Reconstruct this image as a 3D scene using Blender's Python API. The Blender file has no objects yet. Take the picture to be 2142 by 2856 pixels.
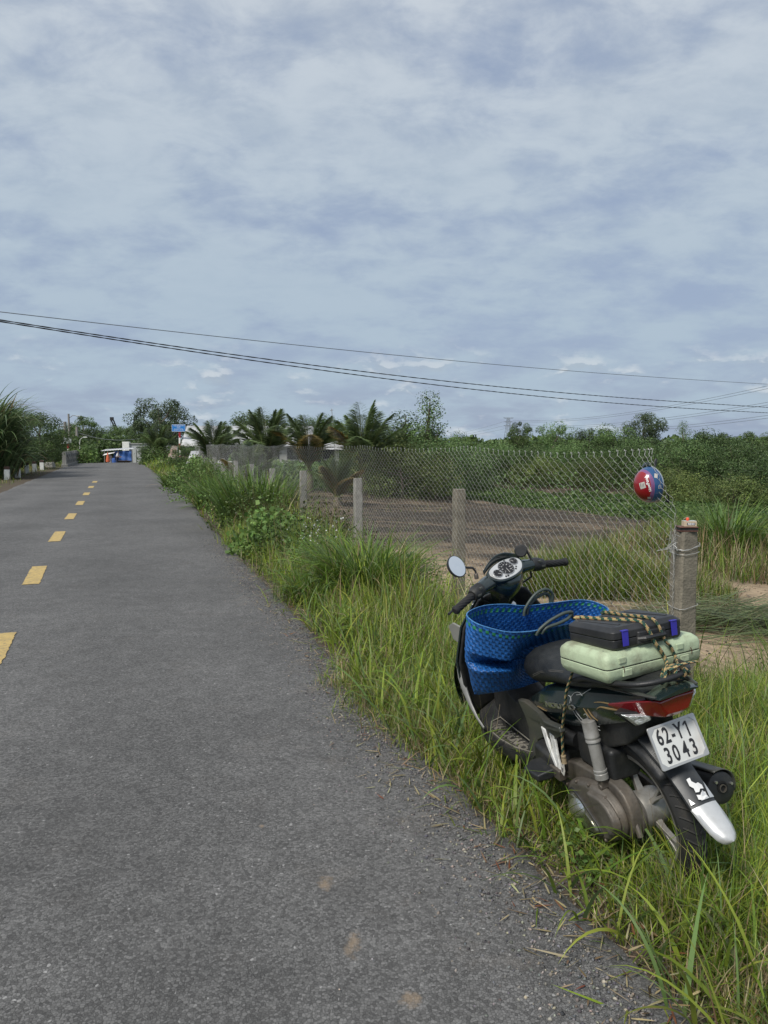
import bpy, bmesh, math, random
import numpy as np
from math import sin, cos, pi, radians, sqrt, atan2
from mathutils import Vector, Matrix

# ------------------------------------------------------------------ camera, light, exposure
sc = bpy.context.scene
C = sc.collection
cam_d = bpy.data.cameras.new("camera"); cam = bpy.data.objects.new("camera", cam_d); C.objects.link(cam)
cam_d.sensor_fit = 'VERTICAL'; cam_d.sensor_height = 36.0; cam_d.lens = 2100.0 / 2856.0 * 36.0
cam_d.clip_start = 0.05; cam_d.clip_end = 6000
cam.location = (0, 0, 1.57); cam.rotation_euler = (radians(90 - 5.25), 0, 0)
sc.camera = cam
sc.view_settings.view_transform = 'Standard'; sc.view_settings.look = 'None'
sc.view_settings.exposure = 0.36; sc.view_settings.gamma = 1.0

SUN = Vector((-0.42, -0.50, 0.76)).normalized()
sd = bpy.data.lights.new("sun", 'SUN'); sd.energy = 2.8; sd.angle = radians(16); sd.color = (1.0, 0.955, 0.88)
so = bpy.data.objects.new("sun", sd); C.objects.link(so)
so.rotation_euler = SUN.to_track_quat('Z', 'Y').to_euler()

world = bpy.data.worlds.new("World"); sc.world = world; world.use_nodes = True
nt = world.node_tree; nt.nodes.clear()
N = nt.nodes.new; LK = nt.links.new
def wm(op, a, b=None, c=None):
    n = N('ShaderNodeMath'); n.operation = op
    for i, v in enumerate((a, b, c)):
        if v is None: continue
        if isinstance(v, (int, float)): n.inputs[i].default_value = v
        else: LK(v, n.inputs[i])
    return n.outputs[0]
sky = N('ShaderNodeTexSky'); sky.sky_type = 'NISHITA'; sky.sun_disc = False
sky.sun_elevation = math.asin(SUN.z); sky.sun_rotation = atan2(SUN.x, SUN.y); sky.dust_density = 2.0; sky.air_density = 1.0
tc = N('ShaderNodeTexCoord'); sp = N('ShaderNodeSeparateXYZ'); LK(tc.outputs['Generated'], sp.inputs[0])
zc = wm('MAXIMUM', sp.outputs[2], 0.0)
den = wm('ADD', zc, 0.27)
cx = wm('DIVIDE', sp.outputs[0], den); cy = wm('DIVIDE', sp.outputs[1], den)
cb = N('ShaderNodeCombineXYZ'); LK(cx, cb.inputs[0]); LK(cy, cb.inputs[1])
def wnoise(vec, scale, detail, rough, dist=0.0, off=(0, 0, 0), sc3=(1, 1, 1)):
    m = N('ShaderNodeMapping'); m.inputs['Location'].default_value = off; m.inputs['Scale'].default_value = sc3
    LK(vec, m.inputs[0]); n = N('ShaderNodeTexNoise'); n.inputs['Scale'].default_value = scale
    n.inputs['Detail'].default_value = detail; n.inputs['Roughness'].default_value = rough; n.inputs['Distortion'].default_value = dist
    LK(m.outputs[0], n.inputs['Vector']); return n.outputs['Fac']
def wramp(x, lo, hi, a=0.0, b=1.0, smooth=True):
    n = N('ShaderNodeMapRange'); n.interpolation_type = 'SMOOTHSTEP' if smooth else 'LINEAR'
    n.inputs[1].default_value = lo; n.inputs[2].default_value = hi; n.inputs[3].default_value = a; n.inputs[4].default_value = b
    LK(x, n.inputs[0]); return n.outputs[0]
n1 = wnoise(cb.outputs[0], 2.5, 9, 0.56, 0.15, (3.1, 1.7, 0), (1.0, 1.0, 1))
n2 = wnoise(cb.outputs[0], 7.0, 9, 0.60, 0.25, (7.3, 4.1, 2), (0.9, 1.15, 1))
n3 = wnoise(cb.outputs[0], 0.45, 4, 0.5, 0.0, (1.3, 9.1, 5))
layer = wm('ADD', wm('ADD', wm('MULTIPLY', n1, 0.55), wm('MULTIPLY', n2, 0.25)), wm('MULTIPLY', n3, 0.2))
cover = wramp(layer, 0.39, 0.56)
bright = wramp(n2, 0.30, 0.66)
# low cumulus near the horizon
az = wm('ARCTAN2', sp.outputs[0], sp.outputs[1]); el = wm('ARCSINE', wm('MINIMUM', zc, 0.99))
cb2 = N('ShaderNodeCombineXYZ'); LK(wm('MULTIPLY', az, 10.0), cb2.inputs[0]); LK(wm('MULTIPLY', el, 21.0), cb2.inputs[1])
q1 = wnoise(cb2.outputs[0], 1.5, 7, 0.55, 0.1, (2.2, 0.35, 1.0))
cb3 = N('ShaderNodeCombineXYZ'); LK(wm('MULTIPLY', az, 10.0), cb3.inputs[0]); LK(wm('ADD', wm('MULTIPLY', el, 21.0), 0.14), cb3.inputs[1])
q1up = wnoise(cb3.outputs[0], 1.5, 7, 0.55, 0.1, (2.2, 0.35, 1.0))
band = wm('MULTIPLY', wramp(el, -0.01, 0.02), wramp(el, 0.075, 0.15, 1.0, 0.0))
puff = wm('MULTIPLY', wramp(q1, 0.53, 0.72), band)
lit = wramp(wm('SUBTRACT', q1, q1up), -0.01, 0.05)
def rgb(c): n = N('ShaderNodeRGB'); n.outputs[0].default_value = (*c, 1); return n.outputs[0]
def wmix(f, a, b):
    n = N('ShaderNodeMix'); n.data_type = 'RGBA'; LK(f, n.inputs[0]); LK(a, n.inputs[6]); LK(b, n.inputs[7]); return n.outputs[2]
clr = wmix(bright, rgb((0.352, 0.395, 0.462)), rgb((0.50, 0.535, 0.575)))
hz_c = wmix(wramp(el, 0.05, 0.70), rgb((0.330, 0.412, 0.490)), clr)
skyb = N('ShaderNodeVectorMath'); skyb.operation = 'SCALE'; skyb.inputs['Scale'].default_value = 0.075; LK(sky.outputs[0], skyb.inputs[0])
veil = wmix(wramp(el, 0.0, 1.2, 0.82, 0.62), skyb.outputs[0], rgb((0.275, 0.338, 0.458)))
full = wmix(wm('MULTIPLY', cover, 0.92), veil, hz_c)
pcol = wmix(lit, rgb((0.31, 0.36, 0.415)), rgb((0.56, 0.59, 0.61)))
full = wmix(wm('MULTIPLY', puff, 0.62), full, pcol)
bg = N('ShaderNodeBackground'); LK(full, bg.inputs[0]); bg.inputs[1].default_value = 1.0
wo = N('ShaderNodeOutputWorld'); LK(bg.outputs[0], wo.inputs[0])

rng = np.random.default_rng(7); random.seed(7)

# ------------------------------------------------------------------ materials
MATS = {}
def mat(name, col=(0.5, 0.5, 0.5), rough=0.6, metal=0.0, vary=0.15, nscale=8.0, bump=0.0, bscale=60.0, dirt=None, dirt_amt=0.5, dscale=3.0,
        coat=0.0, attr=False, transl=0.0, spec=0.5, stretch=(1, 1, 1), alpha=None, trans=0.0):
    if name in MATS: return MATS[name]
    m = bpy.data.materials.new(name); m.use_nodes = True; MATS[name] = m
    t = m.node_tree; b = t.nodes['Principled BSDF']; out = t.nodes['Material Output']
    n = lambda k: t.nodes.new(k); l = t.links.new
    b.inputs['Roughness'].default_value = rough; b.inputs['Metallic'].default_value = metal
    b.inputs['Coat Weight'].default_value = coat; b.inputs['Coat Roughness'].default_value = 0.12
    b.inputs['Specular IOR Level'].default_value = spec; b.inputs['Transmission Weight'].default_value = trans
    tcn = n('ShaderNodeTexCoord'); mp = n('ShaderNodeMapping'); mp.inputs['Scale'].default_value = stretch; l(tcn.outputs['Object'], mp.inputs[0])
    if attr:
        a = n('ShaderNodeAttribute'); a.attribute_name = 'Col'; base = a.outputs['Color']
    else:
        r = n('ShaderNodeRGB'); r.outputs[0].default_value = (*col, 1); base = r.outputs[0]
    if vary > 0:
        no = n('ShaderNodeTexNoise'); no.inputs['Scale'].default_value = nscale; no.inputs['Detail'].default_value = 6; no.inputs['Roughness'].default_value = 0.65
        l(mp.outputs[0], no.inputs['Vector'])
        mr = n('ShaderNodeMapRange'); mr.inputs[1].default_value = 0.3; mr.inputs[2].default_value = 0.7
        mr.inputs[3].default_value = 1 - vary; mr.inputs[4].default_value = 1 + vary; l(no.outputs['Fac'], mr.inputs[0])
        vm = n('ShaderNodeVectorMath'); vm.operation = 'SCALE'; l(base, vm.inputs[0]); l(mr.outputs[0], vm.inputs['Scale']); base = vm.outputs[0]
        rr = n('ShaderNodeMapRange'); rr.inputs[3].default_value = max(rough - 0.12, 0.02); rr.inputs[4].default_value = min(rough + 0.12, 1)
        l(no.outputs['Fac'], rr.inputs[0]); l(rr.outputs[0], b.inputs['Roughness'])
    if dirt is not None:
        dn = n('ShaderNodeTexNoise'); dn.inputs['Scale'].default_value = dscale; dn.inputs['Detail'].default_value = 10; dn.inputs['Roughness'].default_value = 0.7
        l(mp.outputs[0], dn.inputs['Vector'])
        dr = n('ShaderNodeMapRange'); dr.inputs[1].default_value = 0.48; dr.inputs[2].default_value = 0.68; dr.inputs[4].default_value = dirt_amt; l(dn.outputs['Fac'], dr.inputs[0])
        mx = n('ShaderNodeMix'); mx.data_type = 'RGBA'; l(dr.outputs[0], mx.inputs[0]); l(base, mx.inputs[6]); mx.inputs[7].default_value = (*dirt, 1); base = mx.outputs[2]
    if name == 'tree_leaf':
        oi = n('ShaderNodeObjectInfo'); mo = n('ShaderNodeMapRange'); mo.inputs[3].default_value = 0.72; mo.inputs[4].default_value = 1.55; l(oi.outputs['Random'], mo.inputs[0]); vo_ = n('ShaderNodeVectorMath'); vo_.operation = 'SCALE'; l(base, vo_.inputs[0]); l(mo.outputs[0], vo_.inputs['Scale']); base = vo_.outputs[0]
    l(base, b.inputs['Base Color'])
    if bump > 0:
        bn = n('ShaderNodeTexNoise'); bn.inputs['Scale'].default_value = bscale; bn.inputs['Detail'].default_value = 5; l(mp.outputs[0], bn.inputs['Vector'])
        bu = n('ShaderNodeBump'); bu.inputs['Strength'].default_value = bump; bu.inputs['Distance'].default_value = 0.01; l(bn.outputs['Fac'], bu.inputs['Height']); l(bu.outputs[0], b.inputs['Normal'])
    if transl > 0:
        tr = n('ShaderNodeBsdfTranslucent'); l(base, tr.inputs['Color']); ms = n('ShaderNodeMixShader'); ms.inputs[0].default_value = transl
        l(b.outputs[0], ms.inputs[1]); l(tr.outputs[0], ms.inputs[2]); l(ms.outputs[0], out.inputs[0])
    return m

# ------------------------------------------------------------------ mesh helpers
def tag(o, label=None, cat=None, group=None, kind=None):
    if label: o['label'] = label
    if cat: o['category'] = cat
    if group: o['group'] = group
    if kind: o['kind'] = kind
    return o
def empty(name, loc=(0, 0, 0), rz=0.0, label=None, cat=None, group=None):
    o = bpy.data.objects.new(name, None); C.objects.link(o); o.location = loc; o.rotation_euler = (0, 0, rz); o.empty_display_size = 0.1
    return tag(o, label, cat, group)
V3 = lambda p: np.array(p, float)
def nrm(v):
    v = np.asarray(v, float); n = np.linalg.norm(v); return v / n if n > 1e-9 else v
class MB:
    def __init__(s): s.v = []; s.f = []; s.c = []
    def add(s, vs, fs, col=None):
        k = len(s.v); s.v += [tuple(map(float, p)) for p in vs]; s.f += [tuple(k + i for i in f) for f in fs]; s.c += [col] * len(fs); return s
    def box(s, c, d, R=None, col=None, taper=1.0):
        x, y, z = d[0] / 2, d[1] / 2, d[2] / 2; t = taper
        P = [(-x, -y, -z), (x, -y, -z), (x, y, -z), (-x, y, -z), (-x * t, -y * t, z), (x * t, -y * t, z), (x * t, y * t, z), (-x * t, y * t, z)]
        P = np.array(P, float)
        if R is not None: P = P @ np.asarray(R).T
        return s.add(P + V3(c), [(3, 2, 1, 0), (4, 5, 6, 7), (0, 1, 5, 4), (1, 2, 6, 5), (2, 3, 7, 6), (3, 0, 4, 7)], col)
    def loft(s, rings, closed=True, caps=True, col=None):
        n = len(rings[0]); vs = [p for r in rings for p in r]; fs = []
        for i in range(len(rings) - 1):
            for j in range(n if closed else n - 1):
                a = i * n + j; b = i * n + (j + 1) % n; fs.append((a, b, b + n, a + n))
        if caps and closed: fs += [tuple(range(n))[::-1], tuple((len(rings) - 1) * n + j for j in range(n))]
        return s.add(vs, fs, col)
    def tube(s, path, rad, n=10, caps=True, flat=1.0, up=(0, 0, 1), col=None):
        path = [V3(p) for p in path]; m = len(path)
        if not hasattr(rad, '__len__'): rad = [rad] * m
        rings = []; prev = None
        for i, p in enumerate(path):
            t = nrm(path[min(i + 1, m - 1)] - path[max(i - 1, 0)])
            u = V3(up) if prev is None else prev
            u = u - t * np.dot(u, t)
            if np.linalg.norm(u) < 1e-3: u = np.cross(t, (1, 0, 0.1)); 
            u = nrm(u); w = np.cross(t, u); prev = u
            rings.append([p + rad[i] * (cos(2 * pi * k / n) * w + flat * sin(2 * pi * k / n) * u) for k in range(n)])
        return s.loft(rings, True, caps, col)
    def lathe(s, prof, o, axis, n=24, ref=None, sweep=2 * pi, col=None, caps=True):
        a = nrm(axis); r0 = V3(ref) if ref is not None else (V3((0, 0, 1)) if abs(a[2]) < 0.9 else V3((1, 0, 0)))
        u = nrm(r0 - a * np.dot(a, r0)); w = np.cross(a, u); o = V3(o)
        rings = [[o + a * h + r * (cos(2 * pi * k / n) * u + sin(2 * pi * k / n) * w) for k in range(n)] for r, h in prof]
        return s.loft(rings, True, caps, col)
    def ring(s, prof, o, axis, n=48, ref=None, col=None):   # closed profile swept round (torus-like)
        a = nrm(axis); r0 = V3(ref) if ref is not None else (V3((0, 0, 1)) if abs(a[2]) < 0.9 else V3((1, 0, 0)))
        u = nrm(r0 - a * np.dot(a, r0)); w = np.cross(a, u); o = V3(o); m = len(prof); vs = []; fs = []
        for k in range(n):
            d = cos(2 * pi * k / n) * u + sin(2 * pi * k / n) * w
            vs += [o + a * h + r * d for r, h in prof]
            for j in range(m):
                j2 = (j + 1) % m; k2 = (k + 1) % n; fs.append((k * m + j, k * m + j2, k2 * m + j2, k2 * m + j))
        return s.add(vs, fs, col)
    def prism(s, poly, off, col=None):                      # poly: 3d points, extruded by off
        n = len(poly); P = [V3(p) for p in poly]; Q = [p + V3(off) for p in P]
        return s.add(P + Q, [tuple(range(n)), tuple(range(2 * n - 1, n - 1, -1))] + [(i, (i + 1) % n, n + (i + 1) % n, n + i) for i in range(n)], col)
    def grid(s, fn, nu, nv, col=None):
        vs = [fn(i / nu, j / nv) for i in range(nu + 1) for j in range(nv + 1)]
        return s.add(vs, [(i * (nv + 1) + j, (i + 1) * (nv + 1) + j, (i + 1) * (nv + 1) + j + 1, i * (nv + 1) + j + 1) for i in range(nu) for j in range(nv)], col)
    def build(s, name, m, parent=None, bevel=0.0, seg=2, ang=38, xf=None, sub=0, solid=0.0, smooth=True, label=None):
        me = bpy.data.meshes.new(name); vs = s.v if xf is None else [tuple(xf(p)) for p in s.v]
        me.from_pydata(vs, [], s.f)
        if any(c is not None for c in s.c):
            at = me.color_attributes.new('Col', 'FLOAT_COLOR', 'CORNER'); buf = []
            for f, c in zip(s.f, s.c): buf += list((*(c or (1, 1, 1)), 1)) * len(f)
            at.data.foreach_set('color', buf)
        b = bmesh.new(); b.from_mesh(me); bmesh.ops.recalc_face_normals(b, faces=b.faces[:])
        if smooth:
            for f in b.faces: f.smooth = True
            for e in b.edges:
                if len(e.link_faces) == 2 and e.calc_face_angle(0) > radians(ang): e.smooth = False
        b.to_mesh(me); b.free()
        o = bpy.data.objects.new(name, me); C.objects.link(o)
        if m is not None: me.materials.append(m)
        if parent is not None: o.parent = parent
        if solid: md = o.modifiers.new('s', 'SOLIDIFY'); md.thickness = solid; md.offset = 0
        if bevel: md = o.modifiers.new('b', 'BEVEL'); md.width = bevel; md.segments = seg; md.limit_method = 'ANGLE'; md.angle_limit = radians(35); md.harden_normals = smooth
        if sub: md = o.modifiers.new('u', 'SUBSURF'); md.levels = sub; md.render_levels = sub
        if label: o['label'] = label
        return o
def np_mesh(name, V, F, cols=None, m=None, parent=None, smooth=False):
    V = np.ascontiguousarray(V, np.float32); F = np.ascontiguousarray(F, np.int32); k = F.shape[1]
    me = bpy.data.meshes.new(name); me.vertices.add(len(V)); me.vertices.foreach_set('co', V.ravel())
    me.loops.add(F.size); me.loops.foreach_set('vertex_index', F.ravel())
    me.polygons.add(len(F)); me.polygons.foreach_set('loop_start', np.arange(0, F.size, k, dtype=np.int32))
    me.update(calc_edges=True)
    if smooth: me.polygons.foreach_set('use_smooth', np.ones(len(F), bool))
    if cols is not None:
        a = me.color_attributes.new('Col', 'FLOAT_COLOR', 'POINT'); c4 = np.ones((len(V), 4), np.float32); c4[:, :3] = cols; a.data.foreach_set('color', c4.ravel())
    o = bpy.data.objects.new(name, me); C.objects.link(o)
    if m is not None: me.materials.append(m)
    if parent is not None: o.parent = parent
    return o
def text_geo(s, size, depth=0.0, bold=0.0, xs=1.0):          # triangulated letters as (verts, faces), centred
    cu = bpy.data.curves.new('t', 'FONT'); cu.body = s; cu.size = size; cu.extrude = depth; cu.offset = bold; cu.resolution_u = 3
    cu.align_x = 'CENTER'; cu.align_y = 'CENTER'; o = bpy.data.objects.new('t', cu); C.objects.link(o)
    dg = bpy.context.evaluated_depsgraph_get(); dg.update(); me = bpy.data.meshes.new_from_object(o.evaluated_get(dg))
    vs = [(v.co.x * xs, v.co.y, v.co.z) for v in me.vertices]; fs = [tuple(p.vertices) for p in me.polygons]
    bpy.data.objects.remove(o); bpy.data.curves.remove(cu); bpy.data.meshes.remove(me); return vs, fs
def put_text(mb, s, size, origin, right, up, lift=0.001, bold=0.0, xs=1.0, col=None, depth=0.0004, warp=None):
    vs, fs = text_geo(s, size, depth, bold, xs); r = V3(right); u = V3(up); nn = np.cross(nrm(r), nrm(u)); o = V3(origin)
    P = [o + r * x + u * y + nn * (z + lift) for x, y, z in vs]
    if warp: P = [warp(p) for p in P]
    mb.add(P, fs, col)

# value noise for terrain / placement
_pn = np.random.default_rng(3).random((256, 256))
def vnoise(x, y, f=1.0):
    x = np.asarray(x, float) * f; y = np.asarray(y, float) * f; xi = np.floor(x).astype(int); yi = np.floor(y).astype(int)
    a = x - xi; b = y - yi; a = a * a * (3 - 2 * a); b = b * b * (3 - 2 * b); g = lambda i, j: _pn[i % 256, j % 256]
    return (g(xi, yi) * (1 - a) + g(xi + 1, yi) * a) * (1 - b) + (g(xi, yi + 1) * (1 - a) + g(xi + 1, yi + 1) * a) * b
def fbm(x, y, f=1.0, o=4):
    r = 0; w = 0.5
    for k in range(o): r = r + w * vnoise(x + 17 * k, y + 31 * k, f * 2 ** k); w *= 0.5
    return r
def sst(x, a, b): t = np.clip((np.asarray(x, float) - a) / (b - a), 0, 1); return t * t * (3 - 2 * t)

# ------------------------------------------------------------------ road geometry
CL = np.array([(3.0, -12.0), (0.9, -5.0), (-0.92, 0.0), (-2.94, 5.59), (-5.22, 11.82), (-8.11, 20.13), (-11.36, 29.5), (-16.0, 43.0), (-21.3, 58.2), (-25.5, 70.0), (-32, 84), (-44, 98)])
def resample(P, step):
    P = np.asarray(P, float); out = []; n = len(P)
    for i in range(n - 1):
        p0 = P[max(i - 1, 0)]; p1 = P[i]; p2 = P[i + 1]; p3 = P[min(i + 2, n - 1)]; m = max(2, int(np.linalg.norm(p2 - p1) / step))
        for k in range(m):
            t = k / m; out.append(0.5 * ((2 * p1) + (-p0 + p2) * t + (2 * p0 - 5 * p1 + 4 * p2 - p3) * t * t + (-p0 + 3 * p1 - 3 * p2 + p3) * t ** 3))
    out.append(P[-1]); return np.array(out)
RC = resample(CL, 0.4)
_tan = np.gradient(RC, axis=0); _tan /= np.linalg.norm(_tan, axis=1)[:, None]; RT = _tan; RN = np.stack([RT[:, 1], -RT[:, 0]], 1)   # right-hand normal
def road_d(x, y):
    """signed distance right of the centre line (coarse), and along-road y"""
    x = np.atleast_1d(x); y = np.atleast_1d(y); yy = RC[:, 1]
    cxx = np.interp(y, yy, RC[:, 0]); i = np.clip(np.searchsorted(yy, y), 0, len(yy) - 1)
    return (x - cxx) * RN[i, 0]
RW_L, RW_R = 2.65, 1.95
def edge_r(y): return np.interp(y, [0, 1.95, 3.0, 4.0, 5.6, 7.4, 10, 13, 17, 21, 35, 58, 90], [2.13, 2.13, 2.15, 2.10, 2.25, 2.28, 2.36, 2.42, 2.52, 2.6, 2.5, 2.3, 2.2])
def road_z(y): return np.interp(y, [-20, 58, 64, 74, 90], [0, 0, -0.12, -0.6, -1.0])
POND = np.array([(0.6, 36.8), (3.5, 31.2), (6.5, 25.5), (9.9, 19.3), (14, 12.5), (24, 6), (60, 2), (90, 14), (45, 19), (30, 22.5), (22, 26.5), (15.2, 30.0), (10, 33.5), (5.5, 36.2), (3, 37.6)])
def poly_sd(x, y, P):
    x = np.asarray(x, float); y = np.asarray(y, float); d = np.full(x.shape, 1e9); ins = np.zeros(x.shape, bool)
    for i in range(len(P)):
        a = P[i]; b = P[(i + 1) % len(P)]; ex, ey = b - a; t = np.clip(((x - a[0]) * ex + (y - a[1]) * ey) / (ex * ex + ey * ey), 0, 1)
        d = np.minimum(d, np.hypot(x - a[0] - t * ex, y - a[1] - t * ey))
        c = ((a[1] > y) != (b[1] > y)) & (x < (b[0] - a[0]) * (y - a[1]) / (b[1] - a[1] + 1e-12) + a[0]); ins ^= c
    return np.where(ins, -d, d)
def hz(x, y):
    x = np.atleast_1d(np.asarray(x, float)); y = np.atleast_1d(np.asarray(y, float)); d = road_d(x, y); er = edge_r(y)
    z = -0.022 - 0.06 * sst(d - er, -0.1, 1.2) - 0.10 * sst(d - er, 0.9, 2.1) - 0.16 * sst(d - er, 2.6, 8) - 0.5 * sst(-d, 4.3, 8.0)
    z = z + road_z(y)
    sd_ = poly_sd(x, y, POND); z = z - 0.32 * sst(-sd_, -6.5, -0.6) - 0.55 * sst(-sd_, -0.9, 0.8)
    off = sst(np.maximum(d - er, -d - RW_L), 0.0, 0.8)
    z = z + off * (fbm(x, y, 0.9, 4) - 0.47) * 0.09 + sst(d - er, 2.4, 5) * (fbm(x + 9, y, 0.22, 3) - 0.44) * 0.22
    return z
def hz1(x, y): return float(hz(x, y)[0])

# ground sheet
def axis_pts(lo, hi, near0, near1, step, far):
    a = list(np.arange(near0, near1, step)); s = step; p = near1
    while p < hi: a.append(p); s *= 1.13; p += s
    s = step; p = near0 - step
    while p > lo: a.insert(0, p); s *= 1.13; p -= s
    return np.array([lo] + a + [hi])
gx = axis_pts(-2600, 2600, -9, 14, 0.16, 0); gy = axis_pts(-400, 4200, 0, 30, 0.2, 0)
GX, GY = np.meshgrid(gx, gy, indexing='ij'); HZ = hz(GX.ravel(), GY.ravel()); d_ = road_d(GX.ravel(), GY.ravel())
nx, ny = GX.shape; ii = np.arange(nx * ny).reshape(nx, ny)
F_ = np.stack([ii[:-1, :-1], ii[1:, :-1], ii[1:, 1:], ii[:-1, 1:]], -1).reshape(-1, 4)
xx, yy = GX.ravel(), GY.ravel()
er_ = edge_r(yy); dd = d_ - er_
field = sst(dd + 0.6 * (fbm(xx, yy, 1.3) - 0.47), 1.6, 2.3) * (1 - sst(yy, 4.9, 4.2))
burn = sst(yy + 5 * (fbm(xx, yy, 0.35) - 0.47) + 0.15 * xx, 10.6, 12.8) * sst(yy, 60, 36)
burn2 = sst(fbm(xx * 0.6 + 40, yy * 1.6, 0.55, 4), 0.50, 0.58) * 0.75
soil = np.array([0.10, 0.082, 0.062]); sand = np.array([0.36, 0.275, 0.185]); ash = np.array([0.060, 0.052, 0.042]); gr = np.array([0.075, 0.092, 0.035])
col = soil[None] * (1 - field[:, None]) + sand[None] * field[:, None]
bb = np.clip(np.maximum(burn * (0.85 + 1.5 * (fbm(xx * .7, yy * 1.8, 1.2) - 0.42)), burn2 * sst(yy, 7, 11)), 0, 1) * field
col = col * (1 - bb[:, None]) + ash[None] * bb[:, None]
farm = sst(np.hypot(xx, yy), 45, 70) + sst(-d_, 3.0, 4.5); farm = np.clip(farm, 0, 1)
col = col * (1 - farm[:, None]) + gr[None] * farm[:, None]
gm = mat('earth', attr=True, rough=0.95, vary=0.28, nscale=14, bump=0.9, bscale=22, dirt=(0.055, 0.047, 0.042), dirt_amt=0.7, dscale=3.2, spec=0.1, stretch=(1, 2.2, 1))
tag(np_mesh('ground', np.stack([xx, yy, HZ], 1), F_, col, gm, smooth=True), kind='structure')

# asphalt strip
am = bpy.data.materials.new('asphalt'); am.use_nodes = True; t = am.node_tree; b = t.nodes['Principled BSDF']
def AN(k): return t.nodes.new(k)
tcn = AN('ShaderNodeTexCoord')
def a_noise(s, det, r=0.6): n = AN('ShaderNodeTexNoise'); n.inputs['Scale'].default_value = s; n.inputs['Detail'].default_value = det; n.inputs['Roughness'].default_value = r; t.links.new(tcn.outputs['Object'], n.inputs['Vector']); return n.outputs['Fac']
def a_map(x, a, b_, c, d): n = AN('ShaderNodeMapRange'); [setattr(n.inputs[i + 1], 'default_value', v) for i, v in enumerate((a, b_, c, d))]; t.links.new(x, n.inputs[0]); return n.outputs[0]
def a_math(op, x, y): n = AN('ShaderNodeMath'); n.operation = op; [t.links.new(v, n.inputs[i]) if not isinstance(v, (int, float)) else setattr(n.inputs[i], 'default_value', v) for i, v in enumerate((x, y))]; return n.outputs[0]
vo = AN('ShaderNodeTexVoronoi'); vo.inputs['Scale'].default_value = 105; t.links.new(tcn.outputs['Object'], vo.inputs['Vector'])
vo2 = AN('ShaderNodeTexVoronoi'); vo2.feature = 'DISTANCE_TO_EDGE'; vo2.inputs['Scale'].default_value = 105; t.links.new(tcn.outputs['Object'], vo2.inputs['Vector'])
sepc = AN('ShaderNodeSeparateColor'); t.links.new(vo.outputs['Color'], sepc.inputs[0])
stone = a_map(sepc.outputs[0], 0, 1, 0.62, 1.40); gap = a_map(vo2.outputs[0], 0.0, 0.08, 0.58, 1.0)
big = a_map(a_noise(0.55, 4), 0.35, 0.65, 0.84, 1.14); mid = a_map(a_noise(7, 5), 0.3, 0.7, 0.84, 1.14)
lightst = a_map(sepc.outputs[1], 0.985, 0.995, 1.0, 1.8)
val = a_math('MULTIPLY', a_math('MULTIPLY', a_math('MULTIPLY', stone, gap), a_math('MULTIPLY', big, mid)), lightst)
at_ = AN('ShaderNodeAttribute'); at_.attribute_name = 'Col'
vs_ = AN('ShaderNodeVectorMath'); vs_.operation = 'SCALE'; t.links.new(at_.outputs['Color'], vs_.inputs[0]); t.links.new(val, vs_.inputs['Scale'])
dustn = a_map(a_noise(2.6, 9, 0.7), 0.56, 0.72, 0.0, 0.55); mx = AN('ShaderNodeMix'); mx.data_type = 'RGBA'
t.links.new(a_math('MULTIPLY', dustn, at_.outputs['Alpha']), mx.inputs[0]); t.links.new(vs_.outputs[0], mx.inputs[6]); mx.inputs[7].default_value = (0.20, 0.165, 0.13, 1)
spx = AN('ShaderNodeSeparateXYZ'); t.links.new(tcn.outputs['Object'], spx.inputs[0]); acc = None; wob_ = a_map(a_noise(38, 6, 0.7), 0.3, 0.7, -0.7, 0.7)
for sx, sy, ra_, rb_ in ((-0.10, 2.22, 0.020, 0.050), (0.075, 1.99, 0.026, 0.024), (-0.21, 2.55, 0.022, 0.035), (-0.5, 2.95, 0.012, 0.012)):
    dx_ = a_math('DIVIDE', a_math('SUBTRACT', spx.outputs[0], sx), ra_); dy_ = a_math('DIVIDE', a_math('SUBTRACT', spx.outputs[1], sy), rb_)
    rr_ = a_math('ADD', a_math('SQRT', a_math('ADD', a_math('MULTIPLY', dx_, dx_), a_math('MULTIPLY', dy_, dy_)), 0), wob_); mk_ = a_map(rr_, 0.3, 1.4, 0.7, 0.0)
    acc = mk_ if acc is None else a_math('MAXIMUM', acc, mk_)
mx2 = AN('ShaderNodeMix'); mx2.data_type = 'RGBA'; t.links.new(acc, mx2.inputs[0]); t.links.new(mx.outputs[2], mx2.inputs[6]); mx2.inputs[7].default_value = (0.27, 0.205, 0.14, 1)
t.links.new(mx2.outputs[2], b.inputs['Base Color']); b.inputs['Roughness'].default_value = 0.82; b.inputs['Specular IOR Level'].default_value = 0.35
bu = AN('ShaderNodeBump'); bu.inputs['Strength'].default_value = 0.75; bu.inputs['Distance'].default_value = 0.004
hh = a_math('ADD', a_math('MULTIPLY', gap, 1.0), a_math('MULTIPLY', sepc.outputs[2], 0.6)); t.links.new(hh, bu.inputs['Height']); t.links.new(bu.outputs[0], b.inputs['Normal'])
lat = np.concatenate([[-1.0, -0.97], np.linspace(-0.9, 0.9, 13), [0.95, 0.985, 1.0]])
RCf = resample(CL, 0.12); Tf = np.gradient(RCf, axis=0); Tf /= np.linalg.norm(Tf, axis=1)[:, None]; Nf = np.stack([Tf[:, 1], -Tf[:, 0]], 1)
vv = []; cc = []
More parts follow.
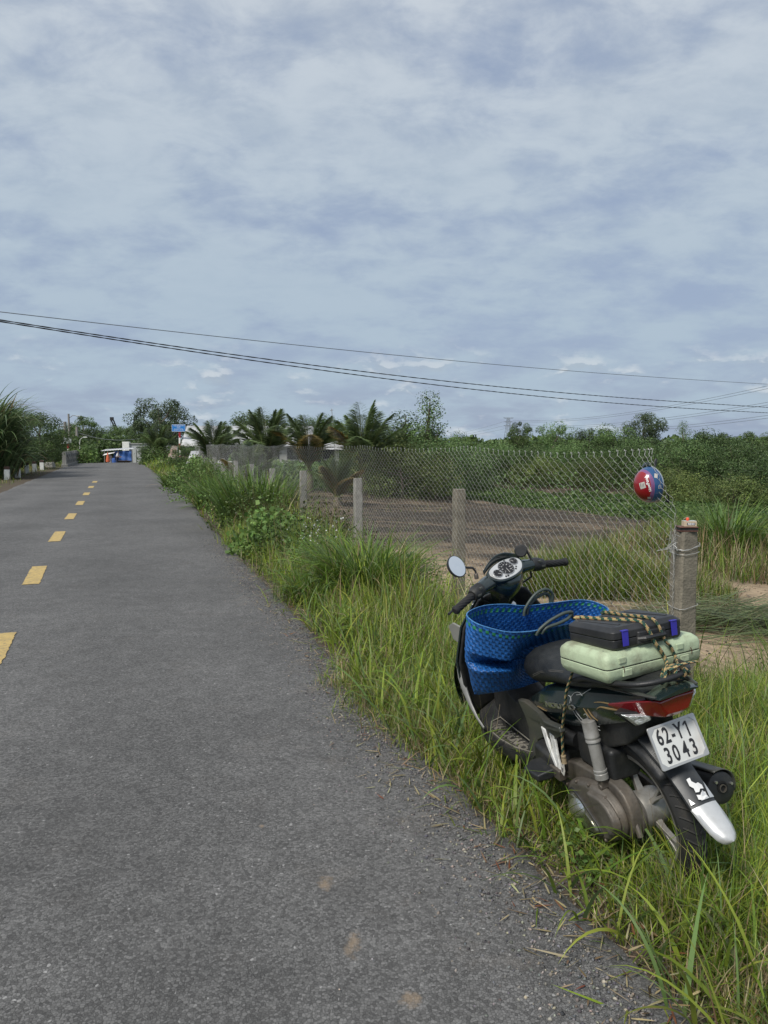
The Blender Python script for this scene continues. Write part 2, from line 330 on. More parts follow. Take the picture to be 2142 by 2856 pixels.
for i, (p, n_) in enumerate(zip(RCf, Nf)):
    jr = 0.16 * (fbm(p[0] * 3, p[1] * 3, 1.0, 4) - 0.35) + 0.08; jl = 0.2 * (fbm(p[0] * 2 + 50, p[1] * 2, 1.0, 4) - 0.47)
    for u in lat:
        w = u * (edge_r(p[1]) + 0.10 + jr) if u > 0 else u * (RW_L + jl)
        z = float(road_z(p[1])) + 0.012 * (1 - u * u) - (0.045 if abs(u) == 1.0 else 0.0)
        vv.append((p[0] + n_[0] * w, p[1] + n_[1] * w, z)); e = abs(u) ** 6
        wt = 0.06 * cos(w * 4.2); g = 0.117 * (1 + wt) * (1 + 0.12 * e); cc.append((g * 1.015, g * 1.0, g * 0.975, min(1, 0.12 + 0.88 * e)))
m_ = len(lat); ii = np.arange(len(vv)).reshape(-1, m_); F_ = np.stack([ii[:-1, :-1], ii[:-1, 1:], ii[1:, 1:], ii[1:, :-1]], -1).reshape(-1, 4)
road = np_mesh('road', np.array(vv), F_, np.array(cc)[:, :3], am, smooth=True)
a4 = road.data.color_attributes['Col']; a4.data.foreach_set('color', np.array(cc, np.float32).ravel()); tag(road, kind='structure')

# worn yellow centre dashes, each thin paint sheet on the road
ym = mat('yellow_paint', (0.47, 0.34, 0.125), 0.75, vary=0.18, nscale=30, bump=0.4, bscale=120, dirt=(0.13, 0.12, 0.10), dirt_amt=0.75, dscale=26)
s_acc = np.concatenate([[0], np.cumsum(np.linalg.norm(np.diff(RCf, axis=0), axis=1))])
def at_s(s): return np.array([np.interp(s, s_acc, RCf[:, 0]), np.interp(s, s_acc, RCf[:, 1])]), np.array([np.interp(s, s_acc, Nf[:, 0]), np.interp(s, s_acc, Nf[:, 1])])
def s_of_y(y): return float(np.interp(y, RCf[:, 1], s_acc))
dash_y = [(0.0, 1.0), (2.2, 3.2), (5.15, 6.05), (8.19, 9.41), (11.82, 13.16), (15.32, 16.57), (18.86, 20.13), (22.4, 23.6), (26.0, 27.2), (29.5, 30.7)]
rj = random.Random(5)
for (ya, yb) in dash_y:
    sa, sb = s_of_y(ya), s_of_y(yb); n = 26; mb = MB(); L_ = []; R_ = []
    for k in range(n + 1):
        p, q = at_s(sa + (sb - sa) * k / n); a_, b_ = -0.088 + rj.uniform(-.007, .007), 0.088 + rj.uniform(-.007, .007)
        e = rj.uniform(-0.02, 0.02) if k in (0, n) else 0
        for u, arr in ((a_, L_), (b_, R_)): arr.append((p[0] + q[0] * u - q[1] * e, p[1] + q[1] * u + q[0] * e, 0.0172))
    mb.loft([L_, [((a[0] + b[0]) / 2, (a[1] + b[1]) / 2, 0.0176) for a, b in zip(L_, R_)], R_], closed=False)
    mb.build('centre_dash', ym, road)

# ------------------------------------------------------------------ vegetation
leafm = mat('grass_blade', attr=True, rough=0.5, vary=0.0, transl=0.32, spec=0.35)
leaft = mat('tree_leaf', attr=True, rough=0.5, vary=0.0, transl=0.25, spec=0.3)
barkm = mat('bark', (0.13, 0.11, 0.085), 0.9, vary=0.3, nscale=20, bump=0.8, bscale=40)
GREENS = np.array([(0.185, 0.255, 0.028), (0.140, 0.225, 0.028), (0.250, 0.300, 0.045), (0.090, 0.160, 0.028), (0.135, 0.210, 0.070)])
DRY = np.array([(0.36, 0.29, 0.16), (0.28, 0.21, 0.11), (0.42, 0.36, 0.22), (0.20, 0.14, 0.08)])
def pick(pal, n, jit=0.18):
    c = pal[rng.integers(0, len(pal), n)]; return np.clip(c * (1 + rng.normal(0, jit, (n, 1))) * (1 + rng.normal(0, 0.05, (n, 3))), 0.004, 0.9)
def blade_arrays(P, az, tilt, bend, L, W, cols, seg=4, twist=None, fold=0.0):
    """P (n,3) roots; az azimuth of lean; tilt angle from vertical at root; bend extra angle at the tip"""
    n = len(P); k = seg + 1; S = np.linspace(0, 1, k)
    ang = tilt[:, None] + bend[:, None] * S[None] ** 1.4
    ds = L[:, None] / seg
    ca = 0.5 * (ang[:, 1:] + ang[:, :-1])
    r = np.concatenate([np.zeros((n, 1)), np.cumsum(np.sin(ca) * ds, 1)], 1); h = np.concatenate([np.zeros((n, 1)), np.cumsum(np.cos(ca) * ds, 1)], 1)
    dx, dy = np.cos(az), np.sin(az)
    X = P[:, 0, None] + r * dx[:, None]; Y = P[:, 1, None] + r * dy[:, None]; Z = P[:, 2, None] + h
    tw = np.zeros(n) if twist is None else twist
    wx = -dy * np.cos(tw); wy = dx * np.cos(tw); wz = np.sin(tw)
    prof = np.minimum(1, (1 - S) ** 0.75 * 1.25); prof[0] = 0.6; prof[-1] = 0.03
    hw = W[:, None] * prof[None] * 0.5
    A = np.stack([X - hw * wx[:, None], Y - hw * wy[:, None], Z - hw * wz[:, None]], -1); B = np.stack([X + hw * wx[:, None], Y + hw * wy[:, None], Z + hw * wz[:, None]], -1)
    V = np.stack([A, B], 2).reshape(-1, 3)                    # n,k,2
    base = (np.arange(n) * k * 2)[:, None] + (np.arange(seg) * 2)[None]
    F = np.stack([base, base + 1, base + 3, base + 2], -1).reshape(-1, 4)
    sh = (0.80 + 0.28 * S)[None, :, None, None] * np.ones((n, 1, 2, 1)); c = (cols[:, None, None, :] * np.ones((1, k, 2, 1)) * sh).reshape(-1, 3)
    return V, F, c
class Veg:
    def __init__(s): s.V = []; s.F = []; s.c = []; s.n = 0
    def add(s, VFc): V, F, c = VFc; s.V.append(V); s.F.append(F + s.n); s.c.append(c); s.n += len(V); return s
    def build(s, name, m=leafm, parent=None): return np_mesh(name, np.concatenate(s.V), np.concatenate(s.F), np.concatenate(s.c), m, parent)
U = rng.uniform
def grass(P, hmean, wmean, pal=GREENS, dry=0.12, bend=(0.3, 1.4), tilt=0.3, azp=None, seg=4):
    n = len(P); cols = pick(pal, n); dm = U(0, 1, n) < dry; cols[dm] = pick(DRY, dm.sum())
    L = hmean * np.exp(rng.normal(0, 0.33, n)); Wd = wmean * U(0.6, 1.4, n)
    az = U(0, 2 * pi, n) if azp is None else azp + rng.normal(0, 0.9, n)
    return blade_arrays(P, az, np.abs(rng.normal(0, tilt, n)), U(bend[0], bend[1], n), L, Wd, cols, seg, U(-0.5, 0.5, n))
def scatter_poly(fn_density, x0, x1, y0, y1, n):
    x = U(x0, x1, n); y = U(y0, y1, n); k = U(0, 1, n) < fn_density(x, y); return x[k], y[k]
def onground(x, y, dz=0.0): return np.stack([x, y, hz(x, y) + dz], 1)

# dense verge grass between the asphalt and the fence, and round the motorbike
def patch(x, y, f=1.0): return fbm(x + 5, y + 3, f, 3)
def dens_verge(x, y):
    d = road_d(x, y) - edge_r(y); e = d - (0.62 * (patch(x, y, 1.25) - 0.45) + 0.22 * (patch(x + 9, y, 4.0) - .45) + 0.03) - 0.06 * sst(y, 3.0, 1.8)
    k = sst(e, 0.0, 0.40) ** 1.2
    far = sst(d + 0.7 * (patch(x, y, 1.2) - .45), 1.25, 1.75) * sst(y, 4.4, 5.2)
    right = sst(x, 1.6, 2.2) * sst(y, 5.6, 4.4)                # open ground right of the end post stays green
    return k * np.maximum(1 - far, right * 0.9) * np.clip(0.35 + 1.5 * (patch(x, y, 0.9) - 0.2), 0.3, 1)
vg = Veg()
tiltaz = lambda n: None
# near field
x, y = scatter_poly(dens_verge, -0.9, 3.6, 1.1, 5.2, 290000)
hsel = 0.11 + 0.15 * sst(road_d(x, y) - edge_r(y), 0.1, 1.0) * (0.4 + patch(x, y, 1.3)); hsel = hsel * (1 - 0.5 * np.exp(-((x - 0.70) ** 2 + (y - 2.52) ** 2) / 0.03)) + 0.13 * np.exp(-((x - 1.06) ** 2 + (y - 2.36) ** 2) / 0.02)
n = len(x); P = onground(x, y, -0.01)
def vgrass(P, h, w, dryf, seg=4, tilt=0.42):
    n = len(P); cols = pick(GREENS, n); tone = fbm(P[:, 0] * 1.0, P[:, 1], 1.1, 3)[:, None]; cols = cols * np.array([1.10, 1.05, 1.0]) * (0.62 + 1.20 * tone); dm = U(0, 1, n) < dryf; cols[dm] = pick(DRY, dm.sum())
    return blade_arrays(P, U(0, 2 * pi, n), np.abs(rng.normal(0, tilt, n)), U(0.1, 1.5, n), h * np.exp(rng.normal(0, 0.35, n)), w * U(0.5, 1.6, n), cols, seg, U(-0.6, 0.6, n))
dr = 0.10 + 0.22 * sst(y, 2.5, 1.7) + 0.34 * sst(0.75 - (road_d(x, y) - edge_r(y)), 0, 0.7) * 0.6
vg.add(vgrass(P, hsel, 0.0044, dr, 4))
# matted undergrowth, short and partly dead
x2, y2 = scatter_poly(lambda a, b: dens_verge(a, b) ** 0.5, -0.9, 3.6, 1.1, 5.2, 120000); P2 = onground(x2, y2, -0.005)
vg.add(vgrass(P2, 0.10, 0.0045, 0.5, 3, 1.0))
tag(vg.build('verge_grass'), kind='stuff')
vg = Veg()
x, y = scatter_poly(dens_verge, -6.0, 3.2, 5.2, 13, 210000); P = onground(x, y, -0.01)
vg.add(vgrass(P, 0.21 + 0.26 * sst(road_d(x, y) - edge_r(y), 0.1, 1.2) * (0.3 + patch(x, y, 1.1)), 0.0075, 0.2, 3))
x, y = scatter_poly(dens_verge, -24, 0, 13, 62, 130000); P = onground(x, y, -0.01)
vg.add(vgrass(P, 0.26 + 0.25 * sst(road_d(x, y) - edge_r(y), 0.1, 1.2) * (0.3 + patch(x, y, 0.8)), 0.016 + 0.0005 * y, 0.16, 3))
tag(vg.build('far_verge_grass'), kind='stuff')
# left verge
vg = Veg()
def dens_left(x, y): d = -road_d(x, y) - RW_L; return sst(d + 0.5 * (patch(x, y, 0.7) - 0.45), 0.0, 0.9) * np.where(d < 1.3, 0.35, 1.0)
x, y = scatter_poly(lambda a, b: dens_left(a, b) * (np.abs(road_d(a, b)) < 12), -36, -6, 16, 66, 90000); P = onground(x, y, -0.01)
vg.add(vgrass(P, 0.16 + 0.25 * sst(-road_d(x, y) - RW_L, 1.0, 3), 0.02, 0.45, 3))
tag(vg.build('left_verge_grass'), kind='stuff')
# long soft leaning blades that flop on the edge of the asphalt and round the wheels
vg = Veg()
def arc(n, x0, x1, y0, y1, f=1.0):
    y = U(y0, y1, n); x = np.interp(y, RC[:, 1], RC[:, 0]) + (edge_r(y) + U(x0, x1, n)) * 1.06; return x, y
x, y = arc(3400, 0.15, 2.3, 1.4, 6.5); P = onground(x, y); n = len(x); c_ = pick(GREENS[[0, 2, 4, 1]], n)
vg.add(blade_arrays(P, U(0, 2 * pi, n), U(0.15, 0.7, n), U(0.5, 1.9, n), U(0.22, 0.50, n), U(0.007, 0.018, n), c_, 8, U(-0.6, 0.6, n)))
x, y = arc(420, -0.02, 0.35, 1.5, 8); P = onground(x, y, 0.02); n = len(x); c_ = pick(np.concatenate([GREENS[:3], DRY[:3]]), n)
vg.add(blade_arrays(P, U(0, 2 * pi, n), U(1.15, 1.5, n), U(0.0, 0.3, n), U(0.05, 0.20, n), U(0.003, 0.008, n), c_, 4, U(-0.5, 0.5, n)))
x, y = arc(420, 0.3, 2.2, 1.4, 6.5); P = onground(x, y); n = len(x); c_ = pick(DRY[[0, 2]], n)       # straw stalks
vg.add(blade_arrays(P, U(0, 2 * pi, n), U(0.0, 0.7, n), U(-0.2, 0.6, n), U(0.3, 0.6, n), U(0.002, 0.0035, n), c_, 5))
tag(vg.build('long_grass'), kind='stuff')

# field behind the fence: sparse green tufts, dead stalks, burnt litter
def in_field(x, y): return (road_d(x, y) - edge_r(y) > 1.7) & (poly_sd(x, y, POND) > 0.2)
vg = Veg()
def tuft_zone(cx, cy, rx, ry, n, h, w, dry=0.2, pal=GREENS, tilt=0.3, a=0.0, seg=4, bend=(0.1, 1.1)):
    r = np.sqrt(U(0, 1, n)); th = U(0, 2 * pi, n); px, py = rx * r * np.cos(th), ry * r * np.sin(th)
    x = cx + px * cos(a) - py * sin(a); y = cy + px * sin(a) + py * cos(a); k = fbm(x, y, 1.4, 3) > U(0.25, 0.62, n)
    hh = h * (1.15 - 0.6 * r[k]); P = onground(x[k], y[k], -0.01); m = len(P); cols = pick(pal, m); dm = U(0, 1, m) < dry; cols[dm] = pick(DRY, dm.sum())
    return blade_arrays(P, U(0, 2 * pi, m), np.abs(rng.normal(0, tilt, m)), U(*bend, m), hh * U(0.6, 1.25, m), w * U(0.6, 1.4, m), cols, seg, U(-0.5, 0.5, m))
G2 = GREENS[[0, 1, 3]] * 0.9
vg.add(tuft_zone(2.45, 9.1, 1.05, 0.9, 12000, 0.62, 0.010, 0.22, G2))
vg.add(tuft_zone(3.3, 8.8, 0.8, 0.9, 3200, 0.50, 0.009, 0.4, G2))
vg.add(tuft_zone(5.4, 12.0, 2.0, 2.2, 8500, 0.55, 0.012, 0.45, G2))
vg.add(tuft_zone(7.8, 14.5, 3.5, 3.0, 12000, 0.5, 0.014, 0.3, G2))
vg.add(tuft_zone(9.5, 10.5, 3.5, 3.0, 9000, 0.42, 0.012, 0.45, G2))
x = U(-9, 14, 6000); y = U(4.8, 32, 6000); k = in_field(x, y) & (fbm(x, y, 0.7, 3) > 0.52); x, y = x[k], y[k]
vg.add(grass(onground(x, y), 0.16, 0.010, dry=0.7, tilt=0.6))
tag(vg.build('field_grass'), kind='stuff')
vg = Veg()
x = U(-9, 14, 26000); y = U(4.6, 28, 26000); k = in_field(x, y) & (fbm(x + 3, y, 0.9, 3) > 0.40); x, y = x[k], y[k]; n = len(x)
c_ = pick(np.array([(0.30, 0.24, 0.16), (0.16, 0.12, 0.09), (0.06, 0.05, 0.045), (0.38, 0.30, 0.2)]), n); bz = sst(y, 9.5, 12.5) > U(0, 1, n); c_[bz] *= 0.45
vg.add(blade_arrays(onground(x, y, 0.015), U(0, 2 * pi, n), U(1.2, 1.57, n), U(0, 0.35, n), U(0.12, 0.55, n), U(0.006, 0.016, n), c_, 3))
tag(vg.build('dead_straw'), kind='stuff')
vg = Veg()  # cut green grass lying in a heap at the right
n = 1500; x = rng.normal(3.75, 0.75, n); y = 7.3 + 0.5 * rng.normal(0, 0.7, n); c_ = pick(np.array([(0.16, 0.20, 0.09), (0.22, 0.24, 0.12), (0.12, 0.16, 0.07)]), n)
z = hz(x, y) + U(0.0, 0.16, n) * np.exp(-((x - 3.75) / 0.9) ** 2)
vg.add(blade_arrays(np.stack([x, y, z], 1), U(-0.7, 0.7, n) + pi * rng.integers(0, 2, n), U(1.2, 1.5, n), U(0, 0.4, n), U(0.3, 0.7, n), U(0.009, 0.018, n), c_, 5, U(-0.4, 0.4, n)))
tag(vg.build('cut_grass_heap'), kind='stuff')

# single tall clumps
def clump(name, x, y, R, h, n, w, label, zoff=0.0, cat='grass clump', pal=GREENS[[1, 3, 4]], bend=(0.5, 2.0), tilt=0.35, dry=0.04, seg=9, group=None, fac=1.0):
    v = Veg(); r = R * np.sqrt(U(0, 1, n)); th = U(0, 2 * pi, n); px, py = r * np.cos(th), r * np.sin(th); z = hz(x + px, y + py) - hz1(x, y)
    cols = pick(pal, n) * fac; dm = U(0, 1, n) < dry; cols[dm] = pick(DRY, dm.sum())
    az = np.arctan2(py, px) + rng.normal(0, 0.6, n)
    z = z + U(0, 1, n) * zoff
    v.add(blade_arrays(np.stack([px, py, z], 1), az, np.abs(rng.normal(0, tilt, n)) + 0.25 * r / R, U(*bend, n), h * U(0.7, 1.5, n), w * U(0.6, 1.4, n), cols, seg, U(-0.35, 0.35, n)))
    o = v.build(name); o.location = (x, y, hz1(x, y)); return tag(o, label, cat, group)
clump('grass_clump', -0.18, 8.0, 0.40, 0.70, 1300, 0.019, 'broad-bladed arching green grass clump on the verge nearest the mirror', pal=GREENS[[4, 1, 3]], bend=(0.6, 1.9))
clump('grass_clump', -0.72, 7.5, 0.22, 0.36, 380, 0.013, 'low broad-bladed clump at the road edge in front of the biggest clump')
clump('grass_clump', -2.45, 14.4, 0.62, 1.02, 900, 0.026, 'tall reed-like grass clump in front of the left end of the mesh fence', pal=GREENS[[4, 3, 1]], bend=(0.2, 1.25), tilt=0.2)
clump('grass_clump', -4.0, 18.3, 0.55, 0.8, 520, 0.028, 'grass clump behind the reed-like clump along the road edge', bend=(0.3, 1.5))
clump('grass_clump', -7.2, 27.0, 0.7, 0.62, 420, 0.035, 'far tall grass clump below the blue sign', bend=(0.3, 1.3))
clump('grass_clump', 5.9, 12.9, 0.45, 0.92, 620, 0.022, 'big dark green grass clump right of the end fence post by the pond', pal=GREENS[[3, 4, 1]], bend=(0.5, 1.8))
clump('grass_clump', 3.0, 5.2, 0.25, 0.45, 220, 0.009, 'thin-bladed tuft right of the end fence post foot', bend=(0.2, 1.0), pal=GREENS[[3, 1]])
clump('cane_clump', -18.3, 33.5, 1.8, 1.75, 1900, 0.085, 'tall arching cane grass at the left edge behind the white bollards', 2.5, 'cane', pal=np.array([(0.13, 0.19, 0.08), (0.17, 0.225, 0.10), (0.10, 0.15, 0.06)]), bend=(0.6, 2.4), tilt=0.25, dry=0.06, seg=9)
clump('cane_clump', -20.2, 37.5, 2.0, 1.7, 1700, 0.085, 'darker cane grass standing behind the left-edge cane', 2.3, 'cane', pal=np.array([(0.06, 0.095, 0.035), (0.08, 0.12, 0.045)]), bend=(0.6, 2.3), tilt=0.25, dry=0.08, seg=8)

# leafy shrubs made of small lobed leaves
def leaves_arr(P, size, cols, droop=0.4, aspect=0.55, out=None):
    n = len(P); a = U(0, 2 * pi, n); el = rng.normal(0.1, 0.6, n) - droop * 0.3; ux, uy, uz = np.cos(a) * np.cos(el), np.sin(a) * np.cos(el), np.sin(el)
    u = np.stack([ux, uy, uz], 1); r = rng.normal(0, 1, (n, 3)); w = np.cross(u, r); w /= np.linalg.norm(w, axis=1)[:, None]
    if out is not None:
        nn = out + 0.55 * rng.normal(0, 1, (n, 3)); nn /= np.linalg.norm(nn, axis=1)[:, None]; u = u - nn * (u * nn).sum(1)[:, None]; u /= np.linalg.norm(u, axis=1)[:, None]; w = np.cross(nn, u)
    L = size * U(0.6, 1.4, n)[:, None]; nrm_ = np.cross(u, w)
    V = np.stack([P, P + u * L * 0.45 + w * L * aspect * 0.5 + nrm_ * L * 0.06, P + u * L, P + u * L * 0.45 - w * L * aspect * 0.5 + nrm_ * L * 0.06], 1).reshape(-1, 3)
    F = (np.arange(n) * 4)[:, None] + np.arange(4)[None]; return V, F, np.repeat(cols, 4, axis=0)
def shrub(name, x, y, dims, n, leaf, pal, label, cat='shrub', group=None, loose=0.35, flowers=0):
    rx, ry, h = dims; v = Veg(); k = max(6, int(n / 60)); th = U(0, 2 * pi, k); r = np.sqrt(U(0, 1, k)); cxs, cys = rx * r * np.cos(th), ry * r * np.sin(th); czs = h * (1 - 0.75 * r ** 2) * U(0.3, 1.0, k)
    ix = rng.integers(0, k, n); s = loose * min(rx, ry) ; P = np.stack([cxs[ix], cys[ix], np.abs(czs[ix] + rng.normal(0, s * 0.6, n))], 1) + np.concatenate([np.clip(rng.normal(0, s, (n, 2)), -1.5 * s, 1.5 * s), np.zeros((n, 1))], 1)
    P[:, 2] += hz(P[:, 0] + x, P[:, 1] + y) - hz1(x, y); cols = pick(pal, n) * (0.75 + 0.5 * U(0, 1, k)[ix])[:, None]
    v.add(leaves_arr(P, leaf, cols, aspect=0.8)); m = k * 3; th = U(0, 2 * pi, m)
    v.add(blade_arrays(np.stack([rx * .4 * U(-1, 1, m), ry * .4 * U(-1, 1, m), np.zeros(m)], 1), th, U(0.1, 0.9, m), U(-.3, .6, m), h * U(0.7, 1.3, m), np.full(m, leaf * 0.12), pick(DRY[[1, 3]], m), 4))
    if flowers:
        P = np.stack([rx * 1.0 * rng.normal(0, .5, flowers), ry * rng.normal(0, .5, flowers), h * U(0.8, 1.25, flowers)], 1); v.add(leaves_arr(P, 0.022, np.full((flowers, 3), 0.62), aspect=0.9))
    o = v.build(name, leaft); o.location = (x, y, hz1(x, y)); return tag(o, label, cat, group)
SG = np.array([(0.11, 0.18, 0.045), (0.14, 0.215, 0.06), (0.08, 0.14, 0.035)])
shrub('creeping_shrub', -1.68, 11.1, (0.42, 0.70, 0.60), 3200, 0.075, SG, 'light green lobed-leaf creeper spilling to the road edge below the reed clump')
shrub('leafy_weed', -1.0, 10.2, (0.62, 0.9, 0.60), 5200, 0.038, SG * 0.75, 'fine-leaved bushy weed between the creeper and the nearest broad grass clump')
shrub('flowering_weed', -0.75, 8.8, (0.38, 0.5, 0.62), 1500, 0.03, SG * 0.9, 'weed with tiny white flowers left of the broad grass clump', flowers=60)
shrub('leafy_weed', 0.35, 9.0, (0.5, 0.5, 0.3), 900, 0.03, SG * 0.8, 'low weed at the foot of the fence behind the mirror')
shrub('sprawling_weed', -1.1, 12.3, (0.9, 0.7, 0.75), 2200, 0.045, np.array([(0.10, 0.11, 0.05), (0.13, 0.12, 0.06)]), 'brownish feathery weed growing through the fence mesh')
shrub('climber_bush', -8.2, 33.6, (0.5, 0.6, 1.30), 3600, 0.10, SG, 'rounded leafy climber bush at the far left end of the mesh fence')
shrub('verge_bush', -11.6, 43.5, (1.0, 1.5, 1.0), 4200, 0.10, SG * 0.9, 'low bush around the foot of the red and white sign post')
shrub('verge_bush', -16.9, 57.0, (0.9, 2.6, 1.3), 4200, 0.11, SG * 0.85, 'overgrown bush on the right bridge end beyond the sign')
shrub('verge_bush', -24.5, 60.0, (1.2, 2.5, 1.2), 2600, 0.15, SG * 0.8, 'yellowish bush at the far end of the left bridge railing')
# herbs by the roadside right of the bike
tag(shrub('broadleaf_weed', 0.72, 2.75, (0.14, 0.14, 0.10), 420, 0.022, SG * 0.9, None, None), kind='stuff')
for k_, (sx_, sy_, sr_, sh_, sl_, lb_) in enumerate(((-0.15, 9.6, .5, .55, .03, 'fine-leaved weed against the fence between the broad clump and the second post'), (-1.75, 12.6, .55, .85, .045, 'tall weed leaning on the mesh between the third and fourth posts'),
    (-2.35, 13.3, .5, .9, .05, 'tall weed on the mesh just left of the fourth post'), (-3.2, 16.4, .6, .95, .06, 'leafy weed on the mesh behind the reed-like clump'), (-4.8, 20.5, .8, 1.0, .07, 'leafy weed halfway along the far part of the fence'), (-5.9, 24.0, .8, 1.0, .08, 'leafy weed near the far part of the fence below the palms'), (-6.9, 28.5, .8, 1.0, .09, 'leafy weed close to the far end of the fence'))):
    shrub('tall_weed', sx_, sy_, (sr_, sr_, sh_), int(2200 + 350 * k_), sl_ * 0.75, SG * (1.0 if k_ % 2 else .8), lb_, 'weed')

# trees -------------------------------------------------------------------------
def crown_arrays(H, R, nl, leaf, pal, shape='round', base=0.25, gap=0.5, seed=0):
    g = np.random.default_rng(seed); k = max(10, int(nl / (260 if shape != 'cone' else 60))); c = []
    while len(c) < k:
        q = g.uniform(-1, 1, 3); rr = np.linalg.norm(q)
        if rr > 1 or rr < gap * g.uniform(0, 1): continue
        z = (q[2] + 1) / 2
        if shape == 'cone': s = 1.0 - 0.78 * z
        elif shape == 'slim': s = 0.6
        elif shape == 'bush': s = 1.0
        else: s = 1.0
        c.append((q[0] * R * s, q[1] * R * s, H * (base + (1 - base) * z)))
    c = np.array(c); cs = (0.20 if shape == 'round' else 0.28 if shape == 'cone' else 0.19) * R * g.uniform(0.6, 1.4, k); ix = g.integers(0, k, nl)
    d = g.normal(0, 1, (nl, 3)); P = c[ix] + d * cs[ix][:, None] * np.array([1, 1, 0.75]) * 1.35 * (0.75 + 0.3 * g.random((nl, 1))) / np.linalg.norm(d, axis=1)[:, None] * np.array([1, 1, 1]); P[:, 2] = np.maximum(P[:, 2], 0.03 * H)
    tone = g.uniform(0.6, 1.45, k)[ix]; out = d / np.linalg.norm(d, axis=1)[:, None] + np.array([0, 0, 0.35]); return c, P, tone, out
def make_tree(H, R, nl, leaf, pal, shape='round', base=0.3, seed=0, trunk=True, name='tree', gap=0.5, trad=None):
    root = empty(name); c, P, tone, out = crown_arrays(H, R, nl, leaf, pal, shape, base, gap, seed); cols = pick(pal, nl, 0.14) * tone[:, None]
    V, F, cc_ = leaves_arr(P, leaf, cols, aspect=0.6, out=out); cr = np_mesh('crown', V, F, cc_, leaft, root)
    mb = MB(); g = np.random.default_rng(seed + 1); tr = trad or 0.028 * H; top = (g.uniform(-.1, .1) * R, g.uniform(-.1, .1) * R, H * 0.86)
    path = [(0, 0, -0.15), (0.02 * H, 0, H * 0.25), (-0.02 * H, 0.02 * H, H * 0.55), top]; mb.tube(path, [tr, tr * .8, tr * .5, tr * .12], 8)
    for q in c[::max(1, len(c) // 16)]:
        t_ = np.clip(q[2] / H - 0.28, 0.08, 0.7); s = np.array([0, 0, H * t_]); mb.tube([s, s * 0.5 + q * 0.5 + [0, 0, -0.04 * H], q], [tr * .4, tr * .25, tr * .07], 5)
    mb.build('trunk', barkm, root); return root
def dup(root, loc, rz=0.0, s=1.0, label=None, group=None, cat=None, sz=None):
    r = root.copy(); C.objects.link(r); r.location = loc; r.rotation_euler = (0, 0, rz); r.scale = (s, s, sz or s)
    for ch in list(root.children):
        c_ = ch.copy(); C.objects.link(c_); c_.parent = r
    return tag(r, label, cat, group)
T_D = np.array([(0.062, 0.098, 0.030), (0.08, 0.12, 0.036), (0.048, 0.078, 0.026)])          # dark evergreen
T_M = np.array([(0.082, 0.132, 0.044), (0.10, 0.155, 0.052), (0.062, 0.105, 0.036)])           # mid green
T_Y = np.array([(0.115, 0.145, 0.042), (0.095, 0.125, 0.036), (0.07, 0.10, 0.032)])            # yellowish
T_F = np.array([(0.08, 0.115, 0.055), (0.10, 0.14, 0.07), (0.06, 0.09, 0.04)])              # greyish feathery
protos = dict(
    dark=make_tree(4.2, 2.0, 13000, 0.10, T_D, 'round', 0.15, 1), mid=make_tree(4.0, 2.1, 13000, 0.095, T_M, 'round', 0.1, 2),
    bush=make_tree(2.4, 2.3, 16000, 0.075, T_M, 'bush', 0.0, 3), bushy=make_tree(1.9, 2.1, 14000, 0.07, T_Y, 'bush', 0.0, 4),
    slim=make_tree(4.6, 1.15, 4200, 0.085, T_M * 1.1, 'cone', 0.18, 5, gap=0.2), feather=make_tree(4.6, 2.0, 11000, 0.11, T_F, 'round', 0.35, 6, gap=0.7),
    tall=make_tree(6.0, 2.2, 11000, 0.13, T_D * 1.1, 'round', 0.35, 7, gap=0.7))
used = set()
def tree(kind, x, y, label, s=1.0, sz=None, cat='tree', z=None, rz=None, name='tree'):
    p = protos[kind]; loc = (x, y, (hz1(x, y) if z is None else z) - 0.05); rz = random.uniform(0, 6.28) if rz is None else rz
    if kind not in used:
        used.add(kind); p.location = loc; p.rotation_euler = (0, 0, rz); p.scale = (s, s, sz or s); p.name = name; return tag(p, label, cat)
    r = dup(p, loc, rz, s, label, None, cat, sz); r.name = name; return r
def at_px(px, dist, py=None):    # helper: world x at a given forward distance for an image column
    return (px - 1071) / 2100.0 * dist

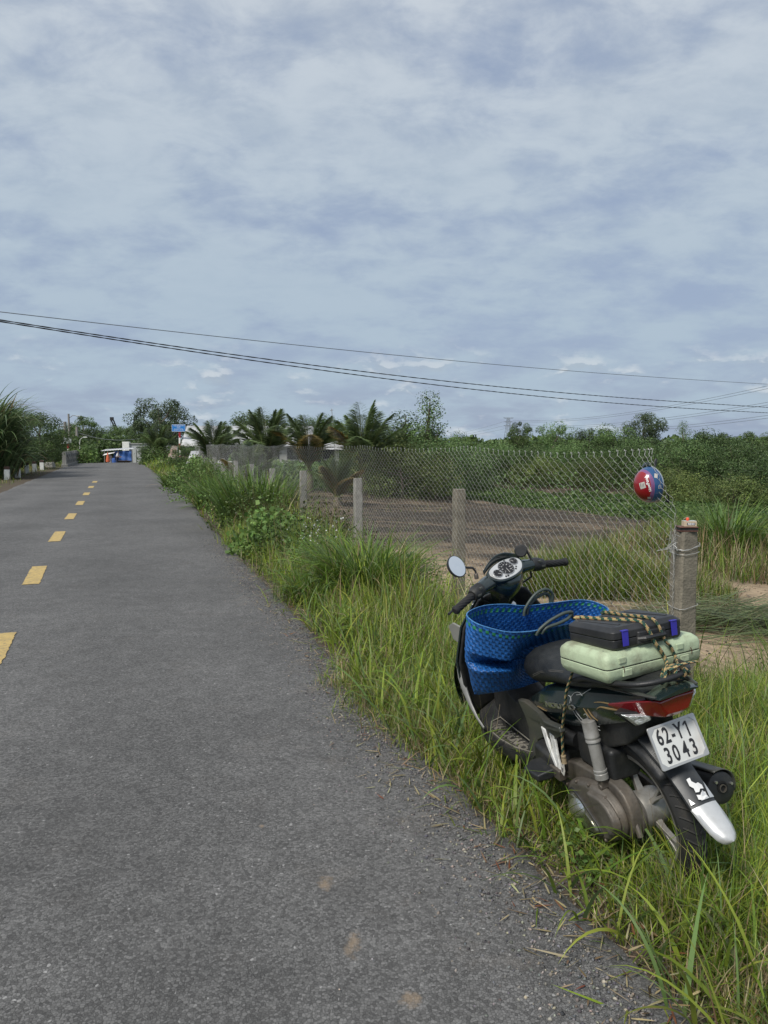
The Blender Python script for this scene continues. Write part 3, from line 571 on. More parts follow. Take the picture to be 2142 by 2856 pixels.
# ------------------------------------------------------------------ planted trees: (kind, image column, distance, label, scale)
TR = [
 ('dark', 118, 46, 'dark bushy tree behind the cane clump left of the bridge railing', 0.85, None),
 ('dark', 60, 50, 'dark tree half hidden behind the left-edge cane grass', 0.95, None),
 ('mid', 150, 54, 'lower leafy tree between the dark tree and the left bridge railing', 0.55, None),
 ('tall', 238, 118, 'tallest far dark tree right of the utility poles', 1.12, None),
 ('dark', 200, 122, 'far dark tree directly behind the utility poles', 1.3, None),
 ('dark', 172, 112, 'low far tree left of the utility poles', 0.95, None),
 ('dark', 272, 112, 'far dark tree above the middle of the road end', 1.15, None),
 ('mid', 300, 104, 'far tree just behind the orange parasol and the stall', 1.0, None),
 ('dark', 330, 120, 'far dark tree between the two crane booms', 1.35, None),
 ('dark', 362, 116, 'far dark tree under the right crane boom', 1.3, None),
 ('tall', 392, 110, 'far dark tree above the white roadside building', 0.95, None),
 ('mid', 250, 96, 'low shrubby tree where the left verge meets the end of the road', 0.62, None),
 ('feather', 452, 62, 'feathery light tree standing left of the blue sign', 1.18, None),
 ('feather', 492, 68, 'lower feathery tree directly behind the blue sign', 0.85, None),
 ('mid', 425, 60, 'bushy green tree under the feathery tree by the road', 0.62, None),
 ('mid', 528, 41, 'bushy tree right of the sign post behind the verge grass', 0.5, 0.42),
 ('dark', 712, 52, 'dark full tree behind the second coconut palm', 1.0, None),
 ('dark', 832, 60, 'rounded dark tree seen between the second and third palms', 0.98, None),
 ('mid', 893, 62, 'rounded tree behind the right side of the third palm', 0.98, None),
 ('mid', 940, 48, 'small tree beside the thin antenna mast', 0.8, None),
 ('bushy', 1060, 31, 'yellowish bush at the foot of the fourth palm', 1.0, 1.0),
 ('bushy', 1120, 27, 'dense bush behind the fence left of the second fence post', 1.05, 1.05),
 ('bush', 1215, 30, 'big rounded mangrove-like bush above the second fence post', 1.1, 0.98),
 ('bush', 1290, 36, 'bush on the pond bank right of the big rounded bush', 0.95, 0.8),
 ('slim', 1195, 33, 'tallest slim sapling rising above the bushes near mid picture', 1.0, 0.98),
 ('slim', 1128, 34, 'slim bushy sapling left of the tallest sapling', 1.25, 0.80),
 ('slim', 1277, 37, 'short leaning sapling right of the tallest sapling', 0.75, 0.70),
 ('bush', 1370, 41, 'low bush on the far bank left of the pylon', 0.95, 0.88),
 ('tall', 1450, 58, 'small dark tree right beside the distant pylon', 0.42, 0.58),
 ('bush', 1448, 40, 'bush on the far bank below the pylon', 0.9, 0.82),
 ('mid', 1538, 43, 'rounded tree on the far bank above the fence mesh', 0.68, 0.74),
 ('bush', 1600, 39, 'low spreading bush right of the rounded far-bank tree', 0.85, 0.88),
 ('dark', 1640, 47, 'upright dark tree behind the spreading bush on the far bank', 0.55, 0.70),
 ('mid', 1712, 39, 'bushy tree on the far bank left of the helmet', 0.8, 0.68),
 ('feather', 1792, 44, 'taller loose-crowned tree directly above the helmet', 0.62, 0.80),
 ('bush', 1805, 36, 'wide bush behind the helmet', 0.95, 0.98),
 ('bush', 1895, 34, 'wide bush right of the helmet across the pond', 0.95, 0.95),
 ('slim', 1900, 47, 'thin sapling poking up right of the helmet', 0.6, 0.72),
 ('mid', 1965, 36, 'rounded tree above the small box on the post', 0.78, 0.62),
 ('bush', 2040, 33, 'broad mid-green bush above the big grass clump', 0.95, 0.95),
 ('bush', 2120, 30, 'broad bush at the right edge of the picture', 0.95, 0.85),
 ('dark', 2000, 52, 'dark tree crown behind the far-bank bushes', 0.8, 0.66),
 ('dark', 2095, 55, 'dark tree crown furthest right behind the bushes', 0.9, 0.70),
 ('bushy', 1850, 32, 'yellow-green waterside bush below the helmet side bushes', 0.8, 0.75),
 ('bushy', 1950, 30.5, 'yellow-green waterside bush opposite the box on the post', 0.8, 0.75),
 ('bushy', 2045, 28.5, 'yellow-green waterside bush opposite the big grass clump', 0.8, 0.75),
 ('bushy', 1500, 38, 'olive bush at the pond edge seen through the mesh', 0.75, 0.72),
 ('bushy', 1660, 36.5, 'olive bush at the pond edge left of the helmet strap', 0.75, 0.72)]
for kind, px, dist, label, s, szz in TR:
    tree(kind, at_px(px, dist), dist, label, s, szz if szz is None else szz, 'bush' if 'bush' in kind else 'tree', name='bush' if 'bush' in kind else 'tree')
# distant woods
v = Veg(); n = 52000; a = U(-1.35, 1.3, n); R_ = 190 + 70 * U(0, 1, n); Hh = 2.2 + 3.0 * fbm(a * 60, a * 0 + 4, 1.0, 4)
P = np.stack([R_ * np.sin(a), R_ * np.cos(a), -1 + Hh * U(0, 1, n) ** 0.6], 1); v.add(leaves_arr(P, 0.95, pick(T_D * 1.2, n) * (0.6 + 0.9 * fbm(a * 90, a + 1, 1.0, 2))[:, None], aspect=0.8))
tag(v.build('distant_wood', leaft), kind='stuff')
v = Veg(); n = 22000; a = U(-0.1, 0.55, n); R_ = 62 + 14 * U(0, 1, n); Hh = 0.3 + 1.6 * fbm(a * 55, a * 0 + 9, 1.0, 4)
P = np.stack([R_ * np.sin(a), R_ * np.cos(a), -0.7 + Hh * U(0, 1, n) ** 0.6], 1); v.add(leaves_arr(P, 0.24, pick(T_D * 1.25, n) * (0.6 + 0.9 * fbm(a * 50, a + 1, 1.0, 2))[:, None], aspect=0.8))
tag(v.build('scrub_belt', leaft), kind='stuff')
v = Veg(); n = 16000; a = U(-0.43, -0.16, n); R_ = 104 + 14 * U(0, 1, n); P = np.stack([R_ * np.sin(a), R_ * np.cos(a), -1 + (2.2 + 1.6 * fbm(a * 50, a * 0, 1.0, 3)) * U(0, 1, n) ** 0.7], 1)
v.add(leaves_arr(P, 0.4, pick(T_D * 1.1, n), aspect=0.8)); tag(v.build('roadside_scrub', leaft), kind='stuff')
v = Veg(); n = 15000; x = U(-15, 2, n); y = U(30, 44, n); k = (road_d(x, y) > 5.5) & (poly_sd(x, y, POND) > 0); x, y = x[k], y[k]
P = onground(x, y); P[:, 2] += U(0, 0.95, len(x)) ** 1.2; v.add(leaves_arr(P, 0.17, pick(T_M, len(x)), aspect=0.8)); tag(v.build('undergrowth', leaft), kind='stuff')

v = Veg(); x = U(-4, 40, 110000); y = U(16, 62, 110000); sd2 = poly_sd(x, y, POND); k = (sd2 > -0.5) & (y > 36.0 - 0.56 * (x - 3)) & (y < 62 - 0.3 * (x - 3)) & (np.abs(x / y) < 0.62); x, y = x[k], y[k]
P = np.stack([x, y, np.maximum(hz(x, y), -1.0)], 1); P[:, 2] += U(0, 1, len(x)) ** 0.8 * (0.25 + 1.1 * fbm(x, y, 0.6, 3)); v.add(leaves_arr(P, 0.11, pick(T_M, len(x)) * (0.6 + 0.9 * fbm(x, y, 0.9, 2))[:, None], aspect=0.8)); tag(v.build('bank_undergrowth', leaft), kind='stuff')

# ------------------------------------------------------------------ coconut palms
def palm(x, y, Lf, nf, label, seed, lean=0.35, yellow=0.15, base=0.75):
    g = np.random.default_rng(seed); root = empty('coconut_palm', (x, y, hz1(x, y)), 0, label, 'palm')
    mb = MB(); mb.tube([(0, 0, -0.2), (0.02, 0, base * 0.6), (0, 0.02, base + 0.1)], [0.17, 0.15, 0.10], 10); mb.build('trunk', barkm, root)
    v = Veg(); rm = MB()
    for k in range(nf):
        f = k / nf; az = k * 2.4 + g.uniform(-.3, .3); t0 = 0.02 + 0.52 * f ** 1.1 + g.uniform(-.05, .05); bnd = 0.20 + 0.75 * f + g.uniform(0, .3); L = Lf * (0.9 + 0.2 * g.uniform()) * (1 - 0.12 * f)
        m = 26; s = np.linspace(0, 1, m); an = t0 + bnd * s ** 1.5; ds = L / (m - 1); r = np.concatenate([[0], np.cumsum(np.sin(an[:-1]) * ds)]); h = np.concatenate([[0], np.cumsum(np.cos(an[:-1]) * ds)]) + base
        X = np.stack([r * cos(az), r * sin(az), h], 1); rm.tube(list(X[::3]), list(np.linspace(0.028, 0.006, len(X[::3]))), 5)
        nl = 84; ss = np.linspace(0.16, 0.99, nl); pos = np.stack([np.interp(ss, s, X[:, i]) for i in range(3)], 1); tg = np.stack([np.interp(ss, s, np.gradient(X[:, i])) for i in range(3)], 1); tg /= np.linalg.norm(tg, axis=1)[:, None]
        side = np.array([-sin(az), cos(az), 0]); cg = np.array([0.115, 0.165, 0.06]) * g.uniform(0.75, 1.3); 
        if g.uniform() < yellow and f > 0.5: cg = np.array([0.20, 0.15, 0.045])
        for sg in (-1, 1):
            d = tg * 0.75 + side * sg * 0.75 + np.array([0, 0, -0.12]) + g.normal(0, 0.07, (nl, 3)); d /= np.linalg.norm(d, axis=1)[:, None]
            LL = Lf * 0.27 * np.sin(np.clip(ss * 1.02, 0, 1) * pi * 0.92 + 0.18) ** 0.6 * g.uniform(0.85, 1.15, nl)
            v.add(blade_arrays(pos, np.arctan2(d[:, 1], d[:, 0]), np.arccos(np.clip(d[:, 2], -1, 1)), np.full(nl, 0.35 + 0.2 * f) + g.normal(0, .1, nl), LL, np.full(nl, 0.042), cg[None] * g.uniform(0.7, 1.3, (nl, 1)), 3, np.full(nl, 0.5 * sg)))
    v.build('fronds', leafm, root); rm.build('frond_stems', mat('frond_rib', (0.16, 0.17, 0.06), 0.6), root); return root
palm(at_px(600, 31), 31, 2.1, 12, 'leftmost coconut palm directly right of the blue sign', 11)
palm(at_px(745, 29), 29, 2.5, 16, 'densest coconut palm in front of the silver roof', 12)
palm(at_px(862, 28), 28, 2.35, 12, 'coconut palm with one tall upright frond, third from the sign', 13, yellow=0.5)
palm(at_px(1012, 27), 27, 2.5, 17, 'rightmost big coconut palm beside the antenna mast', 14, yellow=0.4)
palm(at_px(1105, 34), 34, 2.6, 12, 'sparse palm half hidden in the bushes left of the saplings', 15)
palm(at_px(690, 24), 24, 1.6, 12, 'small young palm low behind the fence left of the third post', 16, yellow=0.6, base=0.2)
palm(at_px(940, 22), 22, 1.35, 12, 'small yellowing palm low behind the mesh between the two pale posts', 17, yellow=0.9, base=0.15)
palm(at_px(445, 58), 58, 2.5, 12, 'small palm among bushes right of the road end', 18)

# ------------------------------------------------------------------ water and floating hyacinth
wmat = mat('pond_water', (0.028, 0.03, 0.02), 0.08, vary=0.2, nscale=1.0, bump=0.12, bscale=6, spec=0.5)
mb = MB(); mb.add([(a, b, -1.02 + 0.0) for a, b in POND * 1.0], [tuple(range(len(POND)))]); tag(mb.build('water', wmat, smooth=False), kind='structure')
v = Veg(); x = U(0, 60, 700000); y = U(4, 38, 700000); sdv = poly_sd(x, y, POND); k = (sdv < 0.25) & (np.abs(x / y) < 0.62) & ~((fbm(x + 2, y * 1.7, 0.5, 3) > 0.60) & (sdv > -2.5) & (y > 22)); x, y = x[k], y[k]
n = len(x); hh_ = 0.16 + 0.34 * fbm(x, y, 0.9, 3); P = np.stack([x, y, -1.0 + hh_ * U(0.3, 1.1, n)], 1); HG = np.array([(0.10, 0.165, 0.045), (0.135, 0.20, 0.06), (0.065, 0.115, 0.035)])
v.add(leaves_arr(P, 0.085, pick(HG, n) * (0.55 + 1.0 * fbm(x, y, 1.5, 2))[:, None], aspect=0.95, droop=-1.0)); tag(v.build('water_hyacinth', leaft), kind='stuff')

# gravel, chips and dead leaves along the asphalt edge
def stones(name, n, x, y, zf, smin, smax, pal):
    g = rng; base = np.array([(1, 0, 0), (0, 1, 0), (-1, 0, 0), (0, -1, 0), (0, 0, 0.7), (0, 0, -0.5)]); fc = np.array([(0, 1, 4), (1, 2, 4), (2, 3, 4), (3, 0, 4), (1, 0, 5), (2, 1, 5), (3, 2, 5), (0, 3, 5)])
    s = g.uniform(smin, smax, n) ; sc3 = g.uniform(0.55, 1.3, (n, 1, 3)); a = g.uniform(0, 6.28, n); Vb = base[None] * sc3 * s[:, None, None] + g.normal(0, 0.12, (n, 6, 3)) * s[:, None, None]
    R_ = np.zeros((n, 3, 3)); R_[:, 0, 0] = np.cos(a); R_[:, 0, 1] = -np.sin(a); R_[:, 1, 0] = np.sin(a); R_[:, 1, 1] = np.cos(a); R_[:, 2, 2] = 1
    Vb = np.einsum('nij,nkj->nki', R_, Vb) + np.stack([x, y, zf], 1)[:, None]; cols = np.repeat(pick(pal, n, 0.25), 6, axis=0)
    return np_mesh(name, Vb.reshape(-1, 3), (fc[None] + (np.arange(n) * 6)[:, None, None]).reshape(-1, 3), cols, mat('gravel_stone', attr=True, rough=0.85, vary=0.1, spec=0.3))
SP = np.array([(0.13, 0.13, 0.135), (0.19, 0.18, 0.17), (0.09, 0.09, 0.095), (0.26, 0.23, 0.19)])
n = 19000; y = 1.2 + 11 * U(0, 1, n) ** 1.6; e = rng.normal(0.10, 0.17, n); xc = np.interp(y, RC[:, 1], RC[:, 0]) + (edge_r(y) + e) * 1.06; z = np.where(e > 0.1, hz(xc, y) + 0.0, np.maximum(hz(xc, y), 0.004))
tag(stones('edge_gravel', n, xc, y, z, 0.0015, 0.0085, SP), kind='stuff')
n = 140; y = 1.3 + 20 * U(0, 1, n) ** 1.5; xc = np.interp(y, RC[:, 1], RC[:, 0]) + edge_r(y) * U(-1.1, 0.95, n); tag(stones('road_chips', n, xc, y, np.full(n, 0.016), 0.001, 0.004, SP * 2), kind='stuff')
n = 26000; x = U(-9, 14, n); y = U(5.2, 27, n); k = in_field(x, y); x, y = x[k], y[k]
tag(stones('field_debris', len(x), x, y, hz(x, y) + .004, 0.004, 0.018, np.array([(0.07, 0.058, 0.05), (0.10, 0.08, 0.065), (0.30, 0.22, 0.16), (0.04, 0.036, 0.035)])), kind='stuff')
v = Veg(); n = 1700; y = 1.3 + 9 * U(0, 1, n) ** 1.4; e = rng.normal(0.2, 0.15, n); xc = np.interp(y, RC[:, 1], RC[:, 0]) + (edge_r(y) + e) * 1.06
P = np.stack([xc, y, np.maximum(hz(xc, y), 0.006) + 0.004], 1); c_ = pick(np.concatenate([DRY, [[0.22, 0.09, 0.045], [0.45, 0.38, 0.2]]]), n)
v.add(blade_arrays(P, U(0, 2 * pi, n), U(1.4, 1.57, n), U(-0.1, 0.15, n), U(0.015, 0.09, n), U(0.002, 0.008, n), c_, 4, U(-0.4, 0.4, n))); tag(v.build('leaf_litter'), kind='stuff')
# ------------------------------------------------------------------ chain-link fence with concrete posts
conc = mat('post_concrete', (0.20, 0.178, 0.138), 0.9, vary=0.3, nscale=7, bump=0.6, bscale=70, dirt=(0.10, 0.088, 0.07), dirt_amt=0.8, dscale=5)
conc2 = mat('pale_concrete', (0.27, 0.26, 0.235), 0.9, vary=0.25, nscale=9, bump=0.5, bscale=70, dirt=(0.14, 0.13, 0.11), dirt_amt=0.7, dscale=6)
wire_m = mat('galvanised_wire', (0.46, 0.46, 0.44), 0.5, metal=0.4, vary=0.25, nscale=30)
FPOST = [(1.90, 4.72), (0.86, 8.6), (-0.41, 11.8), (-1.51, 14.05), (-2.52, 17.0), (-3.5, 19.9), (-4.5, 22.9), (-5.5, 25.8), (-6.5, 28.9), (-7.6, 32.2), (-8.8, 35.6)]
fence = empty('chain_link_fence', (1.90, 4.72, 0), 0, 'wire mesh fence on short concrete posts running along the verge', 'fence')
FO = V3((1.90, 4.72, 0))
for i, (px_, py_) in enumerate(FPOST):
    g0 = hz1(px_, py_); top = 1.02 + random.uniform(-0.03, 0.03); mb = MB(); w = 0.128; a_ = 0.30 + random.uniform(-0.05, 0.05)
    Rz = np.array([(cos(a_), -sin(a_), 0), (sin(a_), cos(a_), 0), (0, 0, 1)]); n_ = 14; rings = []
    if i == 0: Rz = Rz @ np.array([(1, 0, 0), (0, 1, 0), (0, 0, 1)]); top = 1.015
    for k in range(n_ + 1):
        t_ = k / n_; z = g0 - 0.3 + (top - g0 + 0.3) * t_; ww = w / 2 * (1 - 0.02 * t_); pts = []
        for sx, sy in ((-1, -1), (1, -1), (1, 1), (-1, 1)):
            cz = 0.010 * (random.random() if k > 2 else 0) + (0.006 if k == n_ else 0); pts.append((sx * (ww - 0.008 - cz), sy * (ww - cz * .3), z + random.uniform(-.004, .004) * (k == n_))); pts.append((sx * (ww - cz * .3), sy * (ww - 0.008 - cz), z + random.uniform(-.004, .004) * (k == n_)))
        pts = [pts[0], pts[1], pts[3], pts[2], pts[4], pts[5], pts[7], pts[6]]
        c_ = [sum(q[j] for q in pts) / 8 for j in range(3)]
        pts.sort(key=lambda q: atan2(q[1], q[0])); rings.append([V3((px_, py_, 0)) - FO + Rz @ V3(q) * [1, 1, 1] for q in pts])
    mb.loft(rings); mb.build('post', conc if i < 2 else conc2, fence, ang=30, label=('brownish end post with the small box on it' if i == 0 else None))
FPr = np.array([FPOST[0]] + FPOST[1:], float); fs_ = np.concatenate([[0], np.cumsum(np.linalg.norm(np.diff(FPr, axis=0), axis=1))])
pitch, dh = 0.058, 0.0685; nw = int(fs_[-1] / pitch); npt = 24 * 8 + 1
zi = np.linspace(0, 24, npt); I = np.arange(nw)[:, None]; ph = zi[None] + 0.5 * (I % 2); tri = 1 - np.abs((ph % 1.0) * 2 - 1)
tri = 0.5 - 0.5 * np.cos(tri * pi) * 0.45 - 0.5 * (1 - 2 * tri) * 0.55
Zr = zi * dh; S_ = pitch * (I + tri * 1.04 - 0.02); Zz = np.repeat(Zr[None], nw, 0)
wob = fbm(S_ * 1.1, Zz * 1.2 + 3, 1.0, 3) - 0.47; Zz = Zz + 0.035 * (fbm(S_, Zz, 1.6, 3) - 0.47) + 0.02 * (vnoise(S_, S_ * 0 + 2, 0.9) - .5)
S_ = S_ + 0.03 * (fbm(S_ + 40, Zz, 2.2, 2) - 0.37)
sh_top = sst(Zz, 1.15, 1.66); S_ = S_ + 0.30 * sh_top * np.exp(-S_ / 0.45) + 0.05 * np.exp(-S_ / 0.3)
S_ = np.maximum(S_ - 0.15, -0.06)
FX = np.interp(S_, fs_, FPr[:, 0]); FY = np.interp(S_, fs_, FPr[:, 1]); tx = -0.29; ty = 0.957; nxx, nyy = -ty, tx       # normal towards the road
offn = 0.085 + 0.05 * wob + 0.006 * np.sin(ph * 2 * pi) + 0.04 * sst(Zz, 1.2, 1.66)
gz = hz(np.interp(np.arange(nw) * pitch, fs_, FPr[:, 0]), np.interp(np.arange(nw) * pitch, fs_, FPr[:, 1]))[:, None]
zt = 1.505 - 0.035 * np.abs(np.sin(I * pitch * pi / 3.6)) + 0.02 * (vnoise(I * 0.11, I * 0 + 3.3) - .5); Zw = gz + 0.0 + (zt - gz) * (Zz / (24 * dh))
PX = FX + nxx * offn; PY = FY + nyy * offn
dist_ = np.hypot(PX, PY); rw = 0.0014
ring3 = [(1, 0), (-0.5, 0.87), (-0.5, -0.87)]
Vw = np.stack([np.stack([PX + rw * (a * nxx + b * tx) - FO[0], PY + rw * (a * nyy + b * ty) - FO[1], Zw + 0 * PX], -1) for a, b in ring3], 2)   # nw,npt,3,3
ii = np.arange(nw * npt * 3).reshape(nw, npt, 3); Fq = [np.stack([ii[:, :-1, k], ii[:, :-1, (k + 1) % 3], ii[:, 1:, (k + 1) % 3], ii[:, 1:, k]], -1).reshape(-1, 4) for k in range(3)]
np_mesh('wire_mesh', Vw.reshape(-1, 3), np.concatenate(Fq), None, wire_m, fence, smooth=True)
mb = MB()                                                     # cut wire ends on top and tie wires round the end post
for k in range(0, nw, 2):
    p = V3((PX[k, -1], PY[k, -1], Zw[k, -1])) - FO; mb.tube([p - [0, 0, .012], p + [0.004, 0, 0.014], p + [0.018 * tx + .004, 0.018 * ty, 0.030]], 0.0019, 4); mb.tube([p + [-0.016 * tx, -0.016 * ty, .022], p + [0.016 * tx, 0.016 * ty, 0.020]], 0.0018, 4)
mb.build('mesh_top_barb', wire_m, fence, smooth=False).__setitem__('kind', 'stuff')
def wrap(cx, cy, z, r, dz, turns=1.0, ph=0.0):
    P = []
    for k in range(int(28 * turns)):
        a = ph + 2 * pi * k / 28; q = max(abs(cos(a)), abs(sin(a))); rr = r / q if q > 0.75 else r * 1.25; al = a + 0.30
        P.append((cx + rr * cos(al) - FO[0], cy + rr * sin(al) - FO[1], z + dz * sin(a * 1.0 + 1) + random.uniform(-.002, .002)))
    return P
for z, dz, tn in ((0.925, 0.02, 1.1), (0.885, 0.012, 1.3), (0.93, 0.03, 0.9), (0.55, 0.02, 1.1), (0.30, 0.015, 1.1)):
    mb = MB(); mb.tube(wrap(1.90, 4.72, z, 0.070, dz, tn, random.uniform(0, 3)), 0.0017, 5); mb.build('tie_wire', wire_m, fence)
mb = MB(); q = V3((1.80, 4.69, 0.96)) - FO
for k in range(5):
    P = [q + V3((random.gauss(0, .03), random.gauss(0, .02) - .03, random.gauss(0, .05))) for _ in range(7)]; mb.tube(P, 0.0017, 4)
mb.build('loose_wire', wire_m, fence)

# ------------------------------------------------------------------ things on the fence post
def frame(o): return lambda x, y, z: V3(o) + V3((x, y, z))
px0, py0 = 1.90, 4.70; zt0 = 1.018
tan = mat('box_card', (0.52, 0.42, 0.30), 0.7, vary=0.06); blk = mat('black_plastic', (0.018, 0.019, 0.021), 0.45, vary=0.2, nscale=14, bump=0.08, bscale=90, dirt=(0.09, 0.085, 0.075), dirt_amt=0.22, dscale=6)
wal = empty('wallet', (px0, py0, zt0), -0.02, 'folded dark brown leather wallet lying flat on the end post', 'wallet')
mb = MB(); mb.box((0, 0, 0.004), (0.118, 0.095, 0.006)); mb.build('lower_cover', mat('brown_leather', (0.12, 0.055, 0.04), 0.6, bump=0.3), wal, bevel=0.0025)
mb = MB(); mb.box((0.001, 0.003, 0.0155), (0.112, 0.088, 0.0165)); mb.build('card_pockets', blk, wal, bevel=0.002)
mb = MB(); mb.box((0, 0, 0.0275), (0.120, 0.096, 0.007)); mb.build('upper_cover', MATS['brown_leather'], wal, bevel=0.0028)
bx = empty('small_box', (px0 + 0.012, py0 - 0.008, zt0 + 0.0315), -0.05, 'small tan box with a dark lettered label on top of the wallet', 'box')
mb = MB(); mb.box((0, 0, 0.017), (0.078, 0.05, 0.033)); mb.build('carton', tan, bx, bevel=0.0015)
mb = MB(); mb.box((0, 0.0, 0.0345), (0.076, 0.048, 0.0018)); mb.build('lid', mat('box_lid', (0.45, 0.47, 0.46), 0.5), bx)
mb = MB(); mb.box((0.004, -0.0256, 0.016), (0.050, 0.0012, 0.0145)); mb.build('label_panel', mat('label_ink', (0.02, 0.025, 0.05), 0.6), bx)
mb = MB(); put_text(mb, 'RENO', 0.0155, (0.004, -0.0262, 0.016), (1, 0, 0), (0, 0, 1), 0.0003, bold=0.0006); mb.build('label_text', mat('white_ink', (0.75, 0.75, 0.75), 0.6, vary=0), bx, smooth=False)
lt = empty('orange_plug', (px0 - 0.002, py0 - 0.012, zt0 + 0.067), 0, 'tiny orange plug with a string loop on top of the small tan box', 'plug')
mb = MB(); mb.lathe([(0.006, 0), (0.0095, 0.003), (0.0095, 0.014), (0.006, 0.019)], (0, 0, 0), (0.1, -0.2, 1), 14); mb.build('plug_body', mat('orange_plastic', (0.80, 0.10, 0.04), 0.4, vary=0.05), lt)
mb = MB(); mb.tube([(0.006, .006, .004), (0.016, .008, .014), (0.012, .01, .022), (0, .01, .02), (-0.016, .006, .012), (-0.024, .004, .008)], 0.0018, 6); mb.build('string_loop', mat('string', (0.35, 0.30, 0.24), 0.9), lt)

# ------------------------------------------------------------------ helmet hung on the mesh
HC = V3((1.752, 4.93, 1.298)); hcam = V3((-0.335, -0.942, 0)); hrt = V3((0.942, -0.335, 0)); hz_ = V3((0, 0, 1))
haxis = nrm(hrt * -0.76 + hcam * 0.62 - hz_ * 0.10); hup = nrm(V3((0.1, 0, 1)) - haxis * np.dot((0.1, 0, 1), haxis)); hsd = np.cross(haxis, hup)
def hdir(x, z): return nrm(hrt * x + hz_ * z + hcam * sqrt(max(0.02, 1 - x * x - z * z)))
helm = empty('motorcycle_helmet', tuple(HC), 0, 'red and blue open-face helmet hooked on the top corner of the wire mesh', 'helmet')
def hsurf(u, v, k=1.0):   # u: 0 crown..1 rim
    th = u * (1.66 + 0.16 * cos(v - pi) ** 3 * u); r = sin(min(th, 1.72)) ; return k * (haxis * (0.118 * cos(th)) + hup * (0.121 * r * cos(v)) + hsd * (0.103 * r * sin(v)))
red = (0.24, 0.008, 0.014); blu = (0.018, 0.075, 0.19)
mb = MB(); nu, nv = 60, 72
for i in range(nu):
    for j in range(nv):
        u0, u1 = i / nu, (i + 1) / nu; v0, v1 = 2 * pi * j / nv, 2 * pi * (j + 1) / nv
        uu = (u0 + u1) / 2
        c_ = red if uu < 0.56 else blu if uu > 0.68 else ((0.08, 0.04, 0.17) if i % 2 else (0.28, 0.10, 0.20))
        q = [hsurf(u0, v0), hsurf(u0, v1), hsurf(u1, v1), hsurf(u1, v0)]
        mb.add(q if i else [q[0], q[2], q[3]], [(0, 1, 2, 3)] if i else [(0, 1, 2)], c_)
bmat = mat('helmet_paint', attr=True, rough=0.22, vary=0.0, coat=0.6); mb.build('shell', bmat, helm, ang=80)
mb = MB(); mb.tube([hsurf(1.0, 2 * pi * k / 60, 1.01) for k in range(61)], 0.0042, 8); mb.build('chrome_rim', mat('chrome', (0.62, 0.62, 0.61), 0.18, metal=0.9, vary=0.1), helm)
mb = MB(); mb.grid(lambda a, b: hsurf(a * 0.99, 2 * pi * b, 0.90), 16, 36); mb.build('liner', blk, helm)
mb = MB(); mb.loft([[hsurf(0.99, 2 * pi * k / 48, 0.99) for k in range(49)], [hsurf(0.985, 2 * pi * k / 48, 0.90) for k in range(49)]], closed=False); mb.build('edge_pad', blk, helm)
# visor brim on the far upper-left side
pv = max(np.linspace(-pi, pi, 90), key=lambda v: np.dot(hsurf(1, v), hz_ * .28 - hrt * .95)); T20 = np.linspace(-1, 1, 20)
mb = MB(); mb.loft([[hsurf(0.94, pv + 0.95 * t, 1.01) for t in T20], [hsurf(0.98, pv + 0.95 * t, 1.01 + 0.30 * (1 - t * t) ** 0.5) - haxis * 0.005 for t in T20]], closed=False)
mb.build('peak', mat('dark_visor', (0.012, 0.022, 0.018), 0.25, coat=0.3), helm, solid=0.003)
rb_ = HC * 0 + hrt * .085 - hz_ * .085 - hcam * .02; rt_ = hrt * .02 + hz_ * .115 - hcam * .03
for P in ([rb_, rb_ + V3((.018, 0, -.022)), rb_ + V3((.040, 0, -.052))], [rb_ + hrt * .01 + hz_ * .03, rb_ + V3((.028, 0, -.005)), rb_ + V3((.026, 0, -.035)), rb_ + V3((.01, 0, -.02))], [rt_, rt_ + V3((.0, 0, .03)), rt_ + V3((.012, .01, .05))]):
    mb = MB(); mb.tube(P, 0.009, 6, flat=0.3); mb.build('strap', blk, helm)
def hproj(d, k):   # direction to shell
    a = np.dot(d, haxis) / 0.118; b_ = np.dot(d, hup) / 0.121; c_ = np.dot(d, hsd) / 0.103; return d / sqrt(a * a + b_ * b_ + c_ * c_) * k
def decal(name, cdir, right, up, w, h, m, r=0.0, k=1.006, text=None, size=0.01):
    cdir = nrm(cdir); right = nrm(right - cdir * np.dot(right, cdir)); up = nrm(up - cdir * np.dot(up, cdir) - right * np.dot(up, right)); base = hproj(cdir, 1.0); mb = MB()
    if text: put_text(mb, text, size, base, right, up, 0, bold=size * 0.03, warp=lambda p: hproj(p, k), depth=0)
    else: mb.grid(lambda a, b: hproj(base + right * (a - .5) * w + up * (b - .5) * h, k), 6, 6)
    return mb.build(name, m, helm, smooth=False)
whi = mat('sticker_white', (0.46, 0.44, 0.40), 0.5, vary=0.06); inkm = mat('dark_ink', (0.05, 0.045, 0.05), 0.6, vary=0)
XR = hrt
decal('sticker', hdir(-.47, -.02), hrt * .94 + hz_ * .30, hz_ * .95 - hrt * .30, 0.038, 0.041, whi)
for q_ in ((-.56, .01), (-.48, -.01), (-.40, .02)): decal('sticker_mark', hdir(*q_), hrt, hz_ - hrt * .3, 0.003, 0.022, inkm, k=1.012)
decal('lettering', hdir(-.17, .06), hz_ * .94 - hrt * .34, -hrt * .94 - hz_ * .34, 0, 0, mat('white_ink', (0.75, .75, .75)), k=1.01, text='NowFood', size=0.026)
decal('sticker', hdir(.24, .56), hrt, hz_ - hrt * .15, 0.021, 0.030, whi); decal('sticker', hdir(.50, -.10), hrt, hz_ - hrt * .2, 0.020, 0.021, whi)
decal('sticker_mark', hdir(.50, -.10), hrt, hz_, 0.013, 0.013, mat('blue_ink', (0.03, 0.14, 0.4)), k=1.012)
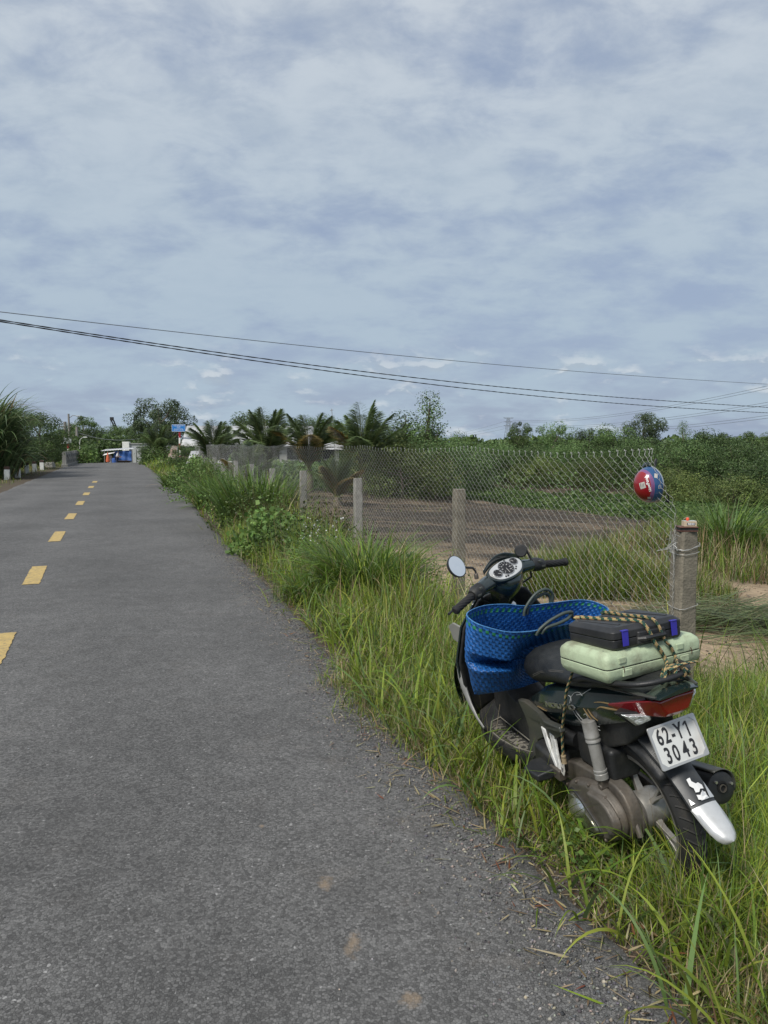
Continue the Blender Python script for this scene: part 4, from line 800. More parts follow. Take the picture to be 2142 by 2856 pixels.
decal('sticker', hdir(-.10, -.72), hrt, hz_, 0.020, 0.016, whi); decal('sticker', hdir(-.16, -.86), hrt, hz_, 0.020, 0.014, whi)

# ------------------------------------------------------------------ roadside furniture far along the road
wpaint = mat('white_paint', (0.78, 0.78, 0.74), 0.8, vary=0.10, nscale=12, bump=0.2, dirt=(0.25, 0.24, 0.21), dirt_amt=0.5, dscale=7)
dcap = mat('dark_cap', (0.085, 0.05, 0.04), 0.85); redp = mat('red_paint', (0.32, 0.02, 0.03), 0.55)
def ground_px(px, py, z=0.0):
    P_ = radians(5.25); a = (px - 1071) / 2100; b_ = -(py - 1428) / 2100; d = V3((a, cos(P_) + b_ * sin(P_), -sin(P_) + b_ * cos(P_))); return V3((0, 0, 1.57)) + d * (z - 1.57) / d[2]
def ray_at(px, py, Y):
    P_ = radians(5.25); a = (px - 1071) / 2100; b_ = -(py - 1428) / 2100; d = V3((a, cos(P_) + b_ * sin(P_), -sin(P_) + b_ * cos(P_))); return V3((0, 0, 1.57)) + d * Y / d[1]
bl = [(20, 1338, 'nearest and leftmost of the white bollards on the left verge'), (50, 1332, 'second white bollard from the left edge'), (75, 1321, 'middle bollard of the five on the left verge'),
      (97, 1316, 'fourth bollard from the left edge'), (117, 1311, 'last bollard before the left bridge railing'), (451, 1297, 'white bollard left of the pair below the blue sign'), (468, 1303, 'white bollard right of the pair below the blue sign')]
for i, (bx_, by_, lb) in enumerate(bl):
    p = ground_px(bx_, by_, -0.02); o = empty('bollard', (p[0], p[1], p[2] - 0.05), 0.35 + random.uniform(-.1, .1), lb, 'bollard', 'white concrete bollards on the verge'); o.rotation_euler[1] = random.uniform(-.05, .05)
    h = 0.62 if i < 5 else 0.45; mb = MB(); mb.box((0, 0, h * .4), (0.21, 0.21, h * .8)); mb.build('shaft', wpaint, o, bevel=0.012); mb = MB(); mb.box((0, 0, h * .9 + .001), (0.214, 0.214, h * .2)); mb.build('cap', dcap, o, bevel=0.012)
# left bridge railing: concrete posts with two round openings and two dark rails
rail = empty('bridge_railing', (-21.2, 48.5, 0), 0, 'grey concrete bridge railing on the left of the road', 'railing')
ro = V3((-21.2, 48.5, 0)); rdir = nrm((-0.31, 0.95, 0)); cg = mat('grey_concrete', (0.20, 0.20, 0.19), 0.9, vary=0.25, nscale=6, dirt=(0.08, 0.075, 0.065), dirt_amt=0.7)
ra = V3((-21.15, 50.0, 0)); 
for k in range(9):
    p = ra + rdir * 1.55 * k - ro; mb = MB(); poly = [(-0.14, 0), (0.14, 0), (0.14, 0.85), (0.09, 0.98), (-0.05, 0.98), (-0.14, 0.9)]
    mb.prism([p + [x, -0.11, z] for x, z in poly], (0, 0.22, 0)); mb.build('post', cg, rail, bevel=0.015)
for z in (0.38, 0.76):
    mb = MB(); mb.tube([ra + [0, 0.15, z] - ro, ra + rdir * 12.5 + [0, 0, z] - ro], 0.075, 10); mb.build('rail', mat('dark_rail', (0.06, 0.06, 0.058), 0.7), rail)
mb = MB(); mb.box(ra + rdir * 6.2 - ro + V3((0.0, 0, 0.03)), (0.4, 13.2, 0.24), R=np.array([(0.95, -0.31, 0), (0.31, 0.95, 0), (0, 0, 1)]) @ np.diag([1, 1, 1.]) if False else np.array([(0.951, -0.31, 0), (0.31, 0.951, 0), (0, 0, 1)])); mb.build('kerb', cg, rail, bevel=0.02)
p = ra - V3((0.4, 1.6, 0)); blk_ = MB(); blk_.box((0, 0, 0.16), (0.8, 0.5, 0.34), taper=0.8); o = blk_.build('concrete_block', mat('pale_concrete'), bevel=0.03); o.location = tuple(p); tag(o, 'broken pale concrete block at the near end of the left bridge railing', 'block')
rp = empty('bridge_end_post', tuple(ground_px(414, 1286, -0.02)), 0.3, 'grey end post with a round opening on the right bridge side', 'post'); mb = MB(); mb.prism([(-0.17, -0.12, 0), (0.17, -0.12, 0), (0.17, -0.12, 0.75), (0.1, -0.12, 0.92), (-0.1, -0.12, 0.92), (-0.17, -0.12, 0.75)], (0, 0.24, 0)); mb.build('slab', cg, rp, bevel=0.02)
mb = MB(); mb.ring([(0.06, -0.01), (0.1, -0.01), (0.1, 0.01), (0.06, 0.01)], (0, -0.125, 0.72), (0, 1, 0), 20); mb.build('opening_ring', mat('dark_rail'), rp)
# blue place sign on a red and white banded post
sp_ = ray_at(502, 1240, 43.5); sg = empty('road_sign', (sp_[0], sp_[1], hz1(sp_[0], sp_[1]) - 0.05), -0.05, 'blue sign with white lettering on a red and white banded post', 'sign')
z0 = hz1(sp_[0], sp_[1]) - 0.05; tz = lambda py: ray_at(502, py, 43.5)[2] - z0
bands = [tz(1204), tz(1221), tz(1238), tz(1255), tz(1271), 0.0]
for k in range(len(bands) - 1): mb = MB(); mb.lathe([(0.062, bands[k + 1] + .0005), (0.062, bands[k])], (0, 0, 0), (0, 0, 1), 14); mb.build('post_band', redp if k % 2 == 0 else wpaint, sg)
zc_ = (tz(1184) + tz(1204)) / 2; hh = tz(1184) - tz(1204); bluep = mat('sign_blue', (0.012, 0.17, 0.50), 0.4, vary=0.05); mb = MB(); mb.box((-0.03, -0.08, zc_), (0.80, 0.03, hh)); mb.build('panel', bluep, sg, bevel=0.006)
wi = mat('sign_white', (0.68, 0.72, 0.75), 0.5, vary=0.0)
mb = MB(); w2, h2 = 0.385, hh / 2 - 0.014
for c_, d_s in (((-0.03, -0.0965, zc_ + h2), (2 * w2, .003, .016)), ((-0.03, -0.0965, zc_ - h2), (2 * w2, .003, .016)), ((-0.03 - w2, -0.0965, zc_), (.016, .003, 2 * h2 - .018)), ((-0.03 + w2, -0.0965, zc_), (.016, .003, 2 * h2 - .018))): mb.box(c_, d_s)
mb.build('border', wi, sg)
mb = MB()
for s_, dz, size in (('CẦU KÊNH 61-78', 0.125, 0.075), ('KM 1+920', 0.062, 0.05), ('L=15,6M', 0.01, 0.05), ('XÃ THẠNH LỢI - BẾN LỨC', -0.055, 0.045), ('TRỌNG TẢI CẦU 8 TẤN', -0.12, 0.055)): put_text(mb, s_, size, (-0.03, -0.0955, zc_ + dz), (1, 0, 0), (0, 0, 1), 0.0012, bold=0.001)
mb.build('lettering', wi, sg, smooth=False)
# banded marker post on the left of the bridge, with a small plate
q = ray_at(190, 1240, 63); mk = empty('marker_post', (q[0], q[1], -0.2), 0, 'red and white marker post with a pale box beyond the left railing', 'post')
for k in range(5): mb = MB(); mb.lathe([(0.09, 0.42 * k + .0005), (0.09, 0.42 * (k + 1))], (0, 0, 0), (0, 0, 1), 12); mb.build('post_band', redp if k % 2 else wpaint, mk)
mb = MB(); mb.box((-0.1, -0.11, 1.95), (0.85, 0.06, 0.5)); mb.build('plate', mat('grey_plate', (0.38, 0.40, 0.40), 0.5), mk, bevel=0.01)
# utility poles, lamps
polem = mat('pole_concrete', (0.24, 0.225, 0.205), 0.9)
def upole(px, py, dist, r, label, arm=None):
    q = ray_at(px, py, dist); z0 = -1.0; o = empty('utility_pole', (q[0], q[1], z0), 0.3, label, 'utility pole', 'utility poles beyond the bridge'); H_ = q[2] - z0
    mb = MB(); mb.tube([(0, 0, 0), (0, 0, H_)], [r, r * 0.7], 10); mb.build('shaft', polem, o)
    if arm == 'x':
        mb = MB(); mb.box((0, 0, H_ - 0.7), (1.7, 0.12, 0.14)); mb.build('crossarm', polem, o)
        for s in (-.75, 0, .75): mb = MB(); mb.lathe([(0.05, 0), (0.08, 0.06), (0.04, 0.1), (0.08, .16), (.02, .22)], (s, 0, H_ - .63), (0, 0, 1), 8); mb.build('insulator', mat('insulator', (0.08, 0.05, 0.04), 0.3), o)
    if arm == 'l': 
        mb = MB(); mb.tube([(0, 0, H_ - .7), (0.6, 0, H_ - .25), (1.1, 0, H_ - .3)], 0.05, 6); mb.build('lamp_arm', polem, o); mb = MB(); mb.box((1.35, 0, H_ - .33), (0.6, .25, .14)); mb.build('lamp_head', mat('lamp_head', (0.5, 0.5, 0.48), 0.4), o, bevel=.03)
    return o
upole(181, 1176, 112, 0.30, 'thick concrete pole with a crossarm, left of the pair', 'x'); upole(191, 1154, 116, 0.20, 'tallest thin pole with a small lamp at its top', 'l'); upole(214, 1190, 104, 0.24, 'shorter plain pole right of the tall lamp pole')
upole(205, 1212, 120, 0.2, 'lowest far pole between the tall lamp pole and the short one')
q = ray_at(222, 1238, 92); sl = empty('street_lamp', (q[0], q[1], -0.9), 0.0, 'small curved street lamp leaning over the road beyond the bridge', 'street lamp'); mb = MB(); mb.tube([(0, 0, 0), (0, 0, 2.4), (0.1, 0, 2.9), (0.5, 0, 3.15)], [.06, .05, .04, .035], 8); mb.build('shaft', mat('lamp_head'), sl); mb = MB(); mb.box((0.72, 0, 3.15), (0.45, 0.2, 0.1)); mb.build('lamp_head', mat('white_paint'), sl, bevel=.03)
# antenna mast by the palms
q = ray_at(925, 1140, 40); am_ = empty('antenna_mast', (q[0], q[1], -0.4), 0, 'thin leaning antenna mast left of the rightmost big palm', 'mast'); Hm = q[2] + 0.4; mb = MB(); mb.tube([(0.28, 0, 0), (0, 0, Hm)], 0.016, 6); mb.build('pole', polem, am_); mb = MB(); mb.tube([(-.09, 0, Hm - .1), (.09, 0, Hm - .06)], 0.012, 5); mb.build('crossbar', polem, am_)

# overhead cables crossing the sky
cabm = mat('cable_black', (0.02, 0.02, 0.022), 0.6, vary=0); cabt = mat('cable_grey', (0.10, 0.11, 0.12), 0.6, vary=0)
def cable(pts, r, label, twist=True, m=cabm):
    A, B = np.array([-12.3, 24.4]), np.array([27.5, 54.0]); d = B - A; W_ = []
    for px, py in pts:
        rr = ray_at(px, py, 1.0) - V3((0, 0, 1.57)); M_ = np.array([[rr[0], -d[0]], [rr[1], -d[1]]]); t_, s_ = np.linalg.solve(M_, A); W_.append(V3((0, 0, 1.57)) + rr * t_)
    W_ = np.array(W_); a = W_[0] + (W_[0] - W_[1]) * 0.9 + [0, 0, .15]; z_ = W_[-1] + (W_[-1] - W_[-2]) * 0.9; W_ = np.vstack([a, W_, z_]); s = np.concatenate([[0], np.cumsum(np.linalg.norm(np.diff(W_, axis=0), axis=1))])
    co = [np.polyfit(s, W_[:, k], 4 if k == 2 else 1) for k in range(3)]; n = 640 if twist else 80; ss = np.linspace(0, s[-1], n); P = np.stack([np.polyval(c, ss) for c in co], 1); mb = MB()
    if twist:
        for ph in (0, pi):
            a = ss * 2 * pi / 1.1 + 1.5 * np.sin(ss * .7) + ph; Q = P + np.stack([0 * a, 0 * a, 0.42 * r * np.sin(a)], 1) + np.stack([0.42 * r * np.cos(a) * 0.6, -0.42 * r * np.cos(a) * .8, 0 * a], 1); mb.tube(list(Q), r * 0.72, 5)
    else: mb.tube(list(P), r, 5)
    return tag(mb.build('overhead_cable', m), label, 'cable', 'cables crossing the sky')
k_ = 1.2912
cable([(0, 693 * k_), (340 * k_, 740 * k_), (720 * k_, 795 * k_), (1040 * k_, 833 * k_), (1400 * k_, 862 * k_), (2142, 880.5 * k_)], 0.020, 'upper twisted black cable of the crossing pair')
cable([(0, 697 * k_), (340 * k_, 745.5 * k_), (700 * k_, 801 * k_), (1100 * k_, 850 * k_), (1400 * k_, 876 * k_), (2142, 892 * k_)], 0.020, 'lower twisted black cable of the crossing pair')
cable([(0, 676 * k_), (450 * k_, 722 * k_), (900 * k_, 773 * k_), (1300 * k_, 806 * k_), (2142, 830 * k_)], 0.013, 'single thin grey wire highest across the sky', False, cabt)
# small festoon cable over the far road
A = ray_at(222, 1208, 100); B = ray_at(392, 1223, 92); P = [A + (B - A) * t_ - V3((0, 0, 1.0 * 4 * t_ * (1 - t_) * 0.5)) for t_ in np.linspace(0, 1, 24)]; mb = MB(); mb.tube(P, 0.035, 5); tag(mb.build('overhead_cable', cabt), 'sagging pale cable over the far end of the road', 'cable')

# lattice pylon and its lines
D = 900.0; pt = ray_at(1418, 1165, D); py = empty('power_pylon', (pt[0], D, -2), 0.2, 'distant lattice power pylon above the treeline', 'pylon'); Hp = pt[2] + 2; pm = mat('pylon_steel', (0.20, 0.22, 0.24), 0.6)
mb = MB(); lv = np.linspace(0, 1, 9); wd = lambda t_: 3.6 * (1 - t_) ** 1.1 + 1.2
for a, b_ in zip(lv[:-1], lv[1:]):
    for sx, sy in ((-1, -1), (1, -1), (1, 1), (-1, 1)): mb.tube([(sx * wd(a), sy * wd(a), a * Hp), (sx * wd(b_), sy * wd(b_), b_ * Hp)], 0.22, 4)
    for s in (-1, 1):
        mb.tube([(-wd(a), s * wd(a), a * Hp), (wd(b_), s * wd(b_), b_ * Hp)], 0.13, 4); mb.tube([(wd(a), s * wd(a), a * Hp), (-wd(b_), s * wd(b_), b_ * Hp)], 0.13, 4)
mb.build('tower', pm, py, smooth=False)
for zz, ww in ((0.995, 6.3), (0.86, 5.2), (0.72, 5.8)):
    mb = MB(); mb.tube([(-ww, 0, zz * Hp), (ww, 0, zz * Hp)], 0.26, 4)
    for s in (-1, 1): mb.tube([(s * ww, 0, zz * Hp), (s * 1.2, 0, (zz - 0.045) * Hp)], 0.15, 4)
    mb.build('crossarm', pm, py, smooth=False)
lm = mat('line_steel', (0.16, 0.18, 0.20), 0.6, vary=0)
for (dz, yR, lb) in ((0.86, 1078, 'highest of the distant power lines sweeping right from the pylon'), (0.72, 1128, 'middle distant power line sweeping right from the pylon'), (0.60, 1168, 'lowest distant power line running right from the pylon')):
    mb = MB()
    for o_ in (0, 1.6):
        A = V3((pt[0] + 5, D, dz * Hp - 2 + o_)); B = ray_at(2230, yR - 14, 420) + V3((0, 0, o_)); mb.tube([A + (B - A) * t_ - V3((0, 0, 7.5 * 4 * t_ * (1 - t_))) for t_ in np.linspace(0, 1, 40)], 0.11, 4)
    tag(mb.build('power_line', lm), lb, 'power line', 'distant power lines')
mb = MB()
for dz in (0.86, 0.72, 0.6):
    A = V3((pt[0] - 5, D, dz * Hp - 2)); B = ray_at(1180, 1235 - dz * 10, D); mb.tube([A + (B - A) * t_ - V3((0, 0, 2.0 * 4 * t_ * (1 - t_))) for t_ in np.linspace(0, 1, 20)], 0.10, 4)
tag(mb.build('power_line', lm), 'three distant power lines running left from the pylon', 'power line')
# crane booms behind the far trees
for (b0, t0, lb) in (((328, 1206), (312, 1169), 'black lattice crane boom left of the far trees, leaning left'), ((372, 1200), (379, 1162), 'black lattice crane boom at the right, nearly upright')):
    Dc = 210.0; a = ray_at(*b0, Dc); b_ = ray_at(*t0, Dc); a = a - (b_ - a) * 2.2; cr = empty('crane', tuple(a), 0, lb, 'crane'); d_ = b_ - a; mb = MB(); u = nrm(d_); w_ = nrm(np.cross(u, (0, 1, 0))); v2 = np.cross(u, w_)
    for s1 in (-.38, .38):
        for s2 in (-.38, .38): mb.tube([w_ * s1 + v2 * s2, d_ + w_ * s1 * .7 + v2 * s2 * .7], 0.10, 4)
    for k in range(16): s = -1 if k % 2 else 1; mb.tube([d_ * k / 16 + w_ * .38 * s - v2 * .38, d_ * (k + 1) / 16 - w_ * .38 * s - v2 * .38], 0.07, 4)
    mb.build('boom', cabm, cr, smooth=False); mb = MB(); mb.box(d_ + V3((0, 0, 0.1)), (0.9, 0.6, 0.9)); mb.build('boom_head', cabm, cr); mb = MB(); mb.tube([d_ + V3((-.35, 0, 0)), d_ + V3((-.35, 0, -5))], 0.05, 4); mb.build('hoist_line', cabm, cr)
    mb = MB(); mb.box((0.6, 0, 0.2), (3.0, 2.4, 2.2)); mb.build('cab', mat('crane_paint', (0.3, 0.2, 0.05), 0.5), cr, bevel=.1)

# ------------------------------------------------------------------ buildings
tin = mat('tin_roof', (0.50, 0.51, 0.52), 0.55, metal=0.0, vary=0.12, nscale=2, dirt=(0.22, 0.17, 0.13), dirt_amt=0.4, dscale=0.8); rust = mat('rusty_roof', (0.24, 0.16, 0.125), 0.8, vary=0.25, nscale=2, dirt=(0.34, 0.32, 0.30), dirt_amt=0.8, dscale=1.2)
wall = mat('house_wall', (0.40, 0.40, 0.37), 0.9, vary=0.15, nscale=2, dirt=(0.2, 0.19, 0.17), dirt_amt=0.5); darkw = mat('dark_opening', (0.02, 0.022, 0.025), 0.3)
def corr(mb, p0, p1, p2, p3, n=60, amp=0.012):     # corrugated sheet p0->p1 along eave, p3 above p0
    p0, p1, p2, p3 = map(V3, (p0, p1, p2, p3)); nn = nrm(np.cross(p1 - p0, p3 - p0)); mb.loft([[p0 + (p1 - p0) * t_ + nn * amp * sin(t_ * n * pi) for t_ in np.linspace(0, 1, n * 2)], [p3 + (p2 - p3) * t_ + nn * amp * sin(t_ * n * pi) for t_ in np.linspace(0, 1, n * 2)]], closed=False)
def house(name, x, y, rz, w, d, hw, hr, label, roofm, z0=-0.4, wallm=wall, cat='house'):
    o = empty(name, (x, y, z0), rz, label, cat); mb = MB(); mb.box((0, 0, hw / 2), (w, d, hw)); mb.prism([(-w / 2, -d / 2, hw), (-w / 2, d / 2, hw), (-w / 2, 0, hw + hr * 0.96)], (w, 0, 0)); mb.build('wall', wallm, o, smooth=False)
    for s in (-1, 1): mb = MB(); corr(mb, (-w / 2 - .3, s * (d / 2 + .35), hw - .12), (w / 2 + .3, s * (d / 2 + .35), hw - .12), (w / 2 + .3, 0, hw + hr + .03), (-w / 2 - .3, 0, hw + hr + .03), int(w * 4)); mb.build('roof_slope', roofm, o, solid=0.02)
    mb = MB(); mb.box((w * .18, -d / 2 - 0.02, 0.95), (0.9, 0.06, 1.9)); mb.build('door', darkw, o)
    for s in (-.3, .02, .36):
        mb = MB(); mb.box((w * s, -d / 2 - 0.02, 1.35), (0.8, 0.06, 0.8)); f = mb.build('window', mat('window_frame', (0.3, 0.3, 0.3)), o); mb = MB(); mb.box((w * s, -d / 2 - 0.06, 1.35), (0.68, 0.03, 0.68)); g_ = mb.build('pane', darkw, f)
    return o
q = ray_at(700, 1195, 46); house('house', q[0], q[1], 0.12, 7.0, 5.0, 1.9, 1.05, 'house with a pale corrugated metal roof behind the first two palms', tin)
q = ray_at(575, 1240, 45); house('shed', q[0] - .2, q[1], 0.1, 3.0, 2.6, 1.2, 0.55, 'low shed with a rusty patched roof left of the pale-roofed house', rust, cat='shed')
q = ray_at(850, 1210, 47); house('shed', q[0], q[1], 0.05, 4.2, 3.4, 1.7, 0.45, 'grey-walled shed behind the third palm', tin, cat='shed')
q = ray_at(640, 1232, 40); house('shed', q[0], q[1], 0.1, 3.4, 2.6, 1.05, 0.45, 'low grey lean-to just in front of the pale-roofed house', tin, cat='shed')
q = ray_at(385, 1246, 93); b_o = empty('roadside_building', (q[0] + 1.0, q[1], -1.0), 0.15, 'white flat-roofed building right of the stall at the road end', 'building')
mb = MB(); mb.box((0.6, 0, 1.2), (4.6, 3.0, 2.4)); mb.build('wall', mat('building_wall', (0.42, 0.43, 0.42), 0.9, vary=0.12, nscale=2), b_o, bevel=.02); mb = MB(); mb.box((-2.1, -1.3, 1.45), (0.8, 0.9, 2.5)); mb.build('corner_pier', mat('white_paint'), b_o, bevel=.02); mb = MB(); mb.box((0.8, 0, 2.46), (4.9, 3.2, 0.13)); mb.build('roof_slab', mat('roof_slab', (0.3, 0.3, 0.29), 0.9), b_o, bevel=.01)
mb = MB(); mb.box((0.8, -1.51, 2.0), (4.3, 0.04, 0.06)); mb.build('ledge', darkw, b_o); mb = MB(); mb.box((0.2, -1.52, 0.9), (1.0, 0.05, 1.8)); mb.build('door', darkw, b_o)
# stall with blue tarpaulin
q = ray_at(337, 1270, 84); st = empty('roadside_stall', (q[0], q[1], -0.95), 0.1, 'roadside stall with a blue tarpaulin and sloping tin roof at the road end', 'stall')
mb = MB(); corr(mb, (-1.9, -1.1, 1.62), (1.5, -1.1, 1.85), (1.5, 1.3, 2.0), (-1.9, 1.3, 1.8), 24, 0.02); mb.build('roof', mat('tin_roof'), st, solid=0.02)
mb = MB(); mb.grid(lambda a, b: (-0.55 + 2.0 * a, -0.9 + 0.07 * sin(a * 19) + 0.05 * sin(b * 9 + a * 5), 0.35 + 1.25 * b + 0.1 * a), 24, 10); mb.build('tarpaulin', mat('blue_tarp', (0.035, 0.10, 0.30), 0.45, vary=0.35, nscale=5), st, solid=0.01)
mb = MB(); mb.loft([[(-1.55, -1.5, 1.15), (-0.4, -1.4, 1.4)], [(-1.45, -0.9, 1.35), (-0.3, -0.9, 1.55)]], closed=False); mb.build('awning', mat('white_cloth', (0.7, 0.7, 0.68), 0.8), st, solid=0.02)
for x, y in ((-1.5, -1.0), (-1.2, -0.9), (1.45, -1.0), (-1.5, 1.1), (1.45, 1.1)): mb = MB(); mb.tube([(x, y, 0), (x, y, 1.75)], 0.04, 6); mb.build('post', polem, st)
mb = MB(); mb.box((0.5, -1.15, 0.55), (1.5, 0.6, 0.06)); mb.box((0.5, -1.15, 0.30), (1.4, 0.05, 0.4)); mb.build('counter', mat('dark_wood', (0.07, 0.055, 0.045), 0.8), st)
q = ray_at(319, 1279, 81.5); br = MB(); br.lathe([(0.24, 0), (0.27, 0.1), (0.27, 0.75), (0.24, 0.85), (0.1, 0.87)], (0, 0, 0), (0, 0, 1), 16); o = br.build('barrel', mat('barrel_blue', (0.04, 0.10, 0.32), 0.45)); o.location = (q[0], q[1], -0.93); tag(o, 'blue plastic barrel standing left of the person in the white shirt', 'barrel')
q = ray_at(300.5, 1275, 80); pa = empty('folded_parasol', (q[0], q[1], -0.9), 0, 'folded orange parasol on a white stand at the end of the road', 'parasol'); mb = MB(); mb.lathe([(0.19, 0.45), (0.21, 0.6), (0.13, 1.0), (0.05, 1.35), (0.01, 1.5)], (0, 0, 0), (0, 0, 1), 12); mb.build('canopy', mat('parasol_orange', (0.55, 0.12, 0.05), 0.7), pa); mb = MB(); mb.lathe([(0.2, 0), (0.2, 0.06), (0.05, 0.1), (0.04, 0.46)], (0, 0, 0), (0, 0, 1), 12); mb.build('stand', mat('white_paint'), pa)
# people
def person(x, y, z, rz, label, top, leg, pose, skin=(0.30, 0.19, 0.13)):
    o = empty('person', (x, y, z), rz, label, 'person'); J, E_, Rr = pose; sk = mat('skin', skin, 0.6, vary=0.05)
    def skinmesh(nm, idx, edges, rad, m):
        me = bpy.data.meshes.new(nm); me.from_pydata([J[i] for i in idx], [(idx.index(a), idx.index(b)) for a, b in edges], []); ob = bpy.data.objects.new(nm, me); C.objects.link(ob); ob.parent = o
        ob.modifiers.new('k', 'SKIN'); 
        for i, vtx in zip(idx, me.skin_vertices[0].data): r = rad[i]; vtx.radius = (r, r)
        me.skin_vertices[0].data[0].use_root = True; sb = ob.modifiers.new('s', 'SUBSURF'); sb.levels = 1; sb.render_levels = 1; me.materials.append(m); return ob
    skinmesh('body', list(J.keys()), E_, Rr, sk)
    tp = ['pel', 'chest', 'neck', 'lsh', 'lel', 'rsh', 'rel']; skinmesh('shirt', tp, [('pel', 'chest'), ('chest', 'neck'), ('chest', 'lsh'), ('lsh', 'lel'), ('chest', 'rsh'), ('rsh', 'rel')], {k: Rr[k] * 1.16 + 0.008 for k in J}, top)
    lg = ['pel', 'lhip', 'lkn', 'lan', 'rhip', 'rkn', 'ran']; skinmesh('trousers', lg, [('pel', 'lhip'), ('lhip', 'lkn'), ('lkn', 'lan'), ('pel', 'rhip'), ('rhip', 'rkn'), ('rkn', 'ran')], {k: Rr[k] * 1.18 + 0.008 for k in J}, leg)
    mb = MB(); hd = V3(J['head']); mb.grid(lambda a, b: hd + V3((0.098 * sin(a * 1.7) * cos(2 * pi * b), 0.108 * sin(a * 1.7) * sin(2 * pi * b), 0.03 + 0.115 * cos(a * 1.7))), 8, 16); mb.build('hair', mat('hair', (0.012, 0.01, 0.01), 0.6), o)
RR = dict(pel=.13, chest=.145, neck=.055, head=.095, lsh=.065, lel=.045, lwr=.032, lha=.03, rsh=.065, rel=.045, rwr=.032, rha=.03, lhip=.09, lkn=.062, lan=.045, lft=.04, rhip=.09, rkn=.062, ran=.045, rft=.04)
EE = [('pel', 'chest'), ('chest', 'neck'), ('neck', 'head'), ('chest', 'lsh'), ('lsh', 'lel'), ('lel', 'lwr'), ('lwr', 'lha'), ('chest', 'rsh'), ('rsh', 'rel'), ('rel', 'rwr'), ('rwr', 'rha'), ('pel', 'lhip'), ('lhip', 'lkn'), ('lkn', 'lan'), ('lan', 'lft'), ('pel', 'rhip'), ('rhip', 'rkn'), ('rkn', 'ran'), ('ran', 'rft')]
P1 = dict(pel=(0, 0, .90), chest=(.07, 0, 1.22), neck=(.12, 0, 1.40), head=(.17, 0, 1.50), lsh=(.08, .17, 1.32), lel=(.20, .2, 1.08), lwr=(.40, .17, 1.0), lha=(.48, .15, 0.98), rsh=(.08, -.17, 1.32), rel=(.18, -.2, 1.07), rwr=(.38, -.17, .95), rha=(.46, -.15, .93), lhip=(0, .09, .86), lkn=(.04, .1, .47), lan=(0, .1, .08), lft=(.13, .11, .035), rhip=(0, -.09, .86), rkn=(.02, -.1, .47), ran=(-.03, -.1, .08), rft=(.1, -.11, .035))
q = ray_at(326, 1275, 80.5); person(q[0], q[1], -0.93, 0.0, 'person in a loose white shirt and dark trousers leaning toward the stall', mat('shirt_white', (0.68, 0.68, 0.72), 0.85), mat('trousers_navy', (0.02, 0.025, 0.05), 0.85), (P1, EE, RR))
P2 = {k: (v[0] * .5, v[1] * .9, v[2] * .8) for k, v in P1.items()}
q = ray_at(307, 1277, 83); person(q[0], q[1], -0.93, 1.2, 'smaller person in pale pink clothes between the parasol and the stall', mat('shirt_pink', (0.55, 0.42, 0.42), 0.85), mat('trousers_pale', (0.45, 0.42, 0.42), 0.85), (P2, EE, {k: r * .85 for k, r in RR.items()}))

# ------------------------------------------------------------------ motorbike (local frame: x forward, y left, z up, origin under the rear axle)
HEAD, LEAN, STEER = -0.3203, 0.19, 0.2349
fv = V3((sin(HEAD), cos(HEAD), 0)); l0 = V3((-cos(HEAD), sin(HEAD), 0)); u0 = V3((0, 0, 1.0))
lv_ = l0 * cos(LEAN) - u0 * sin(LEAN); uv_ = u0 * cos(LEAN) + l0 * sin(LEAN)
BR = np.stack([fv, lv_, uv_], 1); BO = V3((0.9906, 2.7225, -0.0724 + 0.28 * cos(LEAN))) - BR @ V3((0, 0, 0.28))
def bike_matrix(): return Matrix([[*BR[0], BO[0]], [*BR[1], BO[1]], [*BR[2], BO[2]], [0, 0, 0, 1]])
def bw(p): return BO + BR @ V3(p)
bike = empty('motorbike'); bike.matrix_world = bike_matrix()
tag(bike, 'dark green step-through motorbike leaning on its side stand in the grass', 'motorbike')
ax_p = V3((0.97, 0, 0.95)); ax_d = nrm((-0.44, 0, 0.90))
def S(p):
    p = V3(p); p = p - [0, 0, .016 * float(sst(p[2], .9, 1.0)) + .03 * float(sst(-p[1], .1, .34)) * (p[2] > .9)]; p = p - ax_p; k = ax_d; c, s = cos(STEER), sin(STEER); return ax_p + p * c + np.cross(k, p) * s + k * np.dot(k, p) * (1 - c)
paint = mat('green_black_paint', (0.009, 0.020, 0.021), 0.16, vary=0.15, nscale=12, coat=0.9, bump=0.02, bscale=30, dirt=(0.05, 0.05, 0.045), dirt_amt=0.28, dscale=7)
bplast = mat('matt_black', (0.016, 0.017, 0.018), 0.5, vary=0.25, nscale=18, bump=0.12, bscale=110, dirt=(0.085, 0.078, 0.065), dirt_amt=0.40, dscale=6)
gplast = mat('grey_plastic', (0.050, 0.053, 0.047), 0.42, vary=0.2, nscale=9, dirt=(0.12, 0.105, 0.08), dirt_amt=0.5, dscale=6, coat=0.15)
rubber = mat('tyre_rubber', (0.017, 0.017, 0.017), 0.75, vary=0.2, nscale=20, dirt=(0.10, 0.085, 0.06), dirt_amt=0.55, dscale=9)
alloy = mat('cast_alloy', (0.30, 0.29, 0.265), 0.45, metal=0.5, vary=0.2, nscale=12, dirt=(0.12, 0.095, 0.07), dirt_amt=0.7, dscale=8)
silver = mat('silver_paint', (0.55, 0.56, 0.56), 0.32, metal=0.35, vary=0.12, nscale=10, dirt=(0.24, 0.22, 0.19), dirt_amt=0.45, dscale=7)
castg = mat('grimy_casting', (0.115, 0.103, 0.088), 0.55, metal=0.35, vary=0.3, nscale=10, bump=0.25, bscale=60, dirt=(0.17, 0.135, 0.10), dirt_amt=0.7, dscale=7)
